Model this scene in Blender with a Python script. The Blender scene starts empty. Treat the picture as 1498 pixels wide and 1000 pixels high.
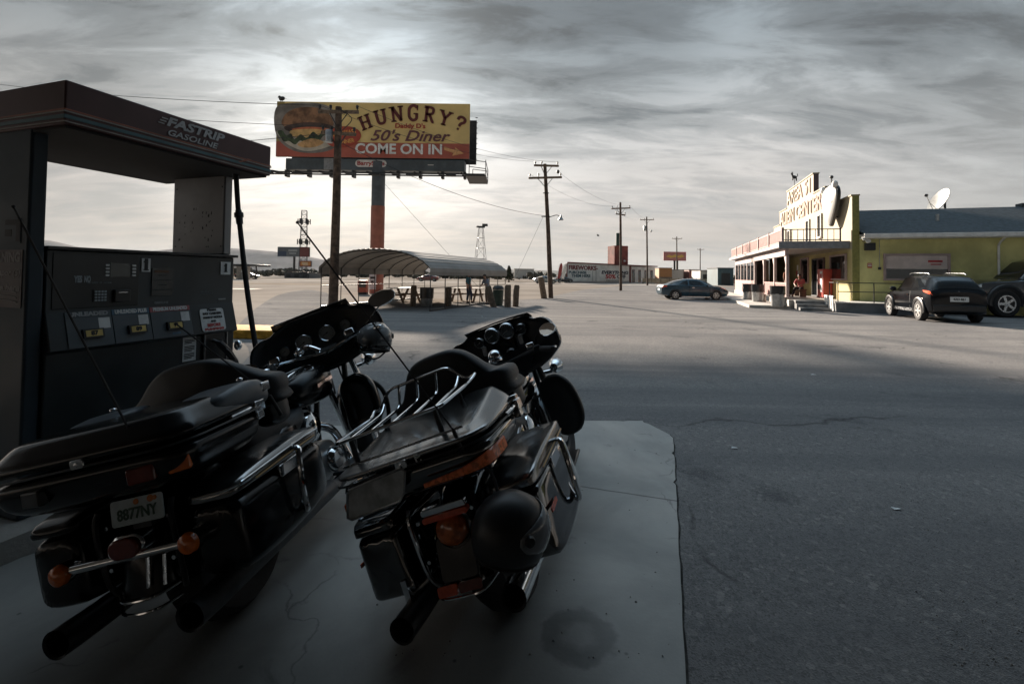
import bpy, bmesh, math, random
from mathutils import Vector, Matrix, Euler, noise as mnoise
random.seed(7)
C = bpy.context.scene.collection
SC = bpy.context.scene
PI = math.pi
rad = math.radians
# ------------------------------------------------------------------ camera
F_PX, CAM_H, PITCH, ROLL = 690.0, 1.52, rad(1.45), rad(0.75)
YC = 402 - F_PX*math.tan(PITCH)            # principal row of the 1498 x 1000 frame
c_f = Vector((0, math.cos(PITCH), math.sin(PITCH)))
c_u0 = Vector((0, -math.sin(PITCH), math.cos(PITCH)))
c_r = Vector((1, 0, 0))*math.cos(ROLL) + c_u0*math.sin(ROLL)
c_u = c_u0*math.cos(ROLL) - Vector((1, 0, 0))*math.sin(ROLL)
cam = bpy.data.cameras.new('camera')
cam.sensor_width = 36; cam.lens = 36*F_PX/1498
cam.shift_x = 0; cam.shift_y = -(500-YC)/1498
cam.clip_start = 0.05; cam.clip_end = 40000
camo = bpy.data.objects.new('camera', cam); C.objects.link(camo)
m = Matrix((c_r, c_u, -c_f)).transposed().to_4x4(); m.translation = (0, 0, CAM_H)
camo.matrix_world = m
SC.camera = camo
# ------------------------------------------------------------------ sun
SUN_EL, SUN_AZ = rad(17.5), rad(-20)
sdir = Vector((math.sin(SUN_AZ)*math.cos(SUN_EL), math.cos(SUN_AZ)*math.cos(SUN_EL), math.sin(SUN_EL)))
sl = bpy.data.lights.new('sun', 'SUN'); sl.energy = 5.0; sl.angle = rad(2.6); sl.color = (1.0, 0.86, 0.72)
so = bpy.data.objects.new('sun', sl); C.objects.link(so)
so.rotation_euler = sdir.to_track_quat('Z', 'Y').to_euler(); so.location = (0, 0, 60)
# ------------------------------------------------------------------ view
SC.view_settings.view_transform = 'Standard'; SC.view_settings.look = 'None'
SC.view_settings.exposure = 1.75; SC.view_settings.gamma = 1
SC.render.film_transparent = False
SC.cycles.max_bounces = 6; SC.cycles.transparent_max_bounces = 8
SC.cycles.use_denoising = True
SC.cycles.caustics_reflective = False; SC.cycles.caustics_refractive = False
# ------------------------------------------------------------------ world: overcast late-day sky
W = bpy.data.worlds.new('World'); SC.world = W; W.use_nodes = True
nt = W.node_tree; nt.nodes.clear()
def N(t, tree=None, **kw):
    n = (tree or nt).nodes.new(t)
    for k, v in kw.items(): setattr(n, k, v)
    return n
def lk(a, b, tree=None): (tree or nt).links.new(a, b)
def mth(op, a, b=None, tree=None, clamp=False):
    n = N('ShaderNodeMath', tree, operation=op); n.use_clamp = clamp
    for i, v in enumerate((a, b)):
        if v is None: continue
        if isinstance(v, (int, float)): n.inputs[i].default_value = v
        else: lk(v, n.inputs[i], tree)
    return n.outputs[0]
def mixc(f, a, b, tree=None, bt='MIX'):
    n = N('ShaderNodeMix', tree, data_type='RGBA', blend_type=bt)
    for i, v in ((0, f), (6, a), (7, b)):
        if isinstance(v, (int, float)): n.inputs[i].default_value = v
        elif isinstance(v, (tuple, list)): n.inputs[i].default_value = (*v[:3], 1)
        else: lk(v, n.inputs[i], tree)
    return n.outputs[2]
def ramp(f, stops, tree=None, interp='EASE'):
    n = N('ShaderNodeValToRGB', tree); n.color_ramp.interpolation = interp
    el = n.color_ramp.elements
    while len(el) < len(stops): el.new(0.5)
    for e, (p, c) in zip(el, stops):
        e.position = p; e.color = (*c, 1) if isinstance(c, (tuple, list)) else (c, c, c, 1)
    lk(f, n.inputs[0], tree); return n.outputs[0]
sky = N('ShaderNodeTexSky', sky_type='NISHITA', sun_disc=False, sun_elevation=SUN_EL, sun_rotation=SUN_AZ,
        air_density=1.2, dust_density=3.0, ozone_density=1.5)
tc = N('ShaderNodeTexCoord'); dirv = tc.outputs['Generated']
sp = N('ShaderNodeSeparateXYZ'); lk(dirv, sp.inputs[0])
zc = mth('ADD', mth('MAXIMUM', sp.outputs[2], 0.0), 0.16)
cx = N('ShaderNodeCombineXYZ')
lk(mth('DIVIDE', sp.outputs[0], zc), cx.inputs[0]); lk(mth('DIVIDE', sp.outputs[1], zc), cx.inputs[1])
def sky_noise(rot, scl, loc, detail, rough, dist):
    mp = N('ShaderNodeMapping'); mp.inputs['Rotation'].default_value = (0, 0, rad(rot))
    mp.inputs['Scale'].default_value = scl; mp.inputs['Location'].default_value = loc
    lk(cx.outputs[0], mp.inputs[0])
    n = N('ShaderNodeTexNoise', noise_dimensions='3D'); n.inputs['Scale'].default_value = 1
    n.inputs['Detail'].default_value = detail; n.inputs['Roughness'].default_value = rough; n.inputs['Distortion'].default_value = dist
    lk(mp.outputs[0], n.inputs['Vector']); return n.outputs[0]
big = sky_noise(-32, (0.62, 1.7, 1), (3.1, 1.7, 0.0), 9, 0.56, 0.35)
wisp = sky_noise(-42, (1.9, 5.0, 1), (0.4, 5.2, 2.0), 13, 0.64, 0.45)
dt = N('ShaderNodeVectorMath', operation='DOT_PRODUCT'); lk(dirv, dt.inputs[0]); dt.inputs[1].default_value = sdir
glow = N('ShaderNodeMapRange'); lk(dt.outputs['Value'], glow.inputs[0])
glow.inputs[1].default_value = -0.35; glow.inputs[2].default_value = 1.0
gl = glow.outputs[0]
cl = mth('ADD', mth('MULTIPLY', big, 0.54), mth('MULTIPLY', wisp, 0.46))
bank_vignette = None
# cloud darkened to stand in for lens vignette: upper left, overhead ahead, upper right
for az_, el_, w_, k_ in ((-56, 26, .15, .055), (8, 32, .06, .04), (46, 33, .09, .03)):
    cdir = (math.sin(rad(az_))*math.cos(rad(el_)), math.cos(rad(az_))*math.cos(rad(el_)), math.sin(rad(el_)))
    d_ = N('ShaderNodeVectorMath', operation='DOT_PRODUCT'); lk(dirv, d_.inputs[0]); d_.inputs[1].default_value = cdir
    mr = N('ShaderNodeMapRange', interpolation_type='SMOOTHSTEP'); lk(d_.outputs['Value'], mr.inputs[0]); mr.inputs[1].default_value = 1-w_; mr.inputs[2].default_value = 1; mr.inputs[4].default_value = k_
    cl = mth('SUBTRACT', cl, mr.outputs[0]); bank_vignette = mth('MAXIMUM', bank_vignette, mth('MULTIPLY', mr.outputs[0], 9.0)) if bank_vignette else mth('MULTIPLY', mr.outputs[0], 9.0)
cov = ramp(cl, [(0.385, 0.0), (0.465, 0.5), (0.55, 1.0)])
lum = ramp(gl, [(0.0, 0.035), (0.35, 0.06), (0.52, 0.15), (0.70, 0.195), (0.88, 0.215), (0.95, .25), (1.0, 0.36)], interp='LINEAR')
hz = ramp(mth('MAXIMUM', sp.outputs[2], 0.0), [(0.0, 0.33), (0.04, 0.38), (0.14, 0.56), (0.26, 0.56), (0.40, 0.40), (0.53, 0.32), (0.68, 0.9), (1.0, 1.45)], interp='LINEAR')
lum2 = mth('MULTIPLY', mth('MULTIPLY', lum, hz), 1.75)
warm = mixc(ramp(sp.outputs[2], [(0.0, 0.0), (0.45, 1.0)]), (1.0, 0.90, 0.82), (0.93, 0.985, 1.0))
warm = mixc(1.0, warm, ramp(gl, [(0.1, (0.62, 0.88, 1.05)), (0.75, (1.0, 1.0, 1.0))], interp='LINEAR'), bt='MULTIPLY')
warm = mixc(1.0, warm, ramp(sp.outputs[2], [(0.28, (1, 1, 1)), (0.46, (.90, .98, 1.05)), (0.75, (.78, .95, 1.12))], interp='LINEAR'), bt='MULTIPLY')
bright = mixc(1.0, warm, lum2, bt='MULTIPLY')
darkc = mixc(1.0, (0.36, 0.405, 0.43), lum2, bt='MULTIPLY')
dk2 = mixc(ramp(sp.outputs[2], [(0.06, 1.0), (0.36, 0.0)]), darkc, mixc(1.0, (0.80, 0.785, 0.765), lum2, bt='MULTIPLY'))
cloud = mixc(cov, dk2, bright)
cloud = mixc(1.0, cloud, mth('MULTIPLY', mth('SUBTRACT', 1.0, bank_vignette), ramp(wisp, [(.34, .90), (.66, 1.08)], interp='LINEAR')), bt='MULTIPLY')
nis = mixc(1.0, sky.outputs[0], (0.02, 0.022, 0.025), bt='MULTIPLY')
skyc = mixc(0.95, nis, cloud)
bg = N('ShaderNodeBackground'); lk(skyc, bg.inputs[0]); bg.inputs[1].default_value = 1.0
wo = N('ShaderNodeOutputWorld'); lk(bg.outputs[0], wo.inputs[0])
# ------------------------------------------------------------------ helpers
def ray(px, py): return c_f + c_r*((px-749)/F_PX) - c_u*((py-YC)/F_PX)
def at(px, py, d):
    """point at depth d (metres ahead) seen at photo pixel px, py"""
    r = ray(px, py); return Vector((0, 0, CAM_H)) + r*(d/r.y)
def gp(px, py, z=0.0):
    r = ray(px, py); return Vector((0, 0, CAM_H)) + r*((z-CAM_H)/r.z)
def hd(px): return 402 + 0.01309*(px-749)       # horizon row
HD = rad(18); FV = Vector((math.sin(HD), math.cos(HD), 0)); WV = Vector((math.cos(HD), -math.sin(HD), 0))

class MB:
    def __init__(s): s.v = []; s.f = []
    def add(s, vs, fs, M=None):
        o = len(s.v)
        s.v += [tuple(M @ Vector(v)) if M is not None else tuple(v) for v in vs]
        s.f += [tuple(o+i for i in f) for f in fs]; return s
    def box(s, a, b, M=None):
        x0, y0, z0 = a; x1, y1, z1 = b
        vs = [(x0,y0,z0),(x1,y0,z0),(x1,y1,z0),(x0,y1,z0),(x0,y0,z1),(x1,y0,z1),(x1,y1,z1),(x0,y1,z1)]
        return s.add(vs, [(0,3,2,1),(4,5,6,7),(0,1,5,4),(1,2,6,5),(2,3,7,6),(3,0,4,7)], M)
    def beam(s, a, b, w, h=None):
        """rectangular bar from a to b"""
        a = Vector(a); b = Vector(b); h = h or w; d = (b-a); L = d.length; d.normalize()
        up = Vector((0,0,1)) if abs(d.z) < .95 else Vector((0,1,0))
        x = d.cross(up).normalized(); z = x.cross(d)
        M = Matrix((x, d, z)).transposed().to_4x4(); M.translation = a
        return s.box((-w/2, 0, -h/2), (w/2, L, h/2), M)
    def tube(s, pts, r, n=10, caps=True, closed=False):
        pts = [Vector(p) for p in pts]; m = len(pts)
        rs = r if isinstance(r, (list, tuple)) else [r]*m
        o = len(s.v); px = None
        for i, p in enumerate(pts):
            if closed: t = pts[(i+1) % m]-pts[i-1]
            else: t = pts[min(i+1, m-1)]-pts[max(i-1, 0)]
            t.normalize()
            if px is None:
                up = Vector((0,0,1)) if abs(t.z) < .9 else Vector((0,1,0)); x = t.cross(up).normalized()
            else:
                x = (px - t*px.dot(t))
                x = x.normalized() if x.length > 1e-6 else t.orthogonal().normalized()
            px = x; y = t.cross(x)
            for k in range(n):
                a = 2*PI*k/n; s.v.append(tuple(p + (x*math.cos(a)+y*math.sin(a))*rs[i]))
        for i in range(m if closed else m-1):
            j = (i+1) % m
            for k in range(n):
                l = (k+1) % n; s.f.append((o+i*n+k, o+i*n+l, o+j*n+l, o+j*n+k))
        if caps and not closed:
            s.f.append(tuple(o+k for k in range(n))[::-1]); s.f.append(tuple(o+(m-1)*n+k for k in range(n)))
        return s
    def cyl(s, a, b, r, r2=None, n=20): return s.tube([a, b], [r, r if r2 is None else r2], n)
    def loft(s, rings, capa=True, capb=True, closed=True):
        n = len(rings[0]); o = len(s.v)
        for R in rings: s.v += [tuple(p) for p in R]
        for i in range(len(rings)-1):
            for k in range(n if closed else n-1):
                l = (k+1) % n; s.f.append((o+i*n+k, o+i*n+l, o+(i+1)*n+l, o+(i+1)*n+k))
        if capa: s.f.append(tuple(o+k for k in range(n))[::-1])
        if capb: s.f.append(tuple(o+(len(rings)-1)*n+k for k in range(n)))
        return s
    def lathe(s, prof, M=None, n=24):
        """prof: (r, h) pairs spun round local Z"""
        rings = [[(r*math.cos(2*PI*k/n), r*math.sin(2*PI*k/n), h) for k in range(n)] for r, h in prof]
        t = MB().loft(rings, False, False); return s.add(t.v, t.f, M)
    def prism(s, outl, h, M=None):
        """outline in local XY, extruded along local Z by h"""
        n = len(outl)
        vs = [(x, y, 0) for x, y in outl] + [(x, y, h) for x, y in outl]
        fs = [tuple(range(n))[::-1], tuple(range(n, 2*n))] + [(i, (i+1) % n, n+(i+1) % n, n+i) for i in range(n)]
        return s.add(vs, fs, M)
    def ball(s, c, r, n=14, M=None):
        rx, ry, rz = r if isinstance(r, (list, tuple)) else (r, r, r)
        prof = [(math.sin(PI*i/n), -math.cos(PI*i/n)) for i in range(n+1)]; prof[0] = (1e-4, -1); prof[-1] = (1e-4, 1)
        T = (M if M is not None else Matrix()) @ Matrix.Translation(Vector(c)) @ Matrix.Diagonal((rx, ry, rz, 1))
        return s.lathe(prof, T, n*2)
    def text(s, body, size, M, depth=0.004, bold=0.0, shear=0.0, width=None, align='CENTER', spacing=1.0, warp=None):
        vs, fs = text_mesh(body, size, depth, bold, shear, align, spacing)
        if width:
            xs = [v[0] for v in vs]; k = width/(max(xs)-min(xs)); vs = [(v[0]*k, v[1], v[2]) for v in vs]
        if warp: vs = [warp(v) for v in vs]
        return s.add(vs, fs, M)
    def obj(s, name, mat, parent=None, smooth=35, bevel=0, sub=0, bseg=2, loc=None):
        me = bpy.data.meshes.new(name); me.from_pydata(s.v, [], s.f); me.update()
        bm = bmesh.new(); bm.from_mesh(me); bmesh.ops.recalc_face_normals(bm, faces=bm.faces); bm.to_mesh(me); bm.free()
        if smooth is not None:
            me.polygons.foreach_set('use_smooth', [True]*len(me.polygons))
            if smooth < 180: me.set_sharp_from_angle(angle=rad(smooth))
        me.materials.append(mat)
        o = bpy.data.objects.new(name, me); C.objects.link(o)
        if parent is not None: o.parent = parent
        if loc is not None: o.location = loc
        if bevel:
            b = o.modifiers.new('bevel', 'BEVEL'); b.width = bevel; b.segments = bseg; b.limit_method = 'ANGLE'; b.angle_limit = rad(40); b.harden_normals = False
        if sub:
            b = o.modifiers.new('subd', 'SUBSURF'); b.levels = sub; b.render_levels = sub
        return o
_tc = {}
def text_mesh(body, size, depth, bold, shear, align, spacing):
    key = (body, size, depth, bold, shear, align, spacing)
    if key not in _tc:
        cu = bpy.data.curves.new('t', 'FONT'); cu.body = body; cu.size = size; cu.extrude = depth/2; cu.offset = bold; cu.shear = shear
        cu.align_x = align; cu.align_y = 'CENTER'; cu.space_character = spacing; cu.resolution_u = 3
        o = bpy.data.objects.new('t', cu); C.objects.link(o)
        dg = bpy.context.evaluated_depsgraph_get(); me = bpy.data.meshes.new_from_object(o.evaluated_get(dg))
        _tc[key] = ([tuple(v.co) for v in me.vertices], [tuple(p.vertices) for p in me.polygons])
        bpy.data.objects.remove(o); bpy.data.curves.remove(cu); bpy.data.meshes.remove(me)
    return _tc[key]
def frame(o, x, y, z=None):
    """matrix with origin o and given local axes"""
    x = Vector(x).normalized(); y = Vector(y); y = (y - x*y.dot(x)).normalized(); z = x.cross(y)
    M = Matrix((x, y, z)).transposed().to_4x4(); M.translation = Vector(o); return M
def thing(name, label, cat, loc=(0,0,0), rot=(0,0,0), group=None):
    o = bpy.data.objects.new(name, None); C.objects.link(o); o.empty_display_size = .2
    o.location = loc; o.rotation_euler = rot; o['label'] = label; o['category'] = cat
    if group: o['group'] = group
    return o
def tag(o, label, cat, group=None):
    o['label'] = label; o['category'] = cat
    if group: o['group'] = group
    return o
def struct(o): o['kind'] = 'structure'; return o
def dup(root, loc, rotz, label, group=None):
    r = root.copy(); C.objects.link(r); r.location = loc; r.rotation_euler = (0, 0, rotz); r['label'] = label
    if group: r['group'] = group
    for ch in list(root.children):
        c = ch.copy(); C.objects.link(c); c.parent = r
        for g in ch.children:
            d = g.copy(); C.objects.link(d); d.parent = c
    return r
def smooth_path(pts, k=6, closed=False):
    pts = [Vector(p) for p in pts]; out = []; n = len(pts)
    for i in range(n if closed else n-1):
        g = (lambda j: pts[j % n]) if closed else (lambda j: pts[max(0, min(n-1, j))])
        a, b, c, d = g(i-1), g(i), g(i+1), g(i+2)
        for q in range(k):
            t = q/k
            out.append(.5*((2*b)+(c-a)*t+(2*a-5*b+4*c-d)*t*t+(3*b-a-3*c+d)*t**3))
    if not closed: out.append(pts[-1])
    return out
def fillet(pts, r, k=4, closed=False):
    pts = [Vector(p) for p in pts]; n = len(pts); out = []
    for i, p in enumerate(pts):
        if not closed and i in (0, n-1): out.append(p); continue
        a, b = pts[i-1]-p, pts[(i+1) % n]-p; ra = min(r, a.length*.45); rb = min(r, b.length*.45)
        A, B = p+a.normalized()*ra, p+b.normalized()*rb
        for q in range(k+1): t = q/k; out.append(A*(1-t)**2+p*2*t*(1-t)+B*t*t)
    return out
def rrect(w, h, r, n=4):
    """rounded rectangle outline centred at 0 (w, h full sizes)"""
    out = []
    for cx_, cy_, a0 in ((w/2-r, h/2-r, 0), (-w/2+r, h/2-r, 90), (-w/2+r, -h/2+r, 180), (w/2-r, -h/2+r, 270)):
        for i in range(n+1):
            a = rad(a0+90*i/n); out.append((cx_+r*math.cos(a), cy_+r*math.sin(a)))
    return out
# ------------------------------------------------------------------ materials
def mat(name, col, rough=.6, metal=0., var=.15, vs=6., bump=0., bs=60., coat=0., spec=.5, col2=None, alpha=1., rv=0., ior=None, emit=None, es=1., trans=0.):
    m = bpy.data.materials.new(name); m.use_nodes = True; t = m.node_tree; b = t.nodes['Principled BSDF']
    b.inputs['Roughness'].default_value = rough; b.inputs['Metallic'].default_value = metal
    b.inputs['Coat Weight'].default_value = coat; b.inputs['Coat Roughness'].default_value = .04
    b.inputs['Specular IOR Level'].default_value = spec
    if alpha < 1: b.inputs['Alpha'].default_value = alpha
    if ior: b.inputs['IOR'].default_value = ior
    if trans: b.inputs['Transmission Weight'].default_value = trans
    tcn = N('ShaderNodeTexCoord', t); nz = N('ShaderNodeTexNoise', t); nz.inputs['Scale'].default_value = vs; nz.inputs['Detail'].default_value = 6
    nz.inputs['Roughness'].default_value = .6
    lk(tcn.outputs['Object'], nz.inputs['Vector'], t)
    c2 = col2 or tuple(max(0, c*(1-var)) for c in col)
    c1 = col if col2 else tuple(c*(1+var) for c in col)
    lk(ramp(nz.outputs[0], [(.35, c2), (.65, c1)], t), b.inputs['Base Color'], t)
    if rv: lk(ramp(nz.outputs[0], [(.3, max(0, rough-rv)), (.7, min(1, rough+rv))], t), b.inputs['Roughness'], t)
    if bump:
        n2 = N('ShaderNodeTexNoise', t); n2.inputs['Scale'].default_value = bs; n2.inputs['Detail'].default_value = 4
        lk(tcn.outputs['Object'], n2.inputs['Vector'], t)
        bp = N('ShaderNodeBump', t); bp.inputs['Strength'].default_value = bump; bp.inputs['Distance'].default_value = .01
        lk(n2.outputs[0], bp.inputs['Height'], t); lk(bp.outputs[0], b.inputs['Normal'], t)
    if emit: b.inputs['Emission Color'].default_value = (*emit, 1); b.inputs['Emission Strength'].default_value = es
    return m
M_ = {}
def mk(name, *a, **k): M_[name] = mat(name, *a, **k); return M_[name]
mk('gloss_black', (.006, .007, .008), .07, coat=.6, ior=2.1, var=.2, vs=2, rv=.03)
mk('dull_gloss', (.004, .005, .006), .2, var=.2, vs=3, rv=.06, spec=.4)
mk('lacquer', (.012, .013, .014), .24, coat=.25, ior=3.0, var=.2, vs=2, rv=.05)
mk('satin_black', (.012, .013, .015), .38, var=.2, vs=8, rv=.08)
mk('vinyl', (.012, .015, .018), .5, var=.2, vs=5, bump=.25, bs=420)
mk('rubber', (.014, .014, .015), .75, var=.25, vs=14, bump=.2, bs=90)
mk('chrome', (.78, .8, .82), .09, 1., var=.05, vs=9, rv=.05)
mk('dull_chrome', (.5, .52, .54), .28, 1., var=.15, vs=20, rv=.1)
mk('alu', (.36, .37, .38), .4, .9, var=.2, vs=30, rv=.12)
mk('amber', (.75, .16, .02), .18, var=.1, vs=30, coat=.5)
mk('red_lens', (.80, .12, .05), .15, var=.15, vs=30, coat=.5)
mk('red_dark', (.16, .02, .012), .2, var=.15, vs=30, coat=.5)
mk('white_paint', (.72, .71, .68), .5, var=.1, vs=3)
mk('paper', (.68, .70, .70), .7, var=.1, vs=20)
mk('ink', (.02, .022, .025), .7, var=.1)
mk('ink_red', (.42, .05, .05), .7, var=.15)
mk('glass_dark', (.01, .012, .014), .04, var=.1, coat=.3)
mk('mirror', (.85, .86, .86), .02, 1., var=.02)
mk('skin', (.42, .24, .17), .55, var=.12, vs=10)
mk('hair', (.02, .014, .01), .6, var=.3, vs=30)
mk('steel_dark', (.05, .052, .055), .5, .6, var=.3, vs=12)
mk('galv', (.38, .39, .39), .45, .7, var=.2, vs=8)
mk('wood_pole', (.085, .06, .045), .85, var=.45, vs=5, bump=.6, bs=25)
mk('wood_old', (.15, .11, .08), .85, var=.4, vs=7, bump=.6, bs=30)
mk('concrete_light', (.42, .40, .37), .85, var=.18, vs=2.2, bump=.3, bs=40)
# ================================================================== ground, lot, pad, road, mountains
def surf_nodes(name, rough=.9):
    m = bpy.data.materials.new(name); m.use_nodes = True; t = m.node_tree; b = t.nodes['Principled BSDF']; b.inputs['Roughness'].default_value = rough
    g = N('ShaderNodeNewGeometry', t); return m, t, b, g.outputs['Position']
def tnoise(t, v, s, d=6, r=.6, dist=0):
    n = N('ShaderNodeTexNoise', t); n.inputs['Scale'].default_value = s; n.inputs['Detail'].default_value = d; n.inputs['Roughness'].default_value = r
    n.inputs['Distortion'].default_value = dist; lk(v, n.inputs['Vector'], t); return n.outputs[0]
def desert_mat():
    m, t, b, P = surf_nodes('desert_sand', 1.); b.inputs['Specular IOR Level'].default_value = 0
    c = mixc(ramp(tnoise(t, P, .12, 8), [(.35, 0.), (.65, 1.)], t), (.222, .20, .178), (.30, .272, .245), t)
    c = mixc(ramp(tnoise(t, P, .012, 6, .65, .6), [(.45, 0.), (.62, .8)], t), c, (.14, .122, .105), t)
    lk(c, b.inputs['Base Color'], t)
    bp = N('ShaderNodeBump', t); bp.inputs['Strength'].default_value = .5; bp.inputs['Distance'].default_value = .05
    lk(tnoise(t, P, 2.5, 8), bp.inputs['Height'], t); lk(bp.outputs[0], b.inputs['Normal'], t); return m
def asphalt_mat():
    m, t, b, P = surf_nodes('asphalt'); b.inputs['Specular IOR Level'].default_value = 0
    big_ = ramp(tnoise(t, P, .16, 7, .62, .8), [(.36, 0.), (.64, 1.)], t)
    c = mixc(big_, (.198, .192, .190), (.268, .257, .248), t)
    # pale dust blown along the lot
    mp = N('ShaderNodeMapping', t); mp.inputs['Rotation'].default_value = (0, 0, rad(25)); mp.inputs['Scale'].default_value = (.05, .4, 1); lk(P, mp.inputs[0], t)
    c = mixc(ramp(tnoise(t, mp.outputs[0], 1., 6, .6, .5), [(.5, 0.), (.72, .7)], t), c, (.31, .295, .275), t)
    # oil stains
    c = mixc(ramp(tnoise(t, P, .9, 5, .55, .4), [(.60, 0.), (.70, .75)], t), c, (.115, .113, .116), t)
    # aggregate
    vo = N('ShaderNodeTexVoronoi', t); vo.inputs['Scale'].default_value = 130; lk(P, vo.inputs['Vector'], t)
    sp_ = N('ShaderNodeSeparateColor', t); lk(vo.outputs['Color'], sp_.inputs[0], t)
    c = mixc(ramp(sp_.outputs[0], [(.0, .45), (.5, .0), (.93, .0), (1., .55)], t, 'LINEAR'), c, mixc(ramp(sp_.outputs[0], [(.5, 0.), (.6, 1.)], t), (.05, .048, .047), (.34, .31, .28), t), t)
    # cracks
    v2 = N('ShaderNodeTexVoronoi', t, feature='DISTANCE_TO_EDGE'); v2.inputs['Scale'].default_value = .12
    wv = N('ShaderNodeVectorMath', t, operation='MULTIPLY_ADD'); nn = N('ShaderNodeTexNoise', t); nn.inputs['Scale'].default_value = .8; nn.inputs['Detail'].default_value = 6; lk(P, nn.inputs['Vector'], t)
    lk(nn.outputs['Color'], wv.inputs[0], t); wv.inputs[1].default_value = (1.6, 1.6, 0); lk(P, wv.inputs[2], t); lk(wv.outputs[0], v2.inputs['Vector'], t)
    v3 = N('ShaderNodeTexVoronoi', t); v3.inputs['Scale'].default_value = 38; lk(P, v3.inputs['Vector'], t); s3 = N('ShaderNodeSeparateColor', t); lk(v3.outputs['Color'], s3.inputs[0], t)
    c = mixc(ramp(s3.outputs[1], [(.0, .35), (.25, 0.), (.9, 0.), (1., .35)], t, 'LINEAR'), c, mixc(ramp(s3.outputs[1], [(.5, 0.), (.6, 1.)], t), (.09, .09, .092), (.40, .38, .35), t), t)
    for rt_, sc_, off_, hi_ in ((62, (.035, .85, 1), 3., .62), (100, (.05, 1.1, 1), 9., .64), (80, (.03, .5, 1), 17., .60)):
        mq = N('ShaderNodeMapping', t); mq.inputs['Rotation'].default_value = (0, 0, rad(rt_)); mq.inputs['Scale'].default_value = sc_; mq.inputs['Location'].default_value = (off_, off_, 0); lk(P, mq.inputs[0], t)
        c = mixc(ramp(tnoise(t, mq.outputs[0], 1., 5, .55, .35), [(.52, 0.), (hi_, .42)], t), c, (.135, .134, .137), t)
    c = mixc(mth('MULTIPLY', ramp(v2.outputs['Distance'], [(0., .6), (.0035, 0.)], t, 'LINEAR'), ramp(tnoise(t, P, .9, 5), [(.46, 0.), (.56, 1.)], t), t), c, (.045, .042, .04), t)
    lk(c, b.inputs['Base Color'], t)
    lk(ramp(tnoise(t, P, .5, 5), [(.3, .72), (.7, .92)], t), b.inputs['Roughness'], t)
    bp = N('ShaderNodeBump', t); bp.inputs['Strength'].default_value = .55; bp.inputs['Distance'].default_value = .006
    lk(vo.outputs['Distance'], bp.inputs['Height'], t); lk(bp.outputs[0], b.inputs['Normal'], t); return m
def pad_mat():
    m, t, b, P = surf_nodes('worn_concrete')
    c = mixc(ramp(tnoise(t, P, 1.1, 8, .6, .6), [(.33, 0.), (.66, 1.)], t), (.26, .262, .25), (.365, .36, .34), t)
    c = mixc(ramp(tnoise(t, P, 2.1, 5, .6, .8), [(.60, 0.), (.72, .7)], t), c, (.085, .09, .088), t)
    # ring shaped drip stain
    mp = N('ShaderNodeMapping', t); mp.inputs['Location'].default_value = (-.30, -2.02, 0); mp.vector_type = 'POINT'; lk(P, mp.inputs[0], t)
    ln = N('ShaderNodeVectorMath', t, operation='LENGTH'); lk(mp.outputs[0], ln.inputs[0], t)
    ll = mth('ADD', ln.outputs['Value'], mth('MULTIPLY', tnoise(t, P, 9., 5), .12, t), t)
    c = mixc(ramp(ll, [(.10, .25), (.165, .8), (.20, .7), (.235, 0.)], t), c, (.10, .105, .105), t)
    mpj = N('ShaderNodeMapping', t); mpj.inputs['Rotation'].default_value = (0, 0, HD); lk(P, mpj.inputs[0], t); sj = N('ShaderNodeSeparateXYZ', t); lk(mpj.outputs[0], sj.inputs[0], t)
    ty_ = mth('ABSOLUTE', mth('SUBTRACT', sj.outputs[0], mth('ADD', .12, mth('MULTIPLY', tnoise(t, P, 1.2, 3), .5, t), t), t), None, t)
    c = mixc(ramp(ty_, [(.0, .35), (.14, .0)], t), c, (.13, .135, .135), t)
    jn = mth('ABSOLUTE', mth('SUBTRACT', mth('ADD', sj.outputs[1], mth('MULTIPLY', tnoise(t, P, 7., 4), .02, t), t), 3.42, t), None, t)
    c = mixc(ramp(jn, [(.004, .8), (.011, 0.)], t, 'LINEAR'), c, (.06, .06, .06), t)
    vc = N('ShaderNodeTexVoronoi', t, feature='DISTANCE_TO_EDGE'); vc.inputs['Scale'].default_value = .55; wc = N('ShaderNodeVectorMath', t, operation='MULTIPLY_ADD'); nc = N('ShaderNodeTexNoise', t); nc.inputs['Scale'].default_value = 2.2; nc.inputs['Detail'].default_value = 7; lk(P, nc.inputs['Vector'], t)
    lk(nc.outputs['Color'], wc.inputs[0], t); wc.inputs[1].default_value = (.7, .7, 0); lk(P, wc.inputs[2], t); lk(wc.outputs[0], vc.inputs['Vector'], t)
    c = mixc(mth('MULTIPLY', ramp(vc.outputs['Distance'], [(0., .6), (.005, 0.)], t, 'LINEAR'), ramp(tnoise(t, P, 1.7, 5), [(.46, 0.), (.56, 1.)], t), t), c, (.08, .08, .08), t)
    vo = N('ShaderNodeTexVoronoi', t); vo.inputs['Scale'].default_value = 6; lk(P, vo.inputs['Vector'], t)
    c = mixc(ramp(vo.outputs['Distance'], [(.03, .7), (.07, 0.)], t), c, (.07, .075, .075), t)
    lk(c, b.inputs['Base Color'], t)
    lk(ramp(tnoise(t, P, 1.6, 6), [(.3, .45), (.7, .75)], t), b.inputs['Roughness'], t)
    bp = N('ShaderNodeBump', t); bp.inputs['Strength'].default_value = .25; bp.inputs['Distance'].default_value = .004
    lk(tnoise(t, P, 60, 6), bp.inputs['Height'], t); lk(bp.outputs[0], b.inputs['Normal'], t); return m
RG = 16000
g = MB().loft([[(RG*math.cos(2*PI*k/64), RG*math.sin(2*PI*k/64), 0) for k in range(64)]], False, True).obj('ground', desert_mat(), smooth=None); struct(g)
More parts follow.
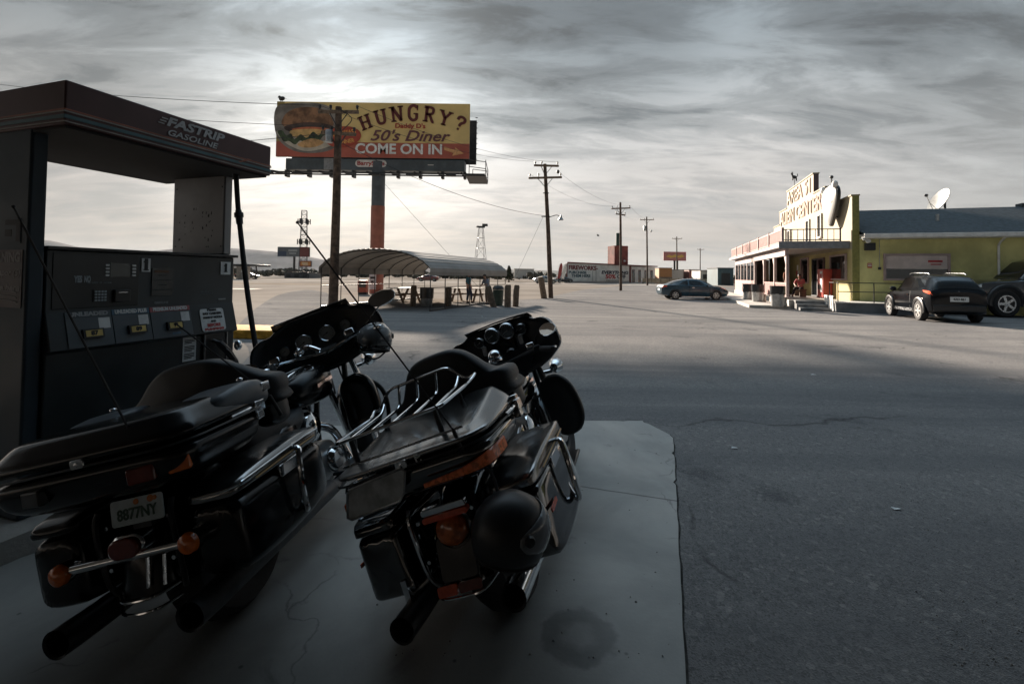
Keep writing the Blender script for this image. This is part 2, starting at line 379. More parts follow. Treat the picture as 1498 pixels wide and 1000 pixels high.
def sheet(name, pts, z, m, th=0):
    mb = MB()
    if th: mb.prism([(p[0], p[1]) for p in pts], th, Matrix.Translation((0, 0, z-th)))
    else: mb.v = [(p[0], p[1], z) for p in pts]; mb.f = [tuple(range(len(pts)))]
    o = mb.obj(name, m, smooth=None); return struct(o)
arc = smooth_path([(-14, 2, 0), gp(250, 560), gp(345, 478), gp(380, 447), gp(412, 430), gp(450, 424), gp(478, 428)], 8)
lot = [tuple(p[:2]) for p in arc] + [tuple(gp(*q)[:2]) for q in ((500, 445), (600, 444), (700, 441), (790, 437), (850, 424), (930, 416))] + [(34, 78), (90, 66), (90, -30), (-14, -30)]
sheet('parking_lot', lot, .004, asphalt_mat())
# concrete pad in front of the fuel island
PO = Vector((-2.667, 2.70, 0))           # dispenser origin: its front-left foot
padp = [gp(985, 640), gp(940, 617), gp(862, 617)]
pl = PO + FV*2.15 + WV*.18; pr = PO + WV*.18 - FV*5; far_r = padp[0] - FV*8
pad_pts = [padp[0], padp[1], gp(860, 617), pl, pr, far_r]
def worn(pts, closed, amp):
    out = []
    for i, a in enumerate(pts):
        b = pts[(i+1) % len(pts)]; n = max(2, int((b-a).length/.05))
        for k in range(n):
            p = a.lerp(b, k/n); nv = mnoise.fractal(Vector((p.x*5, p.y*5, 1.)), 1., 2., 5)*amp + (-.02 if mnoise.noise(Vector((p.x*9, p.y*9, 4.))) > .42 else 0)
            t_ = (b-a).normalized(); out.append((p.x-t_.y*nv*-1, p.y+t_.x*nv*-1))
    return out
jd = mat('joint_dirt', (.055, .053, .05), 1., var=.4, vs=12, spec=0.)
sheet('pad_joint', worn([p+WV*.010+FV*.010*(i < 4) for i, p in enumerate(pad_pts)], True, .009), .008, jd)
sheet('concrete_pad', worn(pad_pts, True, .004), .014, pad_mat(), .02)
sheet('fuel_island', [tuple((PO + WV*a + FV*b)[:2]) for a, b in ((.17, -4.), (.17, 1.75), (-.02, 2.0), (-.56, 2.0), (-.75, 1.75), (-.75, -4.))], .13, M_['concrete_light'], .13)
# loose grit on the near asphalt (uncountable)
gm = mat('grit', (.24, .225, .21), .9, var=.5, vs=80); mb = MB()
for i in range(2600):
    d = 1.9+9*random.random()**2; px = random.uniform(560, 1560); p = Vector(((px-749)/F_PX*d, d, 0))
    q = p-PO
    if q.dot(WV) < 4.35+.1 and d < 5.3 and random.random() < .88: continue
    r = random.uniform(.0018, .0055); z0 = .006 if q.dot(WV) > 4.4 or d > 5 else .016; a = random.uniform(0, 6)
    vs = [(p.x+math.cos(a+k*2*PI/5)*r*random.uniform(.7, 1.3), p.y+math.sin(a+k*2*PI/5)*r*random.uniform(.7, 1.3), z0) for k in range(5)] + [(p.x+random.uniform(-.3, .3)*r, p.y+random.uniform(-.3, .3)*r, z0+r*random.uniform(.6, 1.1))]
    mb.add(vs, [(k, (k+1) % 5, 5) for k in range(5)])
o = mb.obj('grit', gm, smooth=None); o['kind'] = 'stuff'; tag(o, 'loose grit scattered over the near asphalt', 'grit')
# road strip and dirt shoulder far left
roadm = mat('dusty_road', (.36, .335, .31), 1., var=.2, vs=.3, spec=0.)
sheet('highway', [(-260, 66), (-260, 80), (0, 92), (120, 104), (120, 100), (0, 84)], .012, roadm)
sheet('dirt_shoulder', [(-260, 50), (-260, 54), (-20, 62), (-20, 57)], .010, mat('pale_dirt', (.27, .23, .19), 1., var=.2, vs=.2, spec=0.))
sheet('dirt_track', [(-160, 30), (-160, 33), (-22, 42), (-22, 40)], .010, mat('dark_dirt', (.16, .13, .10), .9, var=.3, vs=.2))
# yellow ended kerb island
yk = mat('yellow_kerb', (.45, .25, .045), .8, var=.35, vs=6, bump=.3, spec=.05)
ce = gp(382, 496); mbk = MB(); outl = []
for k in range(13):
    a = -PI/2 + PI*k/12; outl.append((math.cos(a)*.75+.1, math.sin(a)*.55))
outl += [(-5, .55), (-5, -.55)]
kM = Matrix.Translation((ce.x, ce.y+.5, 0)) @ Matrix.Rotation(rad(-4), 4, 'Z')
kerb = struct(MB().prism(outl, .2, kM).obj('kerb', yk, bevel=.03))
# mountains: a real range with depth, far away on the left
def mountains(name, prof, D, depth, colr, seed):
    rings = []; nx = 120
    p0, p1 = prof[0][0], prof[-1][0]
    def hgt(px):
        for (a, ya), (b, yb) in zip(prof, prof[1:]):
            if a <= px <= b: return (hd(px) - (ya+(yb-ya)*(px-a)/(b-a)))/F_PX*D
        return 0
    for i in range(nx+1):
        px = p0+(p1-p0)*i/nx; h = max(hgt(px), 0); x = (px-749)/F_PX*D; row = []
        for j in range(11):
            u = j/10; e = 1-abs(u*2-1)
            nv = mnoise.fractal(Vector((x/900, u*3, seed)), .9, 2.2, 5)
            y = D + (u-.5)*depth
            row.append((x*y/D, y, max(-3, h*(e*(1+.18*nv*(1-.8*e)) + .03*nv) if 0 < j < 10 else -3)))
        rings.append(row)
    o = MB().loft(rings, False, False, closed=False).obj(name, mat(name+'_rock', colr, 1., var=.25, vs=.004, spec=0.), smooth=180); struct(o)
mountains('mountains', [(-400, 396), (-250, 365), (-100, 352), (20, 350), (75, 352), (120, 362), (200, 368), (300, 360), (345, 363), (385, 366), (430, 372), (480, 381), (560, 386), (660, 393), (760, 400)], 6000, 2000, (.13, .12, .12), 2.)
mountains('hills', [(480, 397), (560, 394), (660, 392), (740, 394), (830, 396), (900, 400), (1000, 401), (1150, 403), (1300, 402), (1500, 408)], 8000, 2000, (.14, .13, .12), 5.)
# ------------------------------------------------------------------ scrub along the far edge (uncountable)
scm = mat('scrub', (.055, .05, .035), .9, var=.5, vs=.4)
mb = MB()
for i in range(520):
    px = random.uniform(330, 1080); d = random.uniform(140, 420); p = gp(px, 410); x = (px-749)/F_PX*d
    if 790 < px < 970 and d < 200: continue
    h = random.uniform(.8, 3.2)*(.6 + d/400); w = h*random.uniform(.9, 1.8)
    for k in range(7):
        a = random.uniform(0, 2*PI); q = Vector((x+math.cos(a)*w*.5*random.random(), d+math.sin(a)*w*.4, h*random.uniform(.15, .6)))
        s_ = w*random.uniform(.18, .34); vs = []
        for ii in range(5):
            for jj in range(3):
                th = 2*PI*ii/5; ph = PI*(jj+.5)/3
                vs.append((q.x+s_*math.cos(th)*math.sin(ph)*random.uniform(.7, 1.3), q.y+s_*math.sin(th)*math.sin(ph), max(0, q.z+s_*math.cos(ph)*random.uniform(.7, 1.3))))
        fs = [(ii*3+jj, ((ii+1) % 5)*3+jj, ((ii+1) % 5)*3+jj+1, ii*3+jj+1) for ii in range(5) for jj in range(2)] + [tuple(i_*3 for i_ in range(5)), tuple(i_*3+2 for i_ in range(5))]
        mb.add(vs, fs)
sc = mb.obj('scrub', scm, smooth=None); sc['kind'] = 'stuff'
tag(sc, 'dark low desert scrub scattered along the far edge of the plain', 'scrub')
# conifer beyond the carport
def conifer(px, ytop, d, label):
    b = at(px, 405, d); b.z = 0; top = at(px, ytop, d).z
    t = thing('conifer_tree', label, 'tree', b)
    MB().cyl((0,0,0), (0,0,top*.9), .18, .03, 8).obj('trunk', M_['wood_old'], t)
    m_ = MB()
    for i in range(900):
        u = random.random()**.8; z = .5+(top-.5)*u; r = (1-u)*top*.30*random.uniform(.35, 1.1)+.05; a = random.uniform(0, 2*PI)
        c_ = Vector((r*math.cos(a), r*math.sin(a), z)); e = Vector((random.uniform(-1,1), random.uniform(-1,1), random.uniform(-.6,.6)))*.22
        f_ = Vector((random.uniform(-1,1), random.uniform(-1,1), random.uniform(-1,.2)))*.22
        m_.add([c_-e, c_+f_, c_+e, c_-f_*.6], [(0,1,2,3)])
    m_.obj('crown', mat('conifer_green', (.035, .04, .022), .9, var=.5, vs=2), t, smooth=None)
conifer(744.5, 389, 95, 'dark pointed conifer standing on the plain right of the carport')

# ================================================================== billboard
BD = 35.5
bb_base = at(547, 430, BD); bb_base.z = 0
bb = thing('billboard', 'huge yellow and red roadside billboard showing a burger and reading HUNGRY?, on a single pole', 'billboard', bb_base)
def L(px, py, off=0.): p = at(px, py, BD) - bb_base; p.y = off; return p
X0, X1 = L(404, 190).x, L(687, 190).x; ZT, ZB = L(545, 150).z, L(545, 230.5).z
def bxz(px, py): return Vector((X0+(px-404)/283*(X1-X0), 0, ZT-(py-150)/80.5*(ZT-ZB)))
polem = mat('billboard_pole_paint', (.085, .10, .115), .55, var=.2, vs=2); redp = mat('billboard_pole_red', (.33, .12, .085), .6, var=.2, vs=1.2)
zr = L(547, 300).z
MB().cyl((0, .6, zr), (0, .6, ZB-.2), .50, .50, 28).obj('upper_pole', polem, bb)
MB().cyl((0, .6, 0), (0, .6, zr), .52, .52, 28).obj('lower_pole', redp, bb)
MB().box((X0, .06, ZB), (X1, .22, ZT)).obj('panel_back', M_['steel_dark'], bb)
yel = mat('poster_yellow', (.70, .53, .22), .6, var=.08, vs=.5); redb = mat('poster_red', (.42, .11, .075), .6, var=.12, vs=.6)
brn = mat('poster_brown', (.20, .085, .035), .6, var=.3, vs=.8)
MB().box((X0, .045, ZB), (X1, .058, ZT)).obj('poster', yel, bb, smooth=None)
zb1 = bxz(0, 208.5).z
MB().box((X0, .03, ZB), (X1, .043, zb1)).obj('poster_band', redb, bb, smooth=None)
def shape2(pts, name, m, y, th=.01, k=5, parent=bb):
    pts = smooth_path([Vector((bxz(*p).x, bxz(*p).z, 0)) for p in pts], k, True)
    return MB().prism([(p.x, p.y) for p in pts], th, frame((0, y, 0), (1,0,0), (0,0,1)) @ Matrix.Translation((0,0,0))).obj(name, m, parent, smooth=None)
MB().box((X0, .033, zb1-.02), (bxz(415, 0).x, .0435, ZT)).obj('poster_side_strip', mat('poster_olive', (.30, .23, .07), .6, var=.25, vs=.4), bb, smooth=None)  # darker olive strip down the left end of the poster
shape2([(402.5, 160), (430, 152), (470, 153), (490, 165), (500, 185), (495, 212), (470, 224), (430, 222), (404.5, 200)], 'burger_backdrop', mat('poster_grey', (.20, .185, .165), .6, var=.35, vs=.7), .028)
shape2([(405, 197), (420, 212), (445, 222), (470, 219), (492, 210), (490, 205), (460, 208), (425, 203), (408, 194)], 'plate', mat('poster_plate', (.5, .46, .38), .6, var=.2, vs=.7), .022)
shape2([(414, 186), (416, 170), (432, 160), (455, 158), (475, 163), (486, 176), (484, 186), (450, 187)], 'bun', mat('poster_bun', (.22, .115, .06), .6, var=.5, vs=1.2), .020)
shape2([(416, 187), (440, 181), (470, 181), (487, 186), (488, 191), (455, 193), (424, 194)], 'patty', mat('poster_patty', (.055, .035, .028), .6, var=.5, vs=1.6), .018)
shape2([(428, 190), (450, 187), (474, 188), (482, 191), (452, 194), (432, 194)], 'tomato', mat('poster_tomato', (.45, .13, .06), .6, var=.3, vs=1.), .016)
shape2([(425, 193), (450, 190), (470, 191), (480, 196), (455, 203), (430, 202)], 'cheese', mat('poster_cheese', (.55, .36, .14), .6, var=.3, vs=1.), .014)
shape2([(406, 194), (413, 193), (419, 200), (426, 197), (431, 205), (440, 198), (449, 203), (458, 194), (466, 199), (476, 191), (489, 192), (482, 200), (474, 199), (466, 208), (457, 205), (449, 213), (440, 207), (432, 213), (423, 208), (416, 209), (410, 202)], 'lettuce', mat('poster_lettuce', (.04, .06, .028), .6, var=.7, vs=1.8), .010)
shape2([(436, 212), (456, 204), (474, 209), (462, 216), (444, 217)], 'lower_bun', mat('poster_crust', (.50, .30, .13), .6, var=.4, vs=1.4), .006)
# oval badge
def oval(px, py, rx, ry, rot, name, m, y, ring=None):
    c_ = bxz(px, py); k = (X1-X0)/283; n = 40
    o_ = [(math.cos(2*PI*i/n)*rx*k, math.sin(2*PI*i/n)*ry*k) for i in range(n)]
    Mx = frame((c_.x, y, c_.z), (math.cos(rot), 0, math.sin(rot)), (-math.sin(rot), 0, math.cos(rot)))
    if ring:
        i_ = [(x*(1-ring/rx), z*(1-ring/ry)) for x, z in o_]; mbx = MB()
        mbx.add([(x, z, 0) for x, z in o_]+[(x, z, 0) for x, z in i_], [(i, (i+1) % n, n+(i+1) % n, n+i) for i in range(n)], Mx); return mbx.obj(name, m, bb, smooth=None)
    return MB().prism(o_, .008, Mx).obj(name, m, bb, smooth=None)
crm = mat('poster_cream', (.72, .55, .30), .6, var=.1)
oval(502, 201, 26.5, 15.5, rad(8), 'badge', mat('poster_badge_red', (.36, .06, .035), .6, var=.15, vs=.8), .002)
oval(502, 201, 25, 14.2, rad(8), 'badge_ring', crm, -.002, 1.1)
k283 = (X1-X0)/283
def btext(body, px, py, size, name, m, y, **kw):
    p = bxz(px, py); return MB().text(body, size*k283, frame((p.x, y, p.z), (math.cos(kw.get('rot', 0)), 0, math.sin(kw.get('rot', 0))), (0, 0, 1)), .02, **{k: v for k, v in kw.items() if k != 'rot'}).obj(name, m, bb, smooth=None)
btext('BREAKFAST', 503, 195.5, 9, 'lettering', mat('poster_amber', (.72, .36, .09), .6), -.012, bold=.006, rot=rad(10), width=38*k283)
btext('DINNER', 506, 208, 8, 'lettering', M_.get('x') or mat('poster_amber2', (.72, .42, .12), .6), -.012, bold=.006, rot=rad(10), width=25*k283)
# HUNGRY? in slab letters bent over an arch
def slab(ch):
    S = []; w, sw, sh = .74, .19, .10
    def r_(x0, y0, x1, y1): S.append(('r', x0, y0, x1, y1))
    def serif(cx_, y, half=.17): r_(cx_-half, y-sh/2 if y < .5 else y-sh, cx_+half, y+sh/2 if y < .5 else y)
    if ch == 'H':
        for cx_ in (.17, .60): r_(cx_-sw/2, 0, cx_+sw/2, 1); serif(cx_, .04); serif(cx_, 1)
        r_(.17, .45, .60, .57)
    elif ch == 'U':
        S.append(('p', [(.16, 1), (.16, .35), (.22, .12), (.385, .05), (.55, .12), (.61, .35), (.61, 1)], sw)); serif(.16, 1); serif(.61, 1)
    elif ch == 'N':
        for cx_ in (.15, .64): r_(cx_-sw/2.4, 0, cx_+sw/2.4, 1)
        serif(.15, .04); serif(.11, 1); serif(.64, 1); S.append(('p', [(.14, .97), (.64, .05)], sw*1.1))
    elif ch == 'G':
        S.append(('p', [(.64, .82), (.50, .95), (.34, .95), (.17, .78), (.14, .5), (.17, .22), (.34, .05), (.50, .05), (.62, .16), (.62, .44)], sw)); r_(.42, .40, .72, .49); r_(.61, .66, .69, 1)
    elif ch == 'R':
        r_(.12, 0, .12+sw, 1); serif(.18, .04); S.append(('p', [(.06, .95), (.45, .95), (.60, .86), (.60, .62), (.45, .52), (.18, .52)], sw*.9)); S.append(('p', [(.40, .52), (.56, .22), (.66, .05), (.76, .05)], sw*.95))
    elif ch == 'Y':
        S.append(('p', [(.10, .96), (.385, .48)], sw)); S.append(('p', [(.66, .96), (.385, .48)], sw*.9)); r_(.385-sw/2, 0, .385+sw/2, .52); serif(.385, .04); serif(.10, 1, .15); serif(.66, 1, .15)
    elif ch == '?':
        S.append(('p', [(.16, .70), (.20, .90), (.38, .97), (.56, .88), (.58, .68), (.42, .50), (.37, .30)], sw)); r_(.30, .03, .45, .17)
    mbx = MB()
    for s_ in S:
        if s_[0] == 'r':
            n = 6; x0, y0, x1, y1 = s_[1:]
            for i in range(n):
                a, b_ = x0+(x1-x0)*i/n, x0+(x1-x0)*(i+1)/n; mbx.add([(a, y0, 0), (b_, y0, 0), (b_, y1, 0), (a, y1, 0)], [(0,1,2,3)])
        else:
            p = [Vector((x, y, 0)) for x, y in s_[1]]; p = smooth_path(p, 5) if len(p) > 2 else p; h_ = s_[2]/2; L_, R_ = [], []
            for i, q in enumerate(p):
                t_ = (p[min(i+1, len(p)-1)]-p[max(i-1, 0)]).normalized(); nn = Vector((-t_.y, t_.x, 0))*h_; L_.append(q+nn); R_.append(q-nn)
            mbx.loft([[a, b_] for a, b_ in zip(L_, R_)], False, False, closed=False)
    return mbx
mbh = MB(); wid = 22.4; Hh = 21; Rr = 172.
for layer, (ox, oy, yy) in enumerate(((0, 0, -.006),)):
    for i, ch in enumerate('HUNGRY?'):
        g_ = slab(ch); vs = []
        for x, y, z in g_.v:
            X = (i-3.35+x*.98)*wid; Y = y*Hh*(1+.10*(1-abs(i-3)/3)); a = X/Rr
            px = 603 + math.sin(a)*(Rr+Y); py = 155 + 21 + Rr - math.cos(a)*(Rr+Y) - Y*0
            q = bxz(px, py); vs.append((q.x, yy, q.z))
        mbh.add(vs, g_.f)
mbh.obj('lettering', mat('poster_maroon', (.11, .02, .018), .6, var=.2, vs=.8), bb, smooth=None)
btext("Daddy D's", 600, 184, 9.5, 'lettering', mat('poster_red_ink', (.36, .04, .03), .6), -.01, bold=.012, width=44*k283)
btext("50's Diner", 598, 199, 22, 'lettering', mat('poster_plum', (.14, .055, .06), .6), -.01, bold=.018, shear=.32, width=117*k283)
btext('COME ON IN', 584, 218.3, 20.5, 'lettering', mat('poster_white', (.75, .76, .74), .6), -.012, bold=.03, width=127*k283)
ar = [(650, 213), (667, 218), (666, 214), (679, 223), (662, 226.5), (664, 222.5), (650, 218)]
MB().prism([(bxz(*p).x, bxz(*p).z) for p in ar], .01, frame((0, .005, 0), (1,0,0), (0,0,1))).obj('arrow', mat('poster_peach', (.66, .36, .16), .6), bb, smooth=None)
# back face, apron, catwalk
MB().box((X0+.2, 2.2, ZB+.1), (X1+.36, 2.36, ZT-.55)).obj('rear_panel', M_['steel_dark'], bb)
m_ = MB()
for i in range(9): m_.beam((X1+.25, 2.18, ZB+.5+i*.42), (X1+.44, 2.18, ZB+.5+i*.42), .05)
m_.obj('rear_panel_clips', M_['steel_dark'], bb)
zA = L(545, 248).z; xa0, xa1 = bxz(416, 0).x, bxz(680, 0).x
MB().box((xa0, .3, zA), (xa1, 1.5, ZB-.05)).obj('apron', mat('apron_paint', (.085, .105, .12), .5, var=.2, vs=1), bb, bevel=.05)
p = bxz(542, 238)
MB().prism(rrect(46*k283, 10.5*k283, 5.2*k283), .04, frame((p.x, .296, p.z), (1,0,0), (0,0,1)) ).obj('maker_plate', M_['white_paint'], bb, smooth=None)
MB().text('BarrySigns', 8.5*k283, frame((p.x, .245, p.z), (1,0,0), (0,0,1)), .01, bold=.012, width=40*k283).obj('maker_lettering', M_['ink_red'], bb, smooth=None)
p = bxz(480, 239); MB().box((p.x-.35, .2, p.z-.45), (p.x+.35, .28, p.z+.4)).obj('electric_box', mat('box_grey', (.26, .27, .28), .5), bb)
p = bxz(630, 239); MB().box((p.x-.22, .28, p.z-.03), (p.x+.22, .296, p.z+.03)).obj('number_tag', M_['white_paint'], bb)
zc1 = L(545, 259).z; zc0 = L(545, 253).z
m_ = MB()
m_.box((xa0-.8, -1.5, zc1-.05), (X1+1.3, -1.42, zc1+.05)); m_.box((xa0-.8, -.8, zc1-.05), (X1+1.3, -.72, zc1+.05))
for i in range(9):
    x = xa0 + (xa1-xa0)*i/8; m_.beam((x, 1.0, zc0+.05), (x, -1.7, zc1-.0), .1, .16); m_.box((x-.1, .4, zc0-.25), (x+.1, .9, zA))
for x in (bxz(410,0).x, bxz(452,0).x, bxz(560,0).x, bxz(610, 0).x, bxz(665, 0).x): m_.box((x-.35, -1.9, zc1-.22), (x+.35, -1.5, zc1-.08))
m_.obj('catwalk', M_['steel_dark'], bb)
m_ = MB(); xr = bxz(713, 0).x
for y in (-1.5, 1.6):
    for x in (X1+.15, xr): m_.beam((x, y, zc1), (x, y, zc1+1.05), .05)
    for z in (.55, 1.05): m_.beam((X1+.15, y, zc1+z+(.0)), (xr, y, zc1+z-.15), .045)
for z in (.1, .55, 1.05): m_.beam((xr, -1.5, zc1+z-.1), (xr, 1.6, zc1+z-.1), .045)
m_.box((X1-.1, -1.5, zc1-.12), (xr, 1.6, zc1-.04))
m_.obj('end_railing', M_['steel_dark'], bb)
# bird on the billboard's corner
def bird(name, loc, label, s=1., wings=False, rz=0.):
    b = thing(name, label, 'bird', loc, (0, 0, rz)); m_ = MB()
    m_.ball((0, 0, .16*s), (.10*s, .20*s, .10*s), 8); m_.ball((0, .19*s, .27*s), (.06*s, .08*s, .065*s), 7); m_.cyl((0, .26*s, .265*s), (0, .34*s, .255*s), .018*s, .004*s, 6)
    m_.add([(-.05*s, -.15*s, .15*s), (.05*s, -.15*s, .15*s), (.07*s, -.36*s, .08*s), (-.07*s, -.36*s, .08*s), (0, -.3*s, .12*s)], [(0,1,4), (1,2,4), (2,3,4), (3,0,4)])
    if wings:
        for sg in (-1, 1): m_.add([(sg*.08*s, .12*s, .2*s), (sg*.5*s, .10*s, .42*s), (sg*.85*s, -.08*s, .34*s), (sg*.45*s, -.14*s, .30*s), (sg*.08*s, -.10*s, .18*s)], [(0,1,2,3,4)])
    else:
        for sg in (-1, 1): m_.cyl((sg*.04*s, .02*s, .09*s), (sg*.04*s, .03*s, 0), .012*s, n=5)
    m_.obj('body', M_['ink'], b, smooth=60)
p = at(411, 149.2, BD); bird('perched_bird', (p.x, p.y+.14, ZT+.0), 'dark bird perched on the top left corner of the burger billboard', 1.6, rz=rad(60))
bird('flying_bird', at(875, 346, 60), 'small bird flying in the pale sky left of the red tower', .7, True, rad(70))

# red newspaper box and paper sign at the pole foot
pb = gp(531, 434.5); pb = at(531, 434.5, 33.5); pb.z = 0
nb = thing('vending_box', 'red newspaper vending box beside the billboard pole under the carport', 'newspaper box', pb)
MB().box((-.32, -.25, .15), (.32, .25, 1.0)).obj('cabinet', mat('box_red', (.42, .09, .05), .5), nb, bevel=.03)
MB().box((-.25, -.262, .5), (.25, -.25, .92)).obj('window', M_['glass_dark'], nb); MB().box((-.3, -.2, 0), (.3, .2, .15)).obj('base', M_['steel_dark'], nb)
ps = thing('paper_sign', 'tall pale poster board strapped to the red billboard pole', 'sign', (bb_base.x-.12, bb_base.y-.08, 0))
MB().box((-.22, -.03, .3), (.28, .02, 2.0)).obj('board', mat('poster_board', (.46, .52, .55), .6, var=.15, vs=4), ps)
MB().box((-.15, -.036, 1.1), (.2, -.03, 1.25)).box((-.1, -.036, .8), (.12, -.03, .95)).box((-.02, -.036, 1.5), (.2, -.03, 1.8)).obj('printing', M_['ink'], ps, smooth=None)

# ================================================================== utility poles and lines
def upole(px0, py0, d, pxt, pyt, arms, label, ins=True, r=.15, extras=None):
    """arms: (fraction of height, half length left, half length right, yaw degrees, tilt)"""
    b = at(px0, py0, d); b.z = 0; t = at(pxt, pyt, d); ax = t-b
    o = thing('utility_pole', label, 'utility pole', b, group='wooden utility poles')
    m_ = MB(); m_.tube([(0,0,-.2), ax*.5+Vector((.02, 0, 0)), ax], [r, r*.85, r*.66], 12); m_.obj('pole_shaft', M_['wood_pole'], o)
    tips = []
    for fr, l, rr, yaw, tilt in arms:
        c_ = ax*fr; dv = Vector((math.cos(rad(yaw)), math.sin(rad(yaw)), math.tan(rad(tilt))))
        A, B = c_-dv*l+Vector((0, -.12, 0)), c_+dv*rr+Vector((0, -.12, 0))
        MB().beam(A, B, .10, .13).obj('crossarm', M_['wood_old'], o)
        if l > .6:
            m_ = MB()
            for q in (A.lerp(B, .28), A.lerp(B, .72)): m_.beam(q-Vector((0,0,.05)), (c_.x, c_.y-.1, c_.z-.65), .035)
            m_.obj('arm_brace', M_['steel_dark'], o)
        if ins:
            for q in ((A.lerp(B, .04), A.lerp(B, .3), A.lerp(B, .96)) if l+rr > 1.2 else (A.lerp(B, .05), A.lerp(B, .95))):
                MB().lathe([(.02, 0), (.02, .08), (.06, .09), (.045, .14), (.065, .16), (.05, .22), (.001, .24)], Matrix.Translation(q+Vector((0,0,.06))), 10).obj('insulator', M_['steel_dark'], o)
                tips.append(b+q+Vector((0, 0, .26)))
    if extras: extras(o, ax)
    return o, b, ax, tips
def transformer(o, p, s=1.):
    MB().lathe([(.001, -.4*s), (.2*s, -.4*s), (.22*s, .3*s), (.18*s, .36*s), (.001, .4*s)], Matrix.Translation(p), 14).obj('transformer', M_['galv'], o)
def ex1(o, ax):
    p = ax*.935; transformer(o, p+Vector((-.33, -.1, -.7)), .7)
    MB().tube(smooth_path([ax*.985+Vector((.1,-.1,0)), ax*.95+Vector((.6,-.1,-.1)), ax*.9+Vector((.25,-.2,-.2)), ax*.86+Vector((.15,-.1,0))], 6), .018, 6).obj('jumper_cable', M_['ink'], o)
P1 = upole(487, 452, 19.7, 495.5, 157, [(.972, .75, .85, 24, 8), (.865, .8, .95, -20, -8)], 'thick dark utility pole standing in front of the burger billboard', r=.20, extras=ex1)
def ex2(o, ax):
    q = ax*.455*1.0; q = ax*.60
    MB().tube(smooth_path([q+Vector((.1,-.05,0)), q+Vector((.6,-.1,.15)), q+Vector((.85,-.1,.05)), q+Vector((.9,-.1,-.02))], 5), .025, 8).obj('lamp_arm', M_['steel_dark'], o)
    MB().lathe([(.04, .18), (.07, .1), (.09, 0), (.19, -.16), (.17, -.18), (.001, -.15)], Matrix.Translation(q+Vector((.9, -.1, 0))), 14).obj('lamp_head', M_['galv'], o)
    for f_, l_ in ((.78, .12), (.605, .3)): MB().beam(ax*f_+Vector((-l_-.1, -.1, 0)), ax*f_+Vector((.18, -.1, 0)), .06).obj('bracket', M_['steel_dark'], o)
    MB().ball(ax*.93+Vector((.85, -.1, .1)), (.1, .1, .14), 7).obj('arrester', M_['steel_dark'], o)
P2 = upole(806, 436, 31.6, 797, 240, [(.985, .85, 1.1, 30, 6), (.895, 1.15, 1.1, 4, 3)], 'leaning utility pole with two crossarms and a small street lamp', r=.17, extras=ex2)
P3 = upole(908, 424, 50, 907.5, 296, [(.93, 1.0, 1.05, 3, 3), (.86, .5, .5, -20, -10)], 'utility pole standing in front of the red tower', r=.16)
def ex4(o, ax): transformer(o, ax*.83+Vector((-.4, -.2, 0)), 1.1); MB().ball(ax*.79+Vector((.75, 0, 0)), (.16, .16, .2), 7).obj('lamp_head', M_['galv'], o)
P4 = upole(947, 415, 82, 946, 317, [(.955, 1.2, 1.25, 0, 1)], 'utility pole with a transformer at the right end of the fireworks building', r=.17, extras=ex4)
P5 = upole(990, 409, 118, 990, 346, [(.955, 1.2, 1.3, 0, 0)], 'distant utility pole in front of the pink roadside sign', r=.17)
P6 = upole(1024, 408, 165, 1024.5, 363, [(.96, 1.1, 1.3, 0, 0)], 'farthest utility pole behind the shipping containers', r=.18)
wirem = M_['ink']
def wire(a, b, sag, label, r=.012, grp=None):
    a = Vector(a); b = Vector(b); pts = [a.lerp(b, i/24) - Vector((0, 0, sag*4*(i/24)*(1-i/24))) for i in range(25)]
    o = MB().tube(pts, r, 5).obj('power_line', wirem); tag(o, label, 'power line', grp)
t1, t2, t3, t4, t5 = P1[3], P2[3], P3[3], P4[3], P5[3]
for k, (i, j) in enumerate(((0, 0), (2, 2))): wire(t1[i], t2[j], .5, ['left wire between the dark pole by the billboard and the leaning lamp pole', 'right wire between the dark pole by the billboard and the leaning lamp pole'][k], .008)
wire(P1[1]+P1[2]*.83, P2[1]+P2[2]*.61, .55, 'low sagging cable running from the billboard pole to the street lamp bracket', .012)
wire(at(562, 268, 36.5), at(700, 420, 36.5), .0, 'straight guy wire slanting down from beside the billboard pole', .01)
wire(P2[1]+P2[2]*.60+Vector((-.3, -.1, 0)), at(755, 402, 31), .0, 'thin guy wire slanting down left of the leaning lamp pole', .008)
for k in range(2): wire(t2[3+k*2], t3[k*2], .6, ['near side wire from the leaning lamp pole to the pole by the red tower', 'far side wire from the leaning lamp pole to the pole by the red tower'][k], .007)
wire(t3[0], t4[0], .7, 'left wire from the red tower pole to the transformer pole', .008); wire(t3[2], t4[2], .7, 'right wire from the red tower pole to the transformer pole', .008)
wire(t1[0], at(-240, 80, 40), .8, 'upper wire crossing the sky above the pump canopy', .014)
wire(t1[3], at(-240, 105, 40), .8, 'lower wire just above the pump canopy lettering', .012)
wire(t1[3]+Vector((.1, 0, -.3)), at(-160, 235, 34), .3, 'wire seen through the gap under the pump canopy', .014)

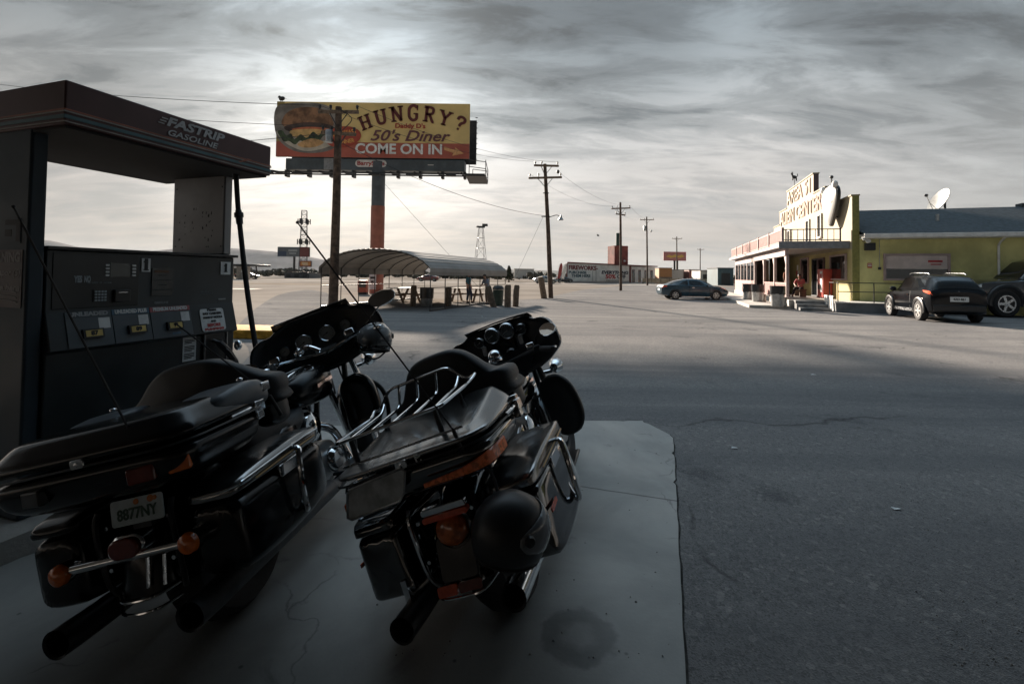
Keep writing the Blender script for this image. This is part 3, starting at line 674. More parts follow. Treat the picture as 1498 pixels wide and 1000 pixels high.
# ================================================================== carport, picnic area
cp0 = at(469, 449, 20.75); cp0.z = 0
cp = thing('carport', 'long round topped metal carport open at the sides over picnic tables', 'carport', cp0, (0, 0, -HD))
CW, CL, CZ, CP = 5.35, 9.4, 1.72, 2.50
def arch(y, z_lo, off=0.):
    pts = [(0-off, y, z_lo), (0-off, y, CZ-.12)]
    for k in range(17):
        u = k/16; x = -off+(CW+2*off)*u; e = 1-abs(2*u-1)**2.3
        pts.append((x, y, CZ+(CP-CZ)*e**.75+off))
    pts += [(CW+off, y, CZ-.12), (CW+off, y, z_lo)]; return pts
def corr_mat():
    m = mat('carport_sheet', (.21, .205, .195), .6, .2, var=.12, vs=.8); t = m.node_tree; b = t.nodes['Principled BSDF']
    return m
cm = corr_mat()
rings = []
for i in range(len(arch(0, 1.45, .03))): rings.append([])
A = arch(0, 1.45, .03); ny = 2; mbr = MB()
out_ = []
for (x, _, z) in A: out_.append((x, z))
# ribbed sheet: profile subdivided with small ribs running along the length
fine = []
for (a, b_) in zip(out_, out_[1:]):
    n = max(1, int(math.hypot(b_[0]-a[0], b_[1]-a[1])/.08))
    for i in range(n): fine.append((a[0]+(b_[0]-a[0])*i/n, a[1]+(b_[1]-a[1])*i/n))
fine.append(out_[-1])
cxm, czm = CW/2, 1.0; prof = []
for i, (x, z) in enumerate(fine):
    k = .018 if i % 3 == 0 else 0; d = Vector((x-cxm, z-czm)).normalized(); prof.append((x+d.x*k, z+d.y*k))
mbr.loft([[(x, -.12, z) for x, z in prof], [(x, CL+.12, z) for x, z in prof]], False, False, closed=False)
ro = mbr.obj('roof', cm, cp, smooth=None); sd = ro.modifiers.new('solid', 'SOLIDIFY'); sd.thickness = .015; sd.offset = 1
for i in range(8):
    y = CL*i/7; a_ = arch(y, 0, 0)
    MB().tube(a_, .022, 6).obj('hoop', M_['steel_dark'], cp)
for x in (0, CW): MB().beam((x, 0, .035), (x, CL, .035), .06).obj('base_rail', M_['steel_dark'], cp)
for x in (0, CW): MB().beam((x, 0, .95), (x, CL, .95), .03).obj('side_rail', M_['steel_dark'], cp)
def to_cp(px, py, z=0): return gp(px, py, z)
def picnic(loc, rz, label):
    t = thing('picnic_table', label, 'picnic table', loc, (0, 0, rz), 'picnic tables under the carport')
    MB().box((-.9, -.38, .72), (.9, .38, .76)).obj('table_top', M_['white_paint'], t)
    for s_ in (-1, 1):
        MB().box((-.9, s_*.62-.13, .42), (.9, s_*.62+.13, .46)).obj('bench', M_['wood_old'], t)
        m_ = MB()
        for s2 in (-1, 1): m_.beam((s_*.65, s2*.62, 0), (s_*.65, s2*.22, .72), .08, .1)
        m_.beam((s_*.65, -.72, .39), (s_*.65, .72, .39), .06, .1); m_.obj('leg_frame', M_['wood_old'], t)
def onpx(px, d): p = at(px, 420, d); p.z = 0; return p
picnic(onpx(590, 25.5), rad(60), 'picnic table behind the black bag bin under the left half of the carport')
picnic(onpx(684, 26.5), rad(-20), 'picnic table at the right end of the carport with a person standing behind it')
def bollard(px, py, d, h, w, lean, label):
    b = at(px, py, d); b.z = 0
    o = thing('wooden_bollard', label, 'bollard', b, (0, lean, random.uniform(0, .6)), 'old timber bollards along the lot edge')
    m_ = MB(); m_.loft([[(x*s_, y*s_, z) for x, y in rrect(w, w, w*.22, 2)] for z, s_ in ((-.1, 1), (h*.5, .97), (h*.93, .98), (h, .8))])
    m_.obj('post', M_['wood_old'], o)
bollard(604, 448, 22.0, .98, .27, .03, 'timber bollard left of the black bag bin at the carport')
bollard(656, 447, 22.3, .92, .26, 0, 'timber bollard in the middle of the carport front')
bollard(722, 447.5, 22.2, 1.02, .27, -.28, 'strongly tilted timber bollard beside the green litter bin')
bollard(742.5, 447, 22.3, 1.06, .28, 0, 'left one of the upright timber bollard pair right of the carport')
bollard(754, 446, 22.7, 1.04, .26, .05, 'right one of the upright timber bollard pair right of the carport')
bollard(796, 436.5, 31.0, 1.45, .34, -.2, 'grey tilted stump leaning next to the lamp pole foot')
def bag_bin(loc, label, r, h, cm_, name='trash_can', grp=None, skirt=.42):
    o = thing(name, label, 'trash can', loc, (0, 0, random.uniform(0, 3)), grp)
    MB().lathe([(r*.86, 0), (r*.9, h*.04), (r*.95, h*.5), (r*.97, h*.52), (r, h*.94), (r*1.05, h*.97), (r*1.05, h), (r*.98, h), (r*.9, h*.4), (.001, h*.35)], None, 22).obj('barrel', cm_, o)
    n = 30; rings = []
    for z, rr, j in ((h*(1-skirt), r*1.06, .035), (h*.8, r*1.08, .02), (h*1.02, r*1.09, .006), (h*1.02, r*.95, .006), (h*.7, r*.8, .01)):
        rings.append([((rr+random.uniform(-j, j)*r*2)*math.cos(2*PI*k/n), (rr+random.uniform(-j, j)*r*2)*math.sin(2*PI*k/n), z+(random.uniform(-j, j)*h*.9)) for k in range(n)])
    MB().loft(rings, False, True).obj('bag', mat('bag_plastic', (.012, .014, .017), .3, var=.3, vs=9), o, smooth=50)
bag_bin(onpx(624.5, 22.2), 'pale barrel with a black bin bag over its rim at the carport front', .30, .86, M_['galv'], skirt=.55)
gb = thing('litter_bin', 'dark green litter bin with a hood beside the tilted bollard', 'litter bin', onpx(729, 23.2))
MB().lathe([(.22, 0), (.25, .3), (.27, .75), (.28, .78), (.001, .78)], None, 18).obj('body', mat('bin_green', (.03, .06, .05), .5), gb)
MB().lathe([(.28, .80), (.29, .86), (.2, .98), (.001, 1.0)], None, 18).obj('hood', M_['satin_black'], gb)

# ================================================================== far background
def far_board(px0, px1, y0, y1, d, ybase, posts, label, faces, pcol='steel_dark', name='roadside_sign'):
    a = at(px0, y1, d); b = at(px1, y0, d); base = at((px0+px1)/2, 405, d); base.z = 0
    o = thing(name, label, 'sign', base); w = b.x-a.x; z0, z1 = a.z, b.z
    MB().box((-w/2, 0, z0), (w/2, .5, z1)).obj('panel', M_['steel_dark'], o)
    for i, (f0, f1, g0, g1, m_) in enumerate(faces):
        MB().box((-w/2+w*f0, -.05-.02*i, z0+(z1-z0)*g0), (-w/2+w*f1, -.01-.02*i, z0+(z1-z0)*g1)).obj('poster', m_, o, smooth=None)
    for f_, r_ in posts: MB().cyl((-w/2+w*f_, .25, 0), (-w/2+w*f_, .25, z0+.05), r_, n=12).obj('post', M_[pcol], o)
    return o, w, z0, z1
c_blue = mat('sign_blue', (.035, .06, .11), .5); c_slate = mat('sign_slate', (.11, .13, .15), .5, var=.2, vs=.3); c_dkred = mat('sign_dark_red', (.14, .04, .04), .5)
c_pink = mat('sign_pink', (.45, .16, .17), .5, var=.2, vs=.3); c_orange = mat('sign_orange', (.55, .22, .06), .5); c_cream = mat('sign_cream', (.6, .5, .33), .6)
o, w, z0, z1 = far_board(405, 452, 361.5, 375, 150, 400, [(.52, .35)], 'distant dark billboard with a blue corner on one pole at left', [(0, .68, 0, 1, c_slate), (.02, .28, .05, .55, c_blue), (.70, .99, .03, .97, c_dkred)])
MB().box((-1.6, -.12, (z0+z1)/2+.1), (1.2, -.10, (z0+z1)/2+.75)).box((-1.3, -.12, (z0+z1)/2-.7), (.9, -.10, (z0+z1)/2-.3)).obj('sign_patch', mat('sign_grey', (.3, .33, .35), .6), o, smooth=None)
o, w, z0, z1 = far_board(437.5, 455, 381.5, 390, 140, 400, [(.2, .14), (.55, .14)], 'small orange and red sign below the dark distant billboard', [(0, 1, 0, 1, c_dkred), (.1, .95, .2, .85, c_orange)])
MB().box((-1.0, -.12, (z0+z1)/2-.1), (.8, -.10, (z0+z1)/2+.4)).box((-.7, -.12, (z0+z1)/2-.5), (.9, -.10, (z0+z1)/2-.25)).obj('sign_patch', c_cream, o, smooth=None)
o, w, z0, z1 = far_board(970.5, 1003.5, 368.5, 381, 128, 402, [(.5, .28), (.62, .28)], 'pink red and yellow roadside sign on two posts', [(0, 1, 0, 1, c_pink), (.06, .94, .12, .88, mat('sign_rose', (.5, .22, .2), .5))])
MB().prism([(x*w*.5, z*.6) for x, z in [(-.8, -.2), (-.5, .7), (-.25, .1), (.0, .8), (.3, .2), (.6, .75), (.85, -.1), (.5, -.7), (.1, -.35), (-.4, -.75)]], .03, frame((0, -.12, (z0+z1)/2), (1,0,0), (0,0,1))).obj('sign_patch', mat('sign_yellow', (.7, .5, .12), .6), o, smooth=None)
def lattice(px, ytop, d, w0, w1, label, name, segs, plats=(), cat='tower'):
    b = at(px, 405, d); b.z = 0; H_ = at(px, ytop, d).z; o = thing(name, label, cat, b, (0, 0, .3)); m_ = MB()
    def cor(z): s_ = w0+(w1-w0)*z/H_; return [Vector((sx*s_/2, sy*s_/2, z)) for sx, sy in ((-1,-1), (1,-1), (1,1), (-1,1))]
    r_ = max(.05, H_*.0035)
    for i in range(segs):
        A, B = cor(H_*i/segs), cor(H_*(i+1)/segs)
        for k in range(4):
            l = (k+1) % 4; m_.tube([A[k], B[k]], r_, 5); m_.tube([B[k], B[l]], r_*.7, 4); m_.tube([A[k], B[l]] if i % 2 else [A[l], B[k]], r_*.6, 4)
    m_.obj('lattice', M_['steel_dark'], o, smooth=None)
    return o, H_
o, H_ = lattice(443, 308, 200, 3.2, 2.0, 'tall lattice cell tower with two antenna rings far behind the dark billboard', 'cell_tower', 16)
for z in (H_*.83, H_*.52):
    for k in range(6):
        a = PI*k/3; MB().box((-.45, -.15, -1.1), (.45, .15, 1.1), Matrix.Translation((2.4*math.cos(a), 2.4*math.sin(a), z)) @ Matrix.Rotation(a+PI/2, 4, 'Z')).obj('antenna_panel', M_['ink'], o)
    MB().lathe([(2.2, -.1), (2.35, -.1), (2.35, .1), (2.2, .1)], Matrix.Translation((0, 0, z)), 12).obj('antenna_ring', M_['steel_dark'], o)
o, H_ = lattice(702.5, 333, 150, 4.2, 1.2, 'distant lattice windmill tower rising behind the carport roof', 'windmill_tower', 5)
MB().box((-1.4, -.6, H_), (1.2, .6, H_+.5)).box((.4, -.1, H_+.5), (2.2, .1, H_+1.3)).obj('platform', M_['steel_dark'], o)
# distant fuel station with flat canopy
sg = at(352, 408, 92); sg.z = 0
fs = thing('fuel_station_canopy', 'distant flat fuel station canopy on pale columns at the far left', 'fuel station', sg)
k_ = 92/F_PX; zt = at(352, 386.5, 92).z; zb_ = at(352, 389.5, 92).z
MB().box((-7, -3, zb_), (3.2, 5, zt)).obj('canopy', M_['steel_dark'], fs, bevel=.03)
for x in (-5.5, -2., -.2, 1.2): MB().box((x-.42, -.4, 0), (x+.42, .4, zb_)).obj('column', M_['concrete_light'], fs)
for x in (3., ): MB().cyl((x, 0, 0), (x, 0, zb_), .12).obj('column', M_['steel_dark'], fs)
for x, c_, l in ((-3.8, 'ink', 'dark fuel pump under the distant flat canopy'), (.5, 'galv', 'pale fuel pump under the distant flat canopy')):
    pu = thing('fuel_pump', l, 'fuel pump', (sg.x+x, sg.y, 0)); MB().box((-.5, -.35, 0), (.5, .35, 1.2)).box((-.4, -.3, 1.2), (.4, .3, 2.0)).obj('cabinet', M_[c_], pu, bevel=.05); MB().box((-.35, -.36, 1.3), (.35, -.31, 1.8)).obj('display', M_['paper'], pu)
def shed(name, px0, px1, ytop, d, dep, col, label, cat, roof=None, n=0, rz=0., ribs=True):
    a = at(px0, 408, d); b = at(px1, 408, d); h = at((px0+px1)/2, ytop, d).z; w = b.x-a.x
    o = thing(name, label, cat, ((a.x+b.x)/2, d, 0), (0, 0, rz)); m_ = MB().box((-w/2, 0, 0), (w/2, dep, h-.12))
    m_.obj('walls', col, o)
    MB().box((-w/2-.1, -.1, h-.12), (w/2+.1, dep+.1, h)).obj('roof', roof or M_['steel_dark'], o)
    if ribs:
        m_ = MB()
        for i in range(int(w/.6)): m_.box((-w/2+.3+i*.6-.05, -.05, .15), (-w/2+.3+i*.6+.05, -.002, h-.2))
        m_.obj('ribs', col, o, smooth=None)
    for i in range(n):
        x = -w/2+w*(i+.5)/n; MB().box((x-w*.28/n, -.08, .2), (x+w*.28/n, -.052, h*.7)).obj('door', M_['steel_dark'], o)
    return o
shed('warehouse', 752, 781, 393, 190, 12, mat('shed_white', (.55, .55, .53), .7, var=.1, vs=.1), 'low white warehouse far behind the carport end', 'building')
shed('warehouse', 416, 452, 398, 118, 8, mat('shed_dark', (.07, .075, .08), .7), 'long low dark building under the distant billboard', 'building', n=3)
shed('utility_shed', 420, 428, 396, 125, 4, mat('shed_brown', (.14, .11, .09), .7), 'tiny brown shed behind the low dark building', 'building', ribs=False)
shed('orange_truck_box', 964, 983, 391.5, 108, 3, mat('truck_orange', (.45, .22, .09), .6), 'orange truck box parked behind the transformer pole', 'truck box')
_ob = [o for o in bpy.data.objects if o.name == 'orange_truck_box'][0]
MB().box((-1.52, -.12, 0), (1.52, -.06, 1.5)).obj('chassis_skirt', mat('skirt_tan', (.20, .165, .135), .9, var=.2), _ob)
shed('white_trailer', 968, 1000, 394, 114, 3, mat('trailer_white', (.6, .58, .55), .5), 'white trailer behind the orange truck box', 'trailer')
shed('shipping_container', 1008, 1024, 394, 112, 5, mat('cont_red', (.20, .07, .055), .6, var=.2, vs=.4), 'rusty red shipping container behind the parked cars', 'container', roof=M_['steel_dark'])
shed('shipping_container', 1024.5, 1042, 395, 104, 5, mat('cont_white', (.58, .57, .53), .6, var=.15, vs=.4), 'white shipping container between the red one and the teal one', 'container', n=1)
shed('shipping_container', 1042, 1051, 396, 102, 5, mat('cont_tan', (.40, .31, .22), .6, var=.15, vs=.4), 'narrow tan container end next to the teal container', 'container')
shed('shipping_container', 1050, 1073, 391.5, 92, 5, mat('cont_teal', (.06, .11, .13), .6, var=.2, vs=.4), 'dark teal shipping container beside the pink porch', 'container', n=1)
# long chain fence behind
ff = thing('boundary_fence', 'long low tan boundary fence behind the parked cars', 'fence', (at(940, 405, 100).x, 100, 0))
m_ = MB()
for i in range(12): m_.box((i*1.9, 0, 0), (i*1.9+.12, .12, 1.3))
m_.obj('posts', M_['wood_old'], ff); MB().box((0, .02, .25), (21, .08, 1.15)).obj('boards', mat('fence_tan', (.42, .33, .24), .8, var=.2, vs=1), ff)

# fireworks store: one long wall turned away to the right
fa = Vector((at(829, 411, 100).x, 100, 0)); fb = Vector((at(960, 411, 127).x, 127, 0)); fdir = (fb-fa); FL = fdir.length
fz = math.atan2(fdir.y, fdir.x)
fw = thing('fireworks_store', 'long white single storey fireworks store with painted lettering and dark red trim', 'store', fa, (0, 0, fz))
fbp = Vector((at(920, 411, 118).x, 118, 0)); s1 = (fbp-fa).length; FH = 4.15
wm = mat('store_white', (.80, .80, .77), .7, var=.12, vs=.5); trim = mat('store_trim', (.15, .035, .03), .6)
MB().prism([(0, 0), (s1, 0), (s1, 9), (12, 9)], FH).obj('wall', wm, fw); MB().box((s1, .02, 0), (FL, 9, FH-.12)).obj('storefront_wall', wm, fw)
MB().prism([(-.2, -.3), (FL+.2, -.3), (FL+.2, 9.3), (12, 9.3)], .28, Matrix.Translation((0, 0, FH))).obj('roof', trim, fw); MB().box((-.12, -.12, 0), (.12, .0, FH)).box((s1-.5, -.12, 0), (s1+.3, 0, FH)).obj('trim', trim, fw)
MB().box((.12, -.06, 0), (s1-.5, -.003, .35)).obj('skirting', M_['galv'], fw)
m_ = MB()
for x in (s1*.37, s1*.42): m_.box((x-.06, -.05, .3), (x+.06, -.003, FH*.72))
m_.obj('joint_strips', M_['galv'], fw)
ftx = lambda body, xc, zc_, size, w_, m2, bold=.02, shear=0: MB().text(body, size, frame((xc, -.02, zc_), (1,0,0), (0,0,1)), .03, bold=bold, width=w_, shear=shear).obj('lettering', m2, fw, smooth=None)
ir = mat('paint_maroon', (.20, .03, .03), .7); it = mat('paint_teal', (.03, .09, .12), .7); iN = mat('paint_navy', (.02, .025, .05), .7); irr = mat('paint_red', (.5, .05, .05), .7)
ftx('FIREWORKS-', s1*.235, FH*.78, 1.25, s1*.42, ir, .05); ftx('PURCHASE', s1*.15, FH*.535, .8, s1*.25, it, .03); ftx('THEM HERE', s1*.20, FH*.36, .85, s1*.27, it, .03)
ftx('EVERYTHING', s1*.73, FH*.57, 1.0, s1*.46, iN, .05, .2); ftx('50%', s1*.655, FH*.33, 1.35, s1*.17, irr, .05); ftx('OFF', s1*.84, FH*.33, 1.3, s1*.15, iN, .05); m_ = MB()
for k in range(9): m_.box((s1*.58+k*.62, -.03, FH*.09), (s1*.58+k*.62+.5, -.004, FH*.09+.28))
m_.obj('faded_line', M_['galv'], fw, smooth=None)
for i in range(4):
    x0 = s1+.9+(FL-s1-1.)*i/4; win = MB().box((x0, -.03, .1), (x0+1.25, .018, FH*.78)).obj('window', trim, fw); MB().box((x0+.1, -.05, .25), (x0+1.15, -.032, FH*.72)).obj('pane', M_['glass_dark'], win)
# flags and red tower
def flag(px, yt, yb, d, m_, label, lean):
    b = at(px, yb, d); b.z = 0; h = at(px, yt, d).z; o = thing('feather_flag', label, 'flag', b, (0, lean, 0))
    MB().tube(smooth_path([(0,0,0), (0,0,h*.7), (.15,0,h*.95), (.5,0,h)], 5), .03, 6).obj('flag_pole', M_['galv'], o)
    pts = smooth_path([(0, h*.25), (.05, h*.7), (.2, h*.93), (.5, h*.98), (.75, h*.8), (.7, h*.5), (.55, h*.25)], 4); pts = smooth_path([(x, z, 0) for x, z in [(0.03, h*.25), (.06, h*.7), (.2, h*.93), (.5, h*.98), (.72, h*.8), (.66, h*.5), (.5, h*.25)]], 4)
    MB().prism([(p.x, p.y) for p in pts], .012, frame((0, 0, 0), (1,0,0), (0,0,1))).obj('banner', m_, o, smooth=None)
flag(814.5, 384, 409, 92, ir, 'dark red feather flag left of the fireworks store', .12); flag(820, 385, 410, 90, M_['white_paint'], 'white feather flag next to the dark red one', .14)
tb = at(903.5, 405, 132); tb.z = 0; tw = thing('red_tower', 'square rust red tower with a dark green chimney rising behind the fireworks store', 'tower', tb, (0, 0, .25))
ht = at(903, 360, 132).z; w2 = 2.05; tm = mat('tower_red', (.24, .075, .06), .75, var=.25, vs=.6)
MB().box((-w2, -w2, 0), (w2, w2, ht)).obj('shaft', tm, tw)
m_ = MB()
for i in range(11):
    for s_ in (-1, 1): m_.box((-w2-.05, s_*w2-.04 if s_ > 0 else -w2-.08, 1+i*.85), (w2+.05, w2+.08 if s_ > 0 else -w2+.0-.002, 1.12+i*.85))
m_.obj('bands', tm, tw)
MB().cyl((0, 0, ht), (0, 0, at(903, 341, 132).z), .55, n=14).obj('chimney', mat('chimney_green', (.02, .06, .05), .6), tw)
MB().ball((.9, -w2-.3, at(903, 382, 132).z), .35, 8).obj('lamp', M_['white_paint'], tw)

# ================================================================== unseen building added behind the camera: its roof shades the pad, chrome reflects it
shop = thing('unseen_shade_shop', 'unseen added building whose deep flat roof overhang shades the pad, behind the viewpoint', 'shop', (0, -5.2, 0), (0, 0, 0))
MB().box((-16, -6, 0), (14, 0, 3.35)).obj('walls', mat('shop_wall', (.07, .068, .065), .85, var=.15, vs=1), shop)
MB().box((-16.5, -6.5, 3.352), (14.5, 7.95, 3.75)).obj('roof', mat('shop_roof', (.05, .05, .052), .8, var=.15, vs=1), shop, bevel=.03)
for x in (-11, -3.5, 4, 9): 
    w_ = MB().box((x-1.3, .002, .8), (x+1.3, .05, 2.5)).obj('window', M_['white_paint'], shop); MB().box((x-1.2, .051, .9), (x+1.2, .06, 2.4)).obj('pane', M_['glass_dark'], w_)
d_ = MB().box((.0, .002, 0), (1.1, .06, 2.2)).obj('door', M_['steel_dark'], shop); MB().cyl((.95, .1, .9), (.95, .1, 1.2), .02, n=8).obj('handle', M_['dull_chrome'], d_)
for x in (-15.5, 13.5): MB().box((x-.15, 5.0, 0), (x+.15, 5.3, 3.35)).obj('roof_post', M_['steel_dark'], shop)
# ================================================================== the alien themed store (local x = out of the facade towards the right, y = away along the facade)
BC = Vector((16.6, 23.0, 0)); BR = (0, 0, -HD)
def boards(m, scale, axis='Z', strength=.5):
    t = m.node_tree; b = t.nodes['Principled BSDF']; tcn = N('ShaderNodeTexCoord', t)
    w = N('ShaderNodeTexWave', t, bands_direction=axis, wave_profile='SAW'); w.inputs['Scale'].default_value = scale; w.inputs['Distortion'].default_value = .05
    lk(tcn.outputs['Object'], w.inputs['Vector'], t)
    bp = N('ShaderNodeBump', t); bp.inputs['Strength'].default_value = strength; bp.inputs['Distance'].default_value = .02
    lk(w.outputs[0], bp.inputs['Height'], t); lk(bp.outputs[0], b.inputs['Normal'], t); return m
crm_p = boards(mat('cream_siding', (.30, .262, .175), .7, var=.07, vs=1.2), 1.6)
yel_p = boards(mat('yellow_siding', (.42, .365, .16), .7, var=.08, vs=1.), 1.6)
oli_p = mat('lime_stucco', (.60, .565, .25), .9, var=.20, vs=.55, bump=.6, bs=22, spec=.2)
pnk = mat('pink_paint', (.33, .165, .15), .6, var=.1, vs=3); pnk_l = mat('pale_pink_paint', (.36, .275, .26), .6, var=.1, vs=3)
shn = boards(mat('roof_shingles', (.055, .07, .08), .85, var=.3, vs=6, bump=.3), 2.4, 'Z', .6)
bld = thing('gift_store', 'yellow and cream store with a stepped false front lettered AREA 51 ALIEN CENTER', 'store', BC, BR)
# right wing
MB().box((.28, 0, 0), (18, 10, 3.62)).obj('side_wall', oli_p, bld)
MB().box((.28, .02, 3.62), (18, 9.98, 3.7)).obj('ceiling', M_['white_paint'], bld)
EV, RG_, RY = 3.72, 5.45, 4.7
MB().add([(.3, -.55, EV), (18.4, -.55, EV), (18.4, RY, RG_), (.3, RY, RG_), (.3, 10.3, EV), (18.4, 10.3, EV)], [(0,1,2,3), (3,2,5,4)]).add([(.3, -.55, EV-.08), (18.4, -.55, EV-.08), (18.4, RY, RG_-.08), (.3, RY, RG_-.08), (.3, 10.3, EV-.08), (18.4, 10.3, EV-.08)], [(3,2,1,0), (4,5,2,3)]).obj('roof', shn, bld, smooth=None)
MB().box((.3, -.62, EV-.22), (18.4, -.555, EV-.02)).obj('gutter', M_['white_paint'], bld, bevel=.02)
MB().box((.3, -.55, EV-.24), (18.4, 0, EV-.2)).obj('eave_soffit', M_['white_paint'], bld)
MB().box((9, RY-.2, RG_-.06), (11.6, RY+.3, RG_+.16)).obj('ridge_vent', shn, bld)
def win(parent, x0, x1, z0, z1, y, frame_m, name='window', depth=.09, axis='y', mull=0):
    f_ = MB(); w = .09
    def bx(a0, a1, c0, c1, d0, d1):
        if axis == 'y': f_.box((a0, y+d0, c0), (a1, y+d1, c1))
        else: f_.box((y+d0, a0, c0), (y+d1, a1, c1))
    bx(x0-w, x1+w, z1, z1+w, -depth, -.003); bx(x0-w, x1+w, z0-w, z0, -depth-.03, -.003); bx(x0-w, x0, z0, z1, -depth, -.003); bx(x1, x1+w, z0, z1, -depth, -.003)
    for i in range(mull): xm = x0+(x1-x0)*(i+1)/(mull+1); bx(xm-.03, xm+.03, z0, z1, -depth, -.003)
    o = f_.obj(name, frame_m, parent); f_ = MB(); bx(x0, x1, z0, z1, -.035, -.005); f_.obj('pane', M_['glass_dark'], o, smooth=None); return o
wb = win(bld, 1.35, 3.75, 1.58, 2.68, 0, pnk_l)
MB().box((1.36, -.048, 2.05), (3.74, -.037, 2.67)).obj('painted_reflection', mat('reflection_pink', (.60, .50, .46), .6, var=.12, vs=2), wb, smooth=None)  # pale patch painted over the glass as the upper pane's reflection
MB().box((3.0, -.058, 2.36), (3.55, -.05, 2.46)).box((3.1, -.058, 2.24), (3.5, -.05, 2.29)).obj('red_sticker', M_['ink_red'], wb, smooth=None)
sg1 = MB().box((.62, -.03, 2.08), (.80, -.003, 2.32)).obj('notice', mat('notice_red', (.42, .10, .05), .6), bld)
MB().box((.64, -.036, 2.16), (.78, -.031, 2.2)).box((.64, -.036, 2.24), (.78, -.031, 2.27)).obj('notice_lines', M_['paper'], sg1, smooth=None)
MB().box((1.05, -.06, 2.0), (1.16, -.003, 2.12)).obj('meter', M_['steel_dark'], bld)
MB().tube([(5.6, -.60, 3.52), (5.6, -.2, 3.3), (5.6, -.06, 3.15), (5.6, -.06, .5)], .045, 8).obj('downspout', M_['white_paint'], bld)
MB().tube([(1.105, -.03, 2.12), (1.105, -.03, 3.45), (2.6, -.03, 3.48), (4.4, -.03, 3.48)], .014, 6).obj('conduit', M_['galv'], bld)
for x, y in ((4.2, 1.8), (12.5, 2.2)): MB().cyl((x, y, EV+(RG_-EV)*(y+.55)/(RY+.55)-.05), (x, y, EV+(RG_-EV)*(y+.55)/(RY+.55)+.32), .07, n=12).obj('roof_vent', M_['galv'], bld)
# flood lamps and speaker under the eave
fl = thing('flood_lamp', 'twin white flood lamps and a dark speaker box under the eave at the store corner', 'lamp', BC, BR)
m_ = MB(); 
for x in (.36, .50): m_.lathe([(.001, 0), (.05, .0), (.12, .14), (.11, .16), (.001, .13)], frame((x, -.35, 3.42-(x-.36)*.9), (1, 0, 0), (0, .2, 1)).copy() @ Matrix.Rotation(rad(-20), 4, 'X'), 14)
m_.obj('lamp_heads', M_['white_paint'], fl); MB().box((.48, -.32, 2.92), (.86, -.02, 3.28)).obj('speaker', M_['ink'], fl, bevel=.02)
MB().beam((.43, -.02, 3.38), (.43, -.35, 3.38), .03).obj('bracket', M_['steel_dark'], fl)
# stepped false front
prof = [(0, 3.0), (0, 5.6), (4.0, 5.6), (4.0, 6.75), (6.3, 6.75), (6.3, 8.0), (12.9, 8.0), (12.9, 6.75), (15.3, 6.75), (15.3, 5.75), (17.4, 5.75), (17.4, 4.6), (19.3, 4.6), (19.3, 3.0)]
FM = frame((0, 0, 0), (0, 1, 0), (0, 0, 1))          # local XY -> y,z ; local Z -> +x
MB().prism(prof, .28, FM).obj('false_front', crm_p, bld, smooth=None)
MB().box((0, 0, 0), (.28, 19.3, 3.0)).obj('front_wall', yel_p, bld)
MB().box((0, -.012, 0), (.30, -.002, 5.6)).obj('corner_trim', mat('olive_trim', (.22, .21, .06), .7), bld)
m_ = MB()
for a, b_ in zip(prof[1:-1], prof[2:]):
    if a[1] == b_[1]: m_.box((-.05, a[0]-.03, a[1]), (.33, b_[0]+.03, a[1]+.07))
m_.obj('coping', crm_p, bld)
m_ = MB()
for y0, z0, z1 in ((6.3, 6.82, 8.), (4.0, 5.67, 6.75)): m_.box((.002, y0-.02, z0), (.285, y0-.003, z1))
m_.obj('step_edges', mat('edge_mauve', (.10, .07, .08), .7), bld)
TXT = lambda yc_, zc_: frame((-.03, yc_, zc_), (0, -1, 0), (0, 0, 1))
pl1 = mat('letter_pink', (.42, .25, .21), .6, var=.1, vs=2)
MB().text('AREA 51', 1.30, TXT(9.6, 7.36), .04, bold=.02, width=5.9).obj('lettering', pl1, bld, smooth=None)
MB().text('ALIEN CENTER', 1.30, TXT(9.7, 6.05), .04, bold=.03, width=10.4).obj('lettering', pl1, bld, smooth=None)
MB().text('AREA 51', 1.30, frame((-.056, 9.6, 7.36), (0, -1, 0), (0, 0, 1)), .02, bold=-.012, width=5.7).obj('letter_face', crm_p, bld, smooth=None)
MB().text('ALIEN CENTER', 1.30, frame((-.056, 9.7, 6.05), (0, -1, 0), (0, 0, 1)), .02, bold=-.012, width=10.2).obj('letter_face', crm_p, bld, smooth=None)
for s_, z0, z1, hw in ((4.95, 4.0, 5.25, .30), (7.4, 3.9, 5.2, .32), (12.2, 3.9, 5.0, .32)): win(bld, s_-hw, s_+hw, z0, z1, 0, mat('window_frame_white', (.62, .58, .50), .6), axis='x')
win(bld, .75, 3.0, 1.55, 2.72, 0, pnk_l, axis='x'); win(bld, 7.3, 9.0, 1.3, 2.8, 0, pnk_l, axis='x')
d_ = win(bld, 4.2, 5.2, .55, 2.65, 0, mat('door_frame_mauve', (.11, .075, .085), .6), 'door', axis='x'); d2 = win(bld, 5.35, 6.3, .55, 2.65, 0, M_['steel_dark'], 'door', axis='x')
MB().cyl((-.12, 5.1, 1.5), (-.12, 5.1, 1.8), .02, n=8).obj('handle', M_['chrome'], d_)
for i, (s_, c_) in enumerate(((9.6, 'paper'), (10.0, 'sign_rose'), (9.8, 'paper'))):
    MB().box((-.02, s_, 1.7+.4*(i == 2)), (-.003, s_+.3, 2.05+.4*(i == 2))).obj('poster', M_.get(c_) or M_['ink_red'], bld)
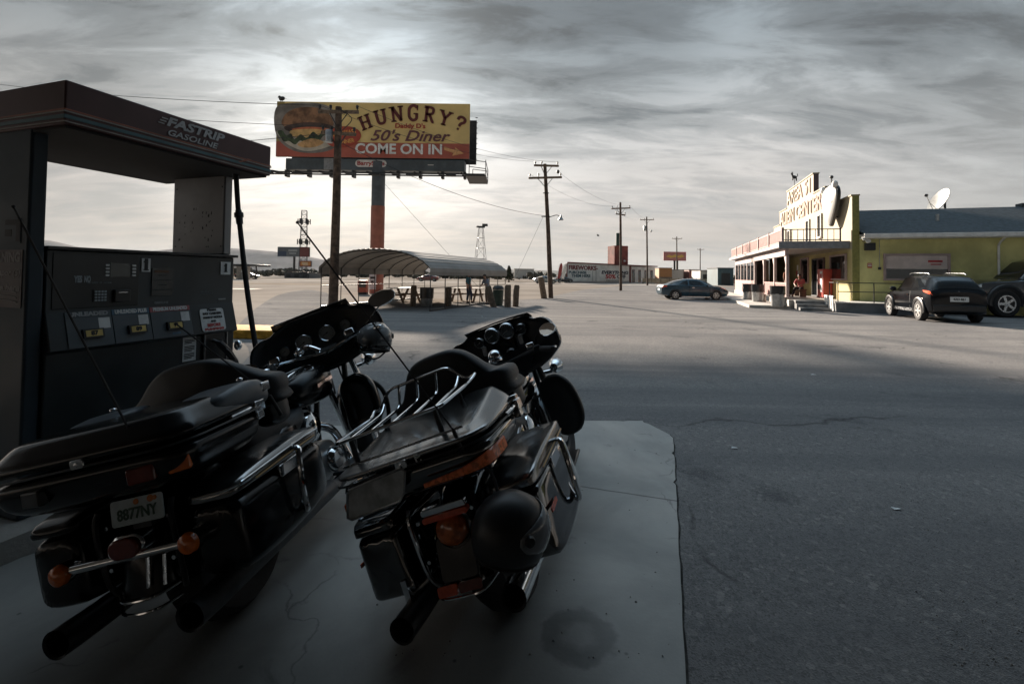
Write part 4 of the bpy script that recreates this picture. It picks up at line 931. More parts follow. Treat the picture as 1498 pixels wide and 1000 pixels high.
# porch
pch = thing('porch', 'pink and white roofed porch with picket balustrade along the store front', 'porch', BC, BR)
PXW = -2.66; PF = .45
MB().box((PXW-.1, -.1, 0), (-.003, 19.5, PF)).obj('floor', M_['concrete_light'], pch)
MB().add([(-3.1, .35, 3.28), (-.003, .35, 3.42), (-.003, 20.4, 3.42), (-3.1, 20.4, 3.28), (-3.1, .35, 3.12), (-.003, .35, 3.18), (-.003, 20.4, 3.18), (-3.1, 20.4, 3.12)], [(0,1,2,3), (7,6,5,4), (0,4,5,1), (1,5,6,2), (2,6,7,3), (3,7,4,0)]).obj('roof_deck', mat('porch_roof_paint', (.38, .35, .34), .7, var=.1), pch, smooth=None)
MB().box((-3.12, .30, 3.06), (-.01, .345, 3.42)).obj('near_fascia', mat('fascia_grey', (.20, .21, .23), .7), pch)
MB().box((PXW-.12, .6, 2.7), (PXW+.05, 9.8, 3.1)).obj('header_beam', pnk_l, pch)
for s_ in (.65, 3.5, 6.5, 9.8):
    p_ = MB().box((PXW-.07, s_-.07, PF), (PXW+.07, s_+.07, 2.7)).obj('post', pnk_l, pch)
    MB().add([(PXW-.05, s_, 2.69), (PXW-.05, s_+.5, 2.69), (PXW-.05, s_+.07, 2.15), (PXW+.05, s_, 2.69), (PXW+.05, s_+.5, 2.69), (PXW+.05, s_+.07, 2.15)], [(0,1,2), (5,4,3), (0,3,4,1), (1,4,5,2), (2,5,3,0)]).obj('bracket', pnk_l, p_)
m_ = MB()
for a, b_ in ((.75, 3.4), (3.6, 6.4)):
    m_.box((PXW-.04, a, 1.22), (PXW+.04, b_, 1.30)); m_.box((PXW-.04, a, PF+.06), (PXW+.04, b_, PF+.14)); n = int((b_-a)/.14)
    for i in range(n): y = a+(b_-a)*(i+.5)/n; m_.box((PXW-.015, y-.05, PF+.14), (PXW+.015, y+.05, 1.22))
m_.obj('balustrade', pnk, pch)
MB().box((PXW-.06, 9.87, PF), (PXW+.06, 19.4, 1.35)).obj('enclosure_wall', pnk, pch); MB().box((PXW-.06, 9.87, 2.66), (PXW+.06, 19.4, 3.08)).obj('enclosure_header', pnk_l, pch)
for i in range(4):
    y = 9.95+3.08*i; MB().box((PXW-.05, y-.07+.02, 1.351), (PXW+.05, y+.12, 2.659)).obj('enclosure_post', pnk_l, pch)
    if i < 3:
        w_ = MB().box((PXW-.02, y+.12, 1.351), (PXW+.02, y+3.02, 2.659)).obj('window', M_['glass_dark'], pch, smooth=None); MB().box((PXW-.035, y+1.5, 1.353), (PXW-.022, y+1.6, 2.657)).obj('mullion', pnk_l, w_)
MB().box((PXW, 19.4, PF), (0, 19.5, 3.1)).obj('end_wall', pnk_l, pch)
# balcony rail on the porch roof
bal = thing('balcony_railing', 'balcony railing of pink pickets and thin dark iron on the porch roof', 'railing', BC, BR)
for i in range(6):
    a, b_ = .55+i*3.28, .55+(i+1)*3.28
    m_ = MB().box((-2.93, a, 4.02), (-2.87, b_, 4.1)); m_.box((-2.92, a, 3.38), (-2.88, b_, 3.44)); n = 19
    for k in range(n): y = a+(b_-a)*(k+.5)/n; m_.box((-2.91, y-.045, 3.44), (-2.89, y+.045, 4.02))
    m_.obj('picket_panel', pnk, bal)
    MB().box((-2.96, a-.06, 3.32), (-2.84, a+.06, 4.16)).obj('rail_post', pnk_l, bal)
m_ = MB(); dk = mat('rail_iron', (.06, .04, .04), .6)
for z in (4.04, 3.5): m_.beam((-2.85, .5, z), (-.35, .5, z), .045)
for k in range(10): x = -2.75+k*.266; m_.beam((x, .5, 3.42), (x, .5, 4.04), .028 if k not in (0, 9) else .06)
m_.beam((-.35, .5, 3.42), (-.35, .5, 4.1), .07)
m_.obj('iron_rail', dk, bal)
# walk, ramp, steps, railing
struct(MB().box((-4.6, -.35, 0), (PXW-.101, 24, .15)).obj('sidewalk', M_['concrete_light'])); bpy.data.objects['sidewalk'].location = BC; bpy.data.objects['sidewalk'].rotation_euler = BR
stp = thing('steps', 'grey concrete steps leading up to the store porch', 'steps', BC, BR); m_ = MB()
for i in range(3): m_.box((PXW+.1, -.1-.45*(i+1), 0), (-1.22, -.1-.45*i-.004, PF-.15*i-.002))
m_.obj('treads', mat('step_concrete', (.20, .20, .20), .85, var=.2, vs=3), stp, bevel=.015)
rmp = thing('ramp', 'raised concrete walk with a white edged retaining wall along the lime store wall', 'walkway', BC, BR)
MB().box((-1.2, -1.75, 0), (4.1, -.003, .42)).obj('retaining_wall', mat('wall_grey', (.22, .23, .24), .85, var=.15, vs=2), rmp)
MB().box((-1.22, -1.80, .42), (4.12, -.004, .47)).obj('slab_edge', mat('slab_white', (.58, .56, .52), .8), rmp)
m_ = MB()
for k in range(5): m_.beam((-1.24-.02, -1.8+.28*k*0-.0, .0) if False else (-1.3+.05*k*0, -1.7+.26*k, .05+.0), (-1.3, -1.55+.26*k, .75), .03, .13)
m_.beam((-1.3, -1.75, .72), (-1.3, -.45, .72), .05)
m_.obj('white_pickets', M_['white_paint'], rmp)
rl = thing('ramp_railing', 'thin black pipe railing along the raised walk below the lime wall', 'railing', BC, BR); m_ = MB()
for z in (.95, 1.36): m_.tube([(-1.1, -1.65, z), (4.0, -1.65, z)], .022, 6)
for x in (-1.1, .3, 1.75, 3.2, 4.0): m_.tube([(x, -1.65, .44), (x, -1.65, 1.36)], .022, 6)
m_.tube([(-1.1, -1.65, 1.36), (-1.1, -.5, 1.36), (-1.1, -.5, .44)], .022, 6)
m_.obj('pipes', M_['ink'], rl)
# alien head sign
ah = thing('alien_head_sign', 'large pale egg shaped alien head board mounted on the store front beside the lettering', 'sign', BC, BR)
hp = [(0, -1.15), (.45, -.72), (.95, .0), (1.15, .6), (1.0, 1.02), (.55, 1.25), (0, 1.3), (-.55, 1.25), (-1.0, 1.02), (-1.15, .6), (-.95, 0), (-.45, -.72)]
hp = [(p.x, p.y*.86-.12) for p in smooth_path([(x, y, 0) for x, y in hp], 5, True)]
HM = frame((-.40, 1.95, 5.45), (0, -1, 0), (0, 0, 1))
face_m = mat('alien_grey', (.36, .36, .345), .6, var=.06, vs=2)
MB().prism([(x*1.03, y*1.03) for x, y in hp], .14, HM @ Matrix.Translation((0, 0, -.17))).obj('edge_board', M_['satin_black'], ah)
MB().loft([[(x*k, y*k, z) for x, y in hp] for k, z in ((1, -.03), (.98, .03), (.86, .09), (.6, .13), (.3, .15))]).obj('face', face_m, ah).matrix_local = HM
for sg in (-1, 1):
    e_ = MB().ball((sg*.50, .12, .10), (.36, .17, .05), 8, Matrix.Identity(4)).obj('eye', mat('eye_grey', (.56, .57, .53), .4), ah); e_.matrix_local = HM @ Matrix.Translation((0, 0, 0)) @ Matrix.Rotation(0, 4, 'Z')
m_ = MB()
for sg in (-1, 1): m_.ball((-.42, 1.95+sg*.95, 6.38), (.14, .16, .2), 8)
m_.obj('lamp_knobs', M_['white_paint'], ah)
MB().cyl((-.42, 1.5, 6.2), (-.42, 1.5, 6.85), .03, n=6).ball((-.42, 1.5, 6.85), .09, 6).obj('mast', M_['steel_dark'], ah)
MB().beam((-.45, 1.95, 5.5), (-.0, 1.95, 5.5), .08).beam((-.45, 1.95, 4.8), (-.0, 1.95, 4.8), .08).obj('brackets', M_['steel_dark'], ah)
# weather vane creature on the top step
vp = BC + FV*11.3 + WV*.12; wv_ = thing('weather_vane', 'small dark animal silhouette vane on a thin rod above the AREA 51 lettering', 'weather vane', (vp.x, vp.y, 8.07), (0, 0, .5)); wv_.scale = (.7, .7, .7); m_ = MB()
MB().cyl((0,0,0), (0,0,.9), .03, n=6).obj('rod', M_['ink'], wv_)
m_.ball((0, 0, 1.05), (.42, .1, .17), 8).ball((-.42, 0, 1.32), (.17, .08, .13), 7)
for x in (-.3, -.2, .25, .35): m_.cyl((x, 0, .98), (x+(.05 if x > 0 else -.05), 0, .68), .05, .03, 6)
m_.tube([(-.25, 0, 1.1), (-.42, 0, 1.3)], .08, 6); m_.tube(smooth_path([(.4, 0, 1.12), (.55, 0, 1.25), (.5, 0, 1.45)], 4), .04, 6)
for sg in (-1, 1): m_.cyl((-.40, sg*.05, 1.42), (-.38, sg*.06, 1.58), .04, .005, 5)
m_.obj('animal', M_['ink'], wv_)
# satellite dish
dp = at(1378, 312, 28.0); dl = thing('satellite_dish', 'large grey satellite dish mounted on the dark roof ridge', 'satellite dish', (dp.x, dp.y, RG_-.05), (0, 0, rad(10)))
m_ = MB(); R_ = .78; DM = Matrix.Translation((.05, 0, .78)) @ Matrix.Rotation(rad(-62), 4, 'Y') @ Matrix.Rotation(rad(-18), 4, 'X')
m_.lathe([(.001, 0), (.25, .02), (.5, .08), (R_-.05, .19), (R_, .23), (R_, .26), (.5, .12), (.25, .05), (.001, .03)], DM, 28); m_.obj('reflector', mat('dish_grey', (.50, .50, .48), .5, var=.1), dl)
MB().cyl((.22, 0, 0), (.22, 0, .75), .06, n=10).box((-.1, -.25, 0), (.55, .25, .05)).obj('mount', M_['steel_dark'], dl)
fp = DM @ Vector((0, 0, .95)); MB().tube([DM @ Vector((-R_*.95, 0, .24)), fp], .025, 6).tube([(-.05, 0, .1), fp+Vector((.15, 0, -.35))], .02, 6).obj('feed_arm', M_['galv'], dl); MB().ball(fp, (.12, .09, .09), 7).obj('feed_horn', M_['steel_dark'], dl)
# red machine by the door
vm = thing('vending_machine', 'red drink vending machine with a white striped front beside the store door', 'vending machine', BC+FV*2.8+WV*(-.46)+Vector((0, 0, PF)), BR)
MB().box((0, 0, .05), (.45, 1.02, 1.62)).obj('cabinet', mat('machine_red', (.48, .07, .05), .4, var=.08), vm, bevel=.03)
MB().box((-.02, .12, .35), (-.002, .5, 1.5)).obj('front_panel', M_['paper'], vm); MB().box((-.026, .18, 1.1), (-.021, .44, 1.35)).obj('emblem', M_['ink_red'], vm, smooth=None)
MB().box((-.025, .62, .5), (-.002, .9, .75)).obj('slot', M_['ink'], vm); MB().box((.03, .03, 0), (.42, .99, .05)).obj('feet', M_['steel_dark'], vm)
bn = thing('bench', 'low wooden bench on the porch under the seated person', 'bench', BC+FV*5.2+WV*(-.95)+Vector((0, 0, PF)), BR)
MB().box((-.2, -.5, .41), (.2, .9, .45)).obj('seat', M_['wood_old'], bn)
for y in (-.4, .8): MB().box((-.17, y-.04, 0), (.17, y+.04, .41)).obj('leg', M_['wood_old'], bn)
# bins on the sidewalk
def bxy(px, d): p = at(px, 430, d); p.z = .15; return p
bag_bin(bxy(1137.5, 23.3), 'nearest of the three black topped bins on the sidewalk, by the porch corner post', .32, .98, M_['galv'], grp='bins along the porch', skirt=.4)
bag_bin(bxy(1108.5, 27.5), 'middle one of the three black topped bins on the sidewalk', .32, .98, M_['galv'], grp='bins along the porch', skirt=.42)
bag_bin(bxy(1094.5, 30.0), 'farthest left of the three black topped bins on the sidewalk', .32, .98, M_['galv'], grp='bins along the porch', skirt=.5)
for px, d, l in ((1147.5, 23.6, 'small pale ash urn right of the nearest bin'), (1117.5, 27.6, 'small pale ash urn right of the middle bin')):
    o = thing('ash_urn', l, 'ash urn', bxy(px, d)); MB().lathe([(.12, 0), (.14, .05), (.10, .2), (.13, .42), (.15, .45), (.11, .45), (.001, .40)], None, 14).obj('urn', M_['concrete_light'], o); MB().cyl((0, 0, .40), (0, 0, .425), .105, n=12).obj('sand', M_['wood_old'], o)
ws = thing('wheel_stop', 'row end concrete wheel stop in front of the parked cars by the porch', 'wheel stop', at(1076, 431, 33), (0, 0, rad(70))); ws.location.z = 0
MB().prism([(-.15, 0), (.15, 0), (.1, .14), (-.1, .14)], 1.9, frame((0, -.95, 0), (1,0,0), (0,0,1)) @ Matrix.Rotation(0, 4, 'X') @ Matrix.Translation((0, 0, -1.9))).obj('stop', M_['concrete_light'], ws)

# ================================================================== people
def skin_mesh(name, nodes, edges, m_, parent, sub=2):
    """nodes: list of (pos, radius); edges grow one continuous surface"""
    me = bpy.data.meshes.new(name); me.from_pydata([tuple(p) for p, r in nodes], edges, [])
    o = bpy.data.objects.new(name, me); C.objects.link(o)
    md = o.modifiers.new('s', 'SKIN'); md.use_smooth_shade = True
    for i, (p, r) in enumerate(nodes):
        rr = r if isinstance(r, tuple) else (r, r)
        me.skin_vertices[0].data[i].radius = rr; me.skin_vertices[0].data[i].use_root = (i == 0)
    sb = o.modifiers.new('u', 'SUBSURF'); sb.levels = sub; sb.render_levels = sub
    dg = bpy.context.evaluated_depsgraph_get(); nm = bpy.data.meshes.new_from_object(o.evaluated_get(dg))
    o.modifiers.clear(); o.data = nm; bpy.data.meshes.remove(me); nm.name = name
    nm.materials.clear(); nm.materials.append(m_); nm.polygons.foreach_set('use_smooth', [True]*len(nm.polygons))
    o.parent = parent; return o
def person(label, loc, rz, J, shirt, trousers, hairm, scale=1., shoes='ink', sleeve=.5):
    """J: dict of joints in metres, facing local -Y"""
    t = thing('person', label, 'person', loc, (0, 0, rz)); t.scale = (scale,)*3
    V = {k: Vector(v) for k, v in J.items()}
    nodes, edges, idx = [], [], {}
    def nd(k, p, r, link=None):
        idx[k] = len(nodes); nodes.append((p, r))
        if link is not None: edges.append((idx[link], idx[k]))
    nd('pel', V['pel'], (.13, .10)); nd('waist', V['pel'].lerp(V['chest'], .45), (.125, .095), 'pel'); nd('chest', V['chest'], (.145, .105), 'waist')
    nd('neck', V['neck'], .055, 'chest'); hd_ = V['head']; nd('jaw', V['neck'].lerp(hd_, .55)+Vector((0, -.02, 0)), (.062, .07), 'neck'); nd('head', hd_, (.078, .098), 'jaw'); nd('crown', hd_+(hd_-V['neck']).normalized()*.085, (.055, .07), 'head')
    for s_ in 'lr':
        sg = 1 if s_ == 'r' else -1
        sh = V['sh_'+s_]; el = V['el_'+s_]; wr = V['wr_'+s_]
        nd('sh'+s_, sh, .06, 'chest'); nd('el'+s_, el, .042, 'sh'+s_); nd('wr'+s_, wr, .028, 'el'+s_)
        d = (wr-el).normalized(); pm = wr+d*.07; nd('pa'+s_, pm, (.036, .02), 'wr'+s_)
        hipx = V['pel']+Vector((sg*.10, 0, -.04)); nd('hip'+s_, hipx, .095, 'pel'); nd('kn'+s_, V['kn_'+s_], .062, 'hip'+s_); nd('an'+s_, V['an_'+s_], .04, 'kn'+s_)
        nd('toe'+s_, V['an_'+s_]+(V.get('toe_'+s_) or Vector((0, -.17, -.045))), (.04, .028), 'an'+s_)
    body = skin_mesh('body', nodes, edges, M_['skin'], t)
    for s_ in 'lr':
        wr, el = V['wr_'+s_], V['el_'+s_]; d = (wr-el).normalized(); sd = d.orthogonal().normalized(); m_ = MB(); pm = wr+d*.09; cr = d.cross(sd)
        for k, ln in zip((-1.5, -.5, .5, 1.5), (.065, .08, .075, .06)): b0 = pm+sd*k*.017; m_.tube([b0, b0+d*ln*.55, b0+d*ln*.9+cr*ln*.4], [.009, .008, .006], 6)
        m_.tube([wr+d*.03+sd*.03, wr+d*.075+sd*.055, wr+d*.11+sd*.06], [.011, .010, .008], 6); m_.obj('fingers', M_['skin'], t)
    f = MB(); fw_ = Vector((0, -1, 0))
    f.tube([hd_+Vector((0, -.088, .015)), hd_+Vector((0, -.115, -.02)), hd_+Vector((0, -.09, -.03))], [.010, .016, .010], 6)
    for sg in (-1, 1): f.ball(hd_+Vector((sg*.082, .0, -.01)), (.014, .025, .034), 6)
    f.obj('face_features', M_['skin'], t)
    e = MB()
    for sg in (-1, 1): e.ball(hd_+Vector((sg*.032, -.088, .012)), (.011, .008, .007), 5)
    e.ball(hd_+Vector((0, -.086, -.055)), (.022, .007, .006), 5); e.obj('eyes_and_mouth', M_['ink'], t)
    h = MB(); Ht = Matrix.Translation(hd_+Vector((0, .018, .045))); prof = [(.092*math.sin(PI*i/14), .10*math.cos(PI*i/14)) for i in range(9)]; prof[0] = (.001, .1)
    h.lathe(prof[::-1], Ht @ Matrix.Rotation(rad(-14), 4, 'X') @ Matrix.Diagonal((.98, 1.14, 1, 1)), 16); h.obj('hair', hairm, t)
    # clothes: skins over the same joints, slightly larger
    k = 1.13
    nn = [(V['pel']+Vector((0, 0, -.02)), (.145, .115)), (V['pel'].lerp(V['chest'], .45), (.145, .112)), (V['chest'], (.165, .12)), (V['neck'].lerp(V['chest'], .35), (.09, .08))]; ee = [(0,1), (1,2), (2,3)]
    for s_ in 'lr':
        i = len(nn); nn += [(V['sh_'+s_], .075), (V['sh_'+s_].lerp(V['el_'+s_], .95), .056)]; ee += [(2, i), (i, i+1)]
        if sleeve > .6: nn.append((V['el_'+s_].lerp(V['wr_'+s_], .9), .042)); ee.append((i+1, i+2))
    skin_mesh('shirt', nn, ee, shirt, t)
    nn = [(V['pel']+Vector((0, 0, .02)), (.142, .112)), (V['pel'].lerp(V['chest'], .25), (.138, .108))]; ee = [(0, 1)]
    for s_ in 'lr':
        sg = 1 if s_ == 'r' else -1; i = len(nn); nn += [(V['pel']+Vector((sg*.10, 0, -.05)), .108), (V['kn_'+s_], .078), (V['an_'+s_]+Vector((0, 0, .03)), .062)]; ee += [(0, i), (i, i+1), (i+1, i+2)]
    skin_mesh('trousers', nn, ee, trousers, t)
    for s_ in 'lr':
        a = V['an_'+s_]; tv = V.get('toe_'+s_) or Vector((0, -.17, -.045))
        skin_mesh('shoe', [(a+Vector((0, .05, -.045)), .045), (a+tv*.5+Vector((0, 0, -.02)), (.05, .04)), (a+tv*1.05, (.045, .03))], [(0, 1), (1, 2)], M_[shoes], t)
    return t
ST = dict(pel=(0, 0, .95), chest=(0, .01, 1.32), neck=(0, .0, 1.49), head=(0, -.02, 1.64), sh_l=(-.19, 0, 1.42), sh_r=(.19, 0, 1.42), el_l=(-.25, .03, 1.14), el_r=(.25, .02, 1.14), wr_l=(-.25, -.06, .90), wr_r=(.26, -.05, .90), kn_l=(-.11, -.02, .50), kn_r=(.12, -.03, .50), an_l=(-.12, .03, .085), an_r=(.13, .0, .085))
def pose(**k): d = dict(ST); d.update(k); return d
cl = lambda n, c: mat(n, c, .85, var=.15, vs=12)
person('person in a sky blue shirt and dark trousers standing at the picnic table', onpx(685.5, 25.3), rad(70), pose(an_r=(.13, -.12, .085), kn_r=(.12, -.12, .5)), cl('cloth_sky', (.07, .22, .32)), cl('cloth_navy', (.03, .045, .09)), M_['hair'], .93)
person('person in a white and navy top leaning behind the tilted bollard at the carport', onpx(713.5, 24.2), rad(-50), pose(chest=(0, -.12, 1.28), neck=(0, -.18, 1.44), head=(0, -.24, 1.57), sh_l=(-.19, -.13, 1.38), sh_r=(.19, -.13, 1.38), el_l=(-.26, -.22, 1.12), el_r=(.26, -.25, 1.12), wr_l=(-.12, -.42, 1.05), wr_r=(.12, -.45, 1.08)), cl('cloth_stripe', (.22, .24, .30)), cl('cloth_tan', (.16, .13, .11)), M_['hair'], .9)
pstand = BC+FV*5.0+WV*(-1.75)
person('person in an orange top and black trousers standing on the porch behind the corner post', (pstand.x, pstand.y, PF), rad(30), pose(), cl('cloth_rust', (.36, .13, .06)), cl('cloth_black', (.015, .015, .02)), M_['hair'], .98)
pse = BC+FV*5.3+WV*(-.95)
person('person in a pink shirt and dark trousers sitting on the porch bench', (pse.x, pse.y, PF), rad(-52), pose(pel=(0, .05, .53), chest=(0, -.06, .90), neck=(0, -.10, 1.07), head=(0, -.15, 1.21), sh_l=(-.19, -.06, 1.0), sh_r=(.19, -.06, 1.0), el_l=(-.27, -.18, .76), el_r=(.27, -.18, .76), wr_l=(-.14, -.38, .66), wr_r=(.14, -.38, .66), kn_l=(-.16, -.40, .50), kn_r=(.16, -.42, .50), an_l=(-.18, -.62, .085), an_r=(.17, -.38, .085)), cl('cloth_pink', (.55, .14, .15)), cl('cloth_black2', (.015, .015, .02)), M_['hair'], 1.)

# ================================================================== vehicles
def lerp(a, b, t): return a+(b-a)*t
class Car:
    """loft along x (front at +x). stations: x, z_bottom, z_belt, z_roof, half widths bottom/belt/roof"""
    def __init__(s, st): s.st = st
    def sec(s, x):
        S = s.st
        for a, b in zip(S, S[1:]):
            if a[0] <= x <= b[0]:
                t = (x-a[0])/(b[0]-a[0]) if b[0] > a[0] else 0
                return [lerp(p, q, t) for p, q in zip(a, b)]
        return list(S[0] if x < S[0][0] else S[-1])
    def half(s, x):
        _, zb, zt, zr, wb, wt, wr = s.sec(x)
        return [(0, zb), (wb*.80, zb), (wb*.97, zb+.07), (wb*1.02, lerp(zb, zt, .35)), (lerp(wb, wt, .8)*1.02, lerp(zb, zt, .75)), (wt, zt), (wt*.985, zt+.012), (wr*1.02, zr-.06*min(1, (zr-zt)/.3+.15)), (wr*.90, zr-.012), (wr*.5, zr+.012), (0, zr+.018)]
    def ring(s, x):
        h = s.half(x); return [(x, y, z) for y, z in h] + [(x, -y, z) for y, z in h[-2:0:-1]]
    def body(s):
        xs = sorted(set([q[0] for q in s.st] + [lerp(a[0], b[0], k/3) for a, b in zip(s.st, s.st[1:]) for k in (1, 2)]))
        return MB().loft([s.ring(x) for x in xs])
    def pt(s, x, v, side):
        """v: 0 belt .. 1 roof edge .. 2 centre line"""
        h = s.half(x)
        if v <= 1: (y0, z0), (y1, z1) = h[6], h[7]; y, z = lerp(y0, y1, v), lerp(z0, z1, v)
        else:
            q = [h[7], h[8], h[9], h[10]]; u = (v-1)*3; i = min(2, int(u)); y, z = lerp(q[i][0], q[i+1][0], u-i), lerp(q[i][1], q[i+1][1], u-i)
        return Vector((x, side*y, z))
    def low(s, x, v, side):
        """v: 0 sill .. 1 belt"""
        h = s.half(x)[2:6]; u = v*3; i = min(2, int(u)); return Vector((x, side*lerp(h[i][0], h[i+1][0], u-i), lerp(h[i][1], h[i+1][1], u-i)))
    def patch(s, quad, side, off=.006, n=6, fn=None):
        """quad: four (x, v) corners, bilinear, pushed outwards"""
        fn = fn or s.pt; mb = MB(); vs = []
        for i in range(n+1):
            for j in range(n+1):
                a, b = i/n, j/n
                x = lerp(lerp(quad[0][0], quad[1][0], a), lerp(quad[3][0], quad[2][0], a), b); v = lerp(lerp(quad[0][1], quad[1][1], a), lerp(quad[3][1], quad[2][1], a), b)
                p = fn(x, v, side); du = fn(x+.01, v, side)-fn(x-.01, v, side); dv = fn(x, min(1.999, v+.02), side)-fn(x, max(0, v-.02), side)
                nn = du.cross(dv)
                if nn.length < 1e-9: nn = Vector((0, side, 0))
                nn.normalize()
                if nn.y*side+nn.z*.8 < 0: nn = -nn
                vs.append(p+nn*off)
        mb.v = [tuple(v) for v in vs]; mb.f = [(i*(n+1)+j, (i+1)*(n+1)+j, (i+1)*(n+1)+j+1, i*(n+1)+j+1) for i in range(n) for j in range(n)]; return mb
    def screen(s, x0, v0, x1, v1, off=.008):
        """windscreen or rear window: from low edge (x0) to high edge (x1), across both sides"""
        n = 8; vs = []; m = 16
        for i in range(n+1):
            t = i/n; x = lerp(x0, x1, t)
            for j in range(m+1):
                u = j/m*2-1; v = 2-abs(u)*(2-lerp(v0, v1, t)); p = s.pt(x, v, 1 if u >= 0 else -1)
                dz = s.pt(x+.01, v, 1).z-s.pt(x-.01, v, 1).z; nn = Vector((-dz/.02, .35*u, 1)).normalized(); vs.append(p+nn*off)
        mb = MB(); mb.v = [tuple(v) for v in vs]; mb.f = [(i*(m+1)+j, (i+1)*(m+1)+j, (i+1)*(m+1)+j+1, i*(m+1)+j+1) for i in range(n) for j in range(m)]; return mb
def wheel(parent, x, y, r, w, rimm, sg, spokes=6):
    M = frame((x, y, r), (1, 0, 0), (0, 0, 1)) ; M = Matrix.Translation((x, y, r)) @ Matrix.Rotation(-sg*PI/2, 4, 'X')
    ty = MB().lathe([(r*.64, -w/2), (r*.9, -w/2), (r, -w*.35), (r, w*.35), (r*.9, w/2), (r*.64, w/2)], M, 28).obj('wheel', M_['rubber'], parent)
    MB().lathe([(r*.60, w*.36), (.001, w*.36)], M, 28).obj('brake_disc', M_['satin_black'], ty); m_ = MB().lathe([(r*.63, w*.1), (r*.66, w*.49), (r*.57, w*.49), (r*.56, w*.38)], M, 28)
    for k in range(spokes): a = 2*PI*k/spokes; m_.box((r*.06, -r*.09, w*.38), (r*.6, r*.09, w*.475), M @ Matrix.Rotation(a, 4, 'Z'))
    m_.lathe([(r*.16, w*.38), (r*.14, w*.48), (.001, w*.49)], M, 12); m_.obj('rim', rimm, ty)
def arches(m_, car, xs, r, hw):
    pass
def finish_car(o, car, paint, wheels, wr, ww, rimm, hw, spokes=6):
    car.body().obj('body', paint, o, smooth=30)
    for x in wheels:
        for sg in (-1, 1):
            wheel(o, x, sg*(hw-ww/2+.035), wr, ww, rimm, sg, spokes)
    for x in wheels:
        for sg in (-1, 1):
            m_ = MB(); pts = [Vector((x+math.cos(a)*(wr+.045), sg*(hw+.012), wr+math.sin(a)*(wr+.045))) for a in [rad(k) for k in range(-10, 191, 10)]]
            m_.tube(pts, .028, 6); n = len(pts); c_ = Vector((x, sg*(hw-.012), wr)); o_ = len(m_.v)
            m_.v += [tuple(Vector((p.x, sg*(hw+.008), p.z))) for p in pts] + [tuple(Vector((c_.x, sg*(hw+.008), c_.z)))]; m_.f += [(o_+i, o_+i+1, o_+n) for i in range(n-1)]; m_.obj('wheel_arch', M_['satin_black'], o)
rim_m = mat('alloy_rim', (.50, .50, .49), .35, .5, var=.1)
paint_teal = mat('paint_car_teal', (.008, .045, .075), .25, var=.1, vs=2, coat=.3); paint_sil = mat('paint_car_black', (.012, .014, .016), .15, var=.1, vs=2, coat=1.); paint_gun = mat('paint_car_gun', (.006, .007, .009), .14, var=.15, vs=2, spec=.3); paint_trk = mat('paint_truck', (.012, .016, .022), .22, var=.1, vs=2, coat=1.)
def coupe(label, loc, rz, paint, grp='sedans parked by the porch', tail='red_lens'):
    o = thing('parked_car', label, 'car', loc, (0, 0, rz))
    c = Car([(-2.24, .42, .80, .82, .70, .68, .55), (-2.12, .28, .95, .97, .80, .80, .66), (-1.75, .22, .98, 1.02, .86, .85, .66), (-1.2, .20, .97, 1.25, .88, .86, .60), (-.55, .19, .95, 1.39, .88, .87, .58), (.1, .19, .93, 1.40, .88, .87, .59), (.65, .19, .92, 1.25, .88, .87, .60), (1.15, .20, .90, .95, .88, .86, .68), (1.75, .23, .80, .83, .84, .81, .62), (2.1, .28, .68, .71, .74, .72, .56), (2.24, .40, .58, .60, .60, .58, .45)])
    finish_car(o, c, paint, (-1.36, 1.32), .315, .21, rim_m, .875)
    for sg in (-1, 1):
        c.patch([(-1.15, .12), (-.52, .10), (-.50, .88), (-.80, .85)], sg).obj('window', M_['glass_dark'], o); c.patch([(-.42, .10), (.86, .10), (.42, .82), (-.40, .88)], sg).obj('window', M_['glass_dark'], o)
        h = MB().box((-.25, sg*.885-.012, .80), (-.08, sg*.885+.012, .83)).obj('door_handle', M_['dull_chrome'], o)
        MB().ball((.72, sg*.98, .98), (.08, .10, .07), 7).obj('mirror', paint, o)
        c.patch([(1.75, .80), (2.12, .72), (2.14, .98), (1.78, 1.0)], sg, .006, 4, c.low).obj('headlight', M_['mirror'], o); c.patch([(-2.20, .75), (-1.90, .82), (-1.92, .99), (-2.18, .98)], sg, .006, 4, c.low).obj('taillight', M_[tail], o)
        c.patch([(-.46, .04), (-.44, .04), (-.44, .99), (-.46, .99)], sg, .004, 4, c.low).obj('door_seam', M_['ink'], o); c.patch([(.9, .04), (.92, .04), (.92, .99), (.9, .99)], sg, .004, 4, c.low).obj('door_seam', M_['ink'], o)
    c.screen(1.08, .6, .52, 1.1).obj('windscreen', M_['glass_dark'], o); c.screen(-1.62, .7, -.78, 1.1).obj('rear_window', M_['glass_dark'], o)
    MB().box((-2.25, -.26, .60), (-2.22, .26, .73)).obj('number_plate', M_['paper'], o)
    m_ = MB().box((-.95, -.86, .17), (.95, -.84, .235)).box((-.95, .84, .17), (.95, .86, .235)); m_.obj('sill', M_['dull_chrome'], o)
    return o
sp1 = at(1012, 437, 32.6); coupe('dark teal two door car parked side on left of the porch', (sp1.x, sp1.y, 0), rad(-3), paint_teal)
sp2 = at(1014, 437, 36.4); coupe('black car almost hidden behind the teal two door car', (sp2.x+.05, sp2.y, 0), rad(-4), paint_sil)
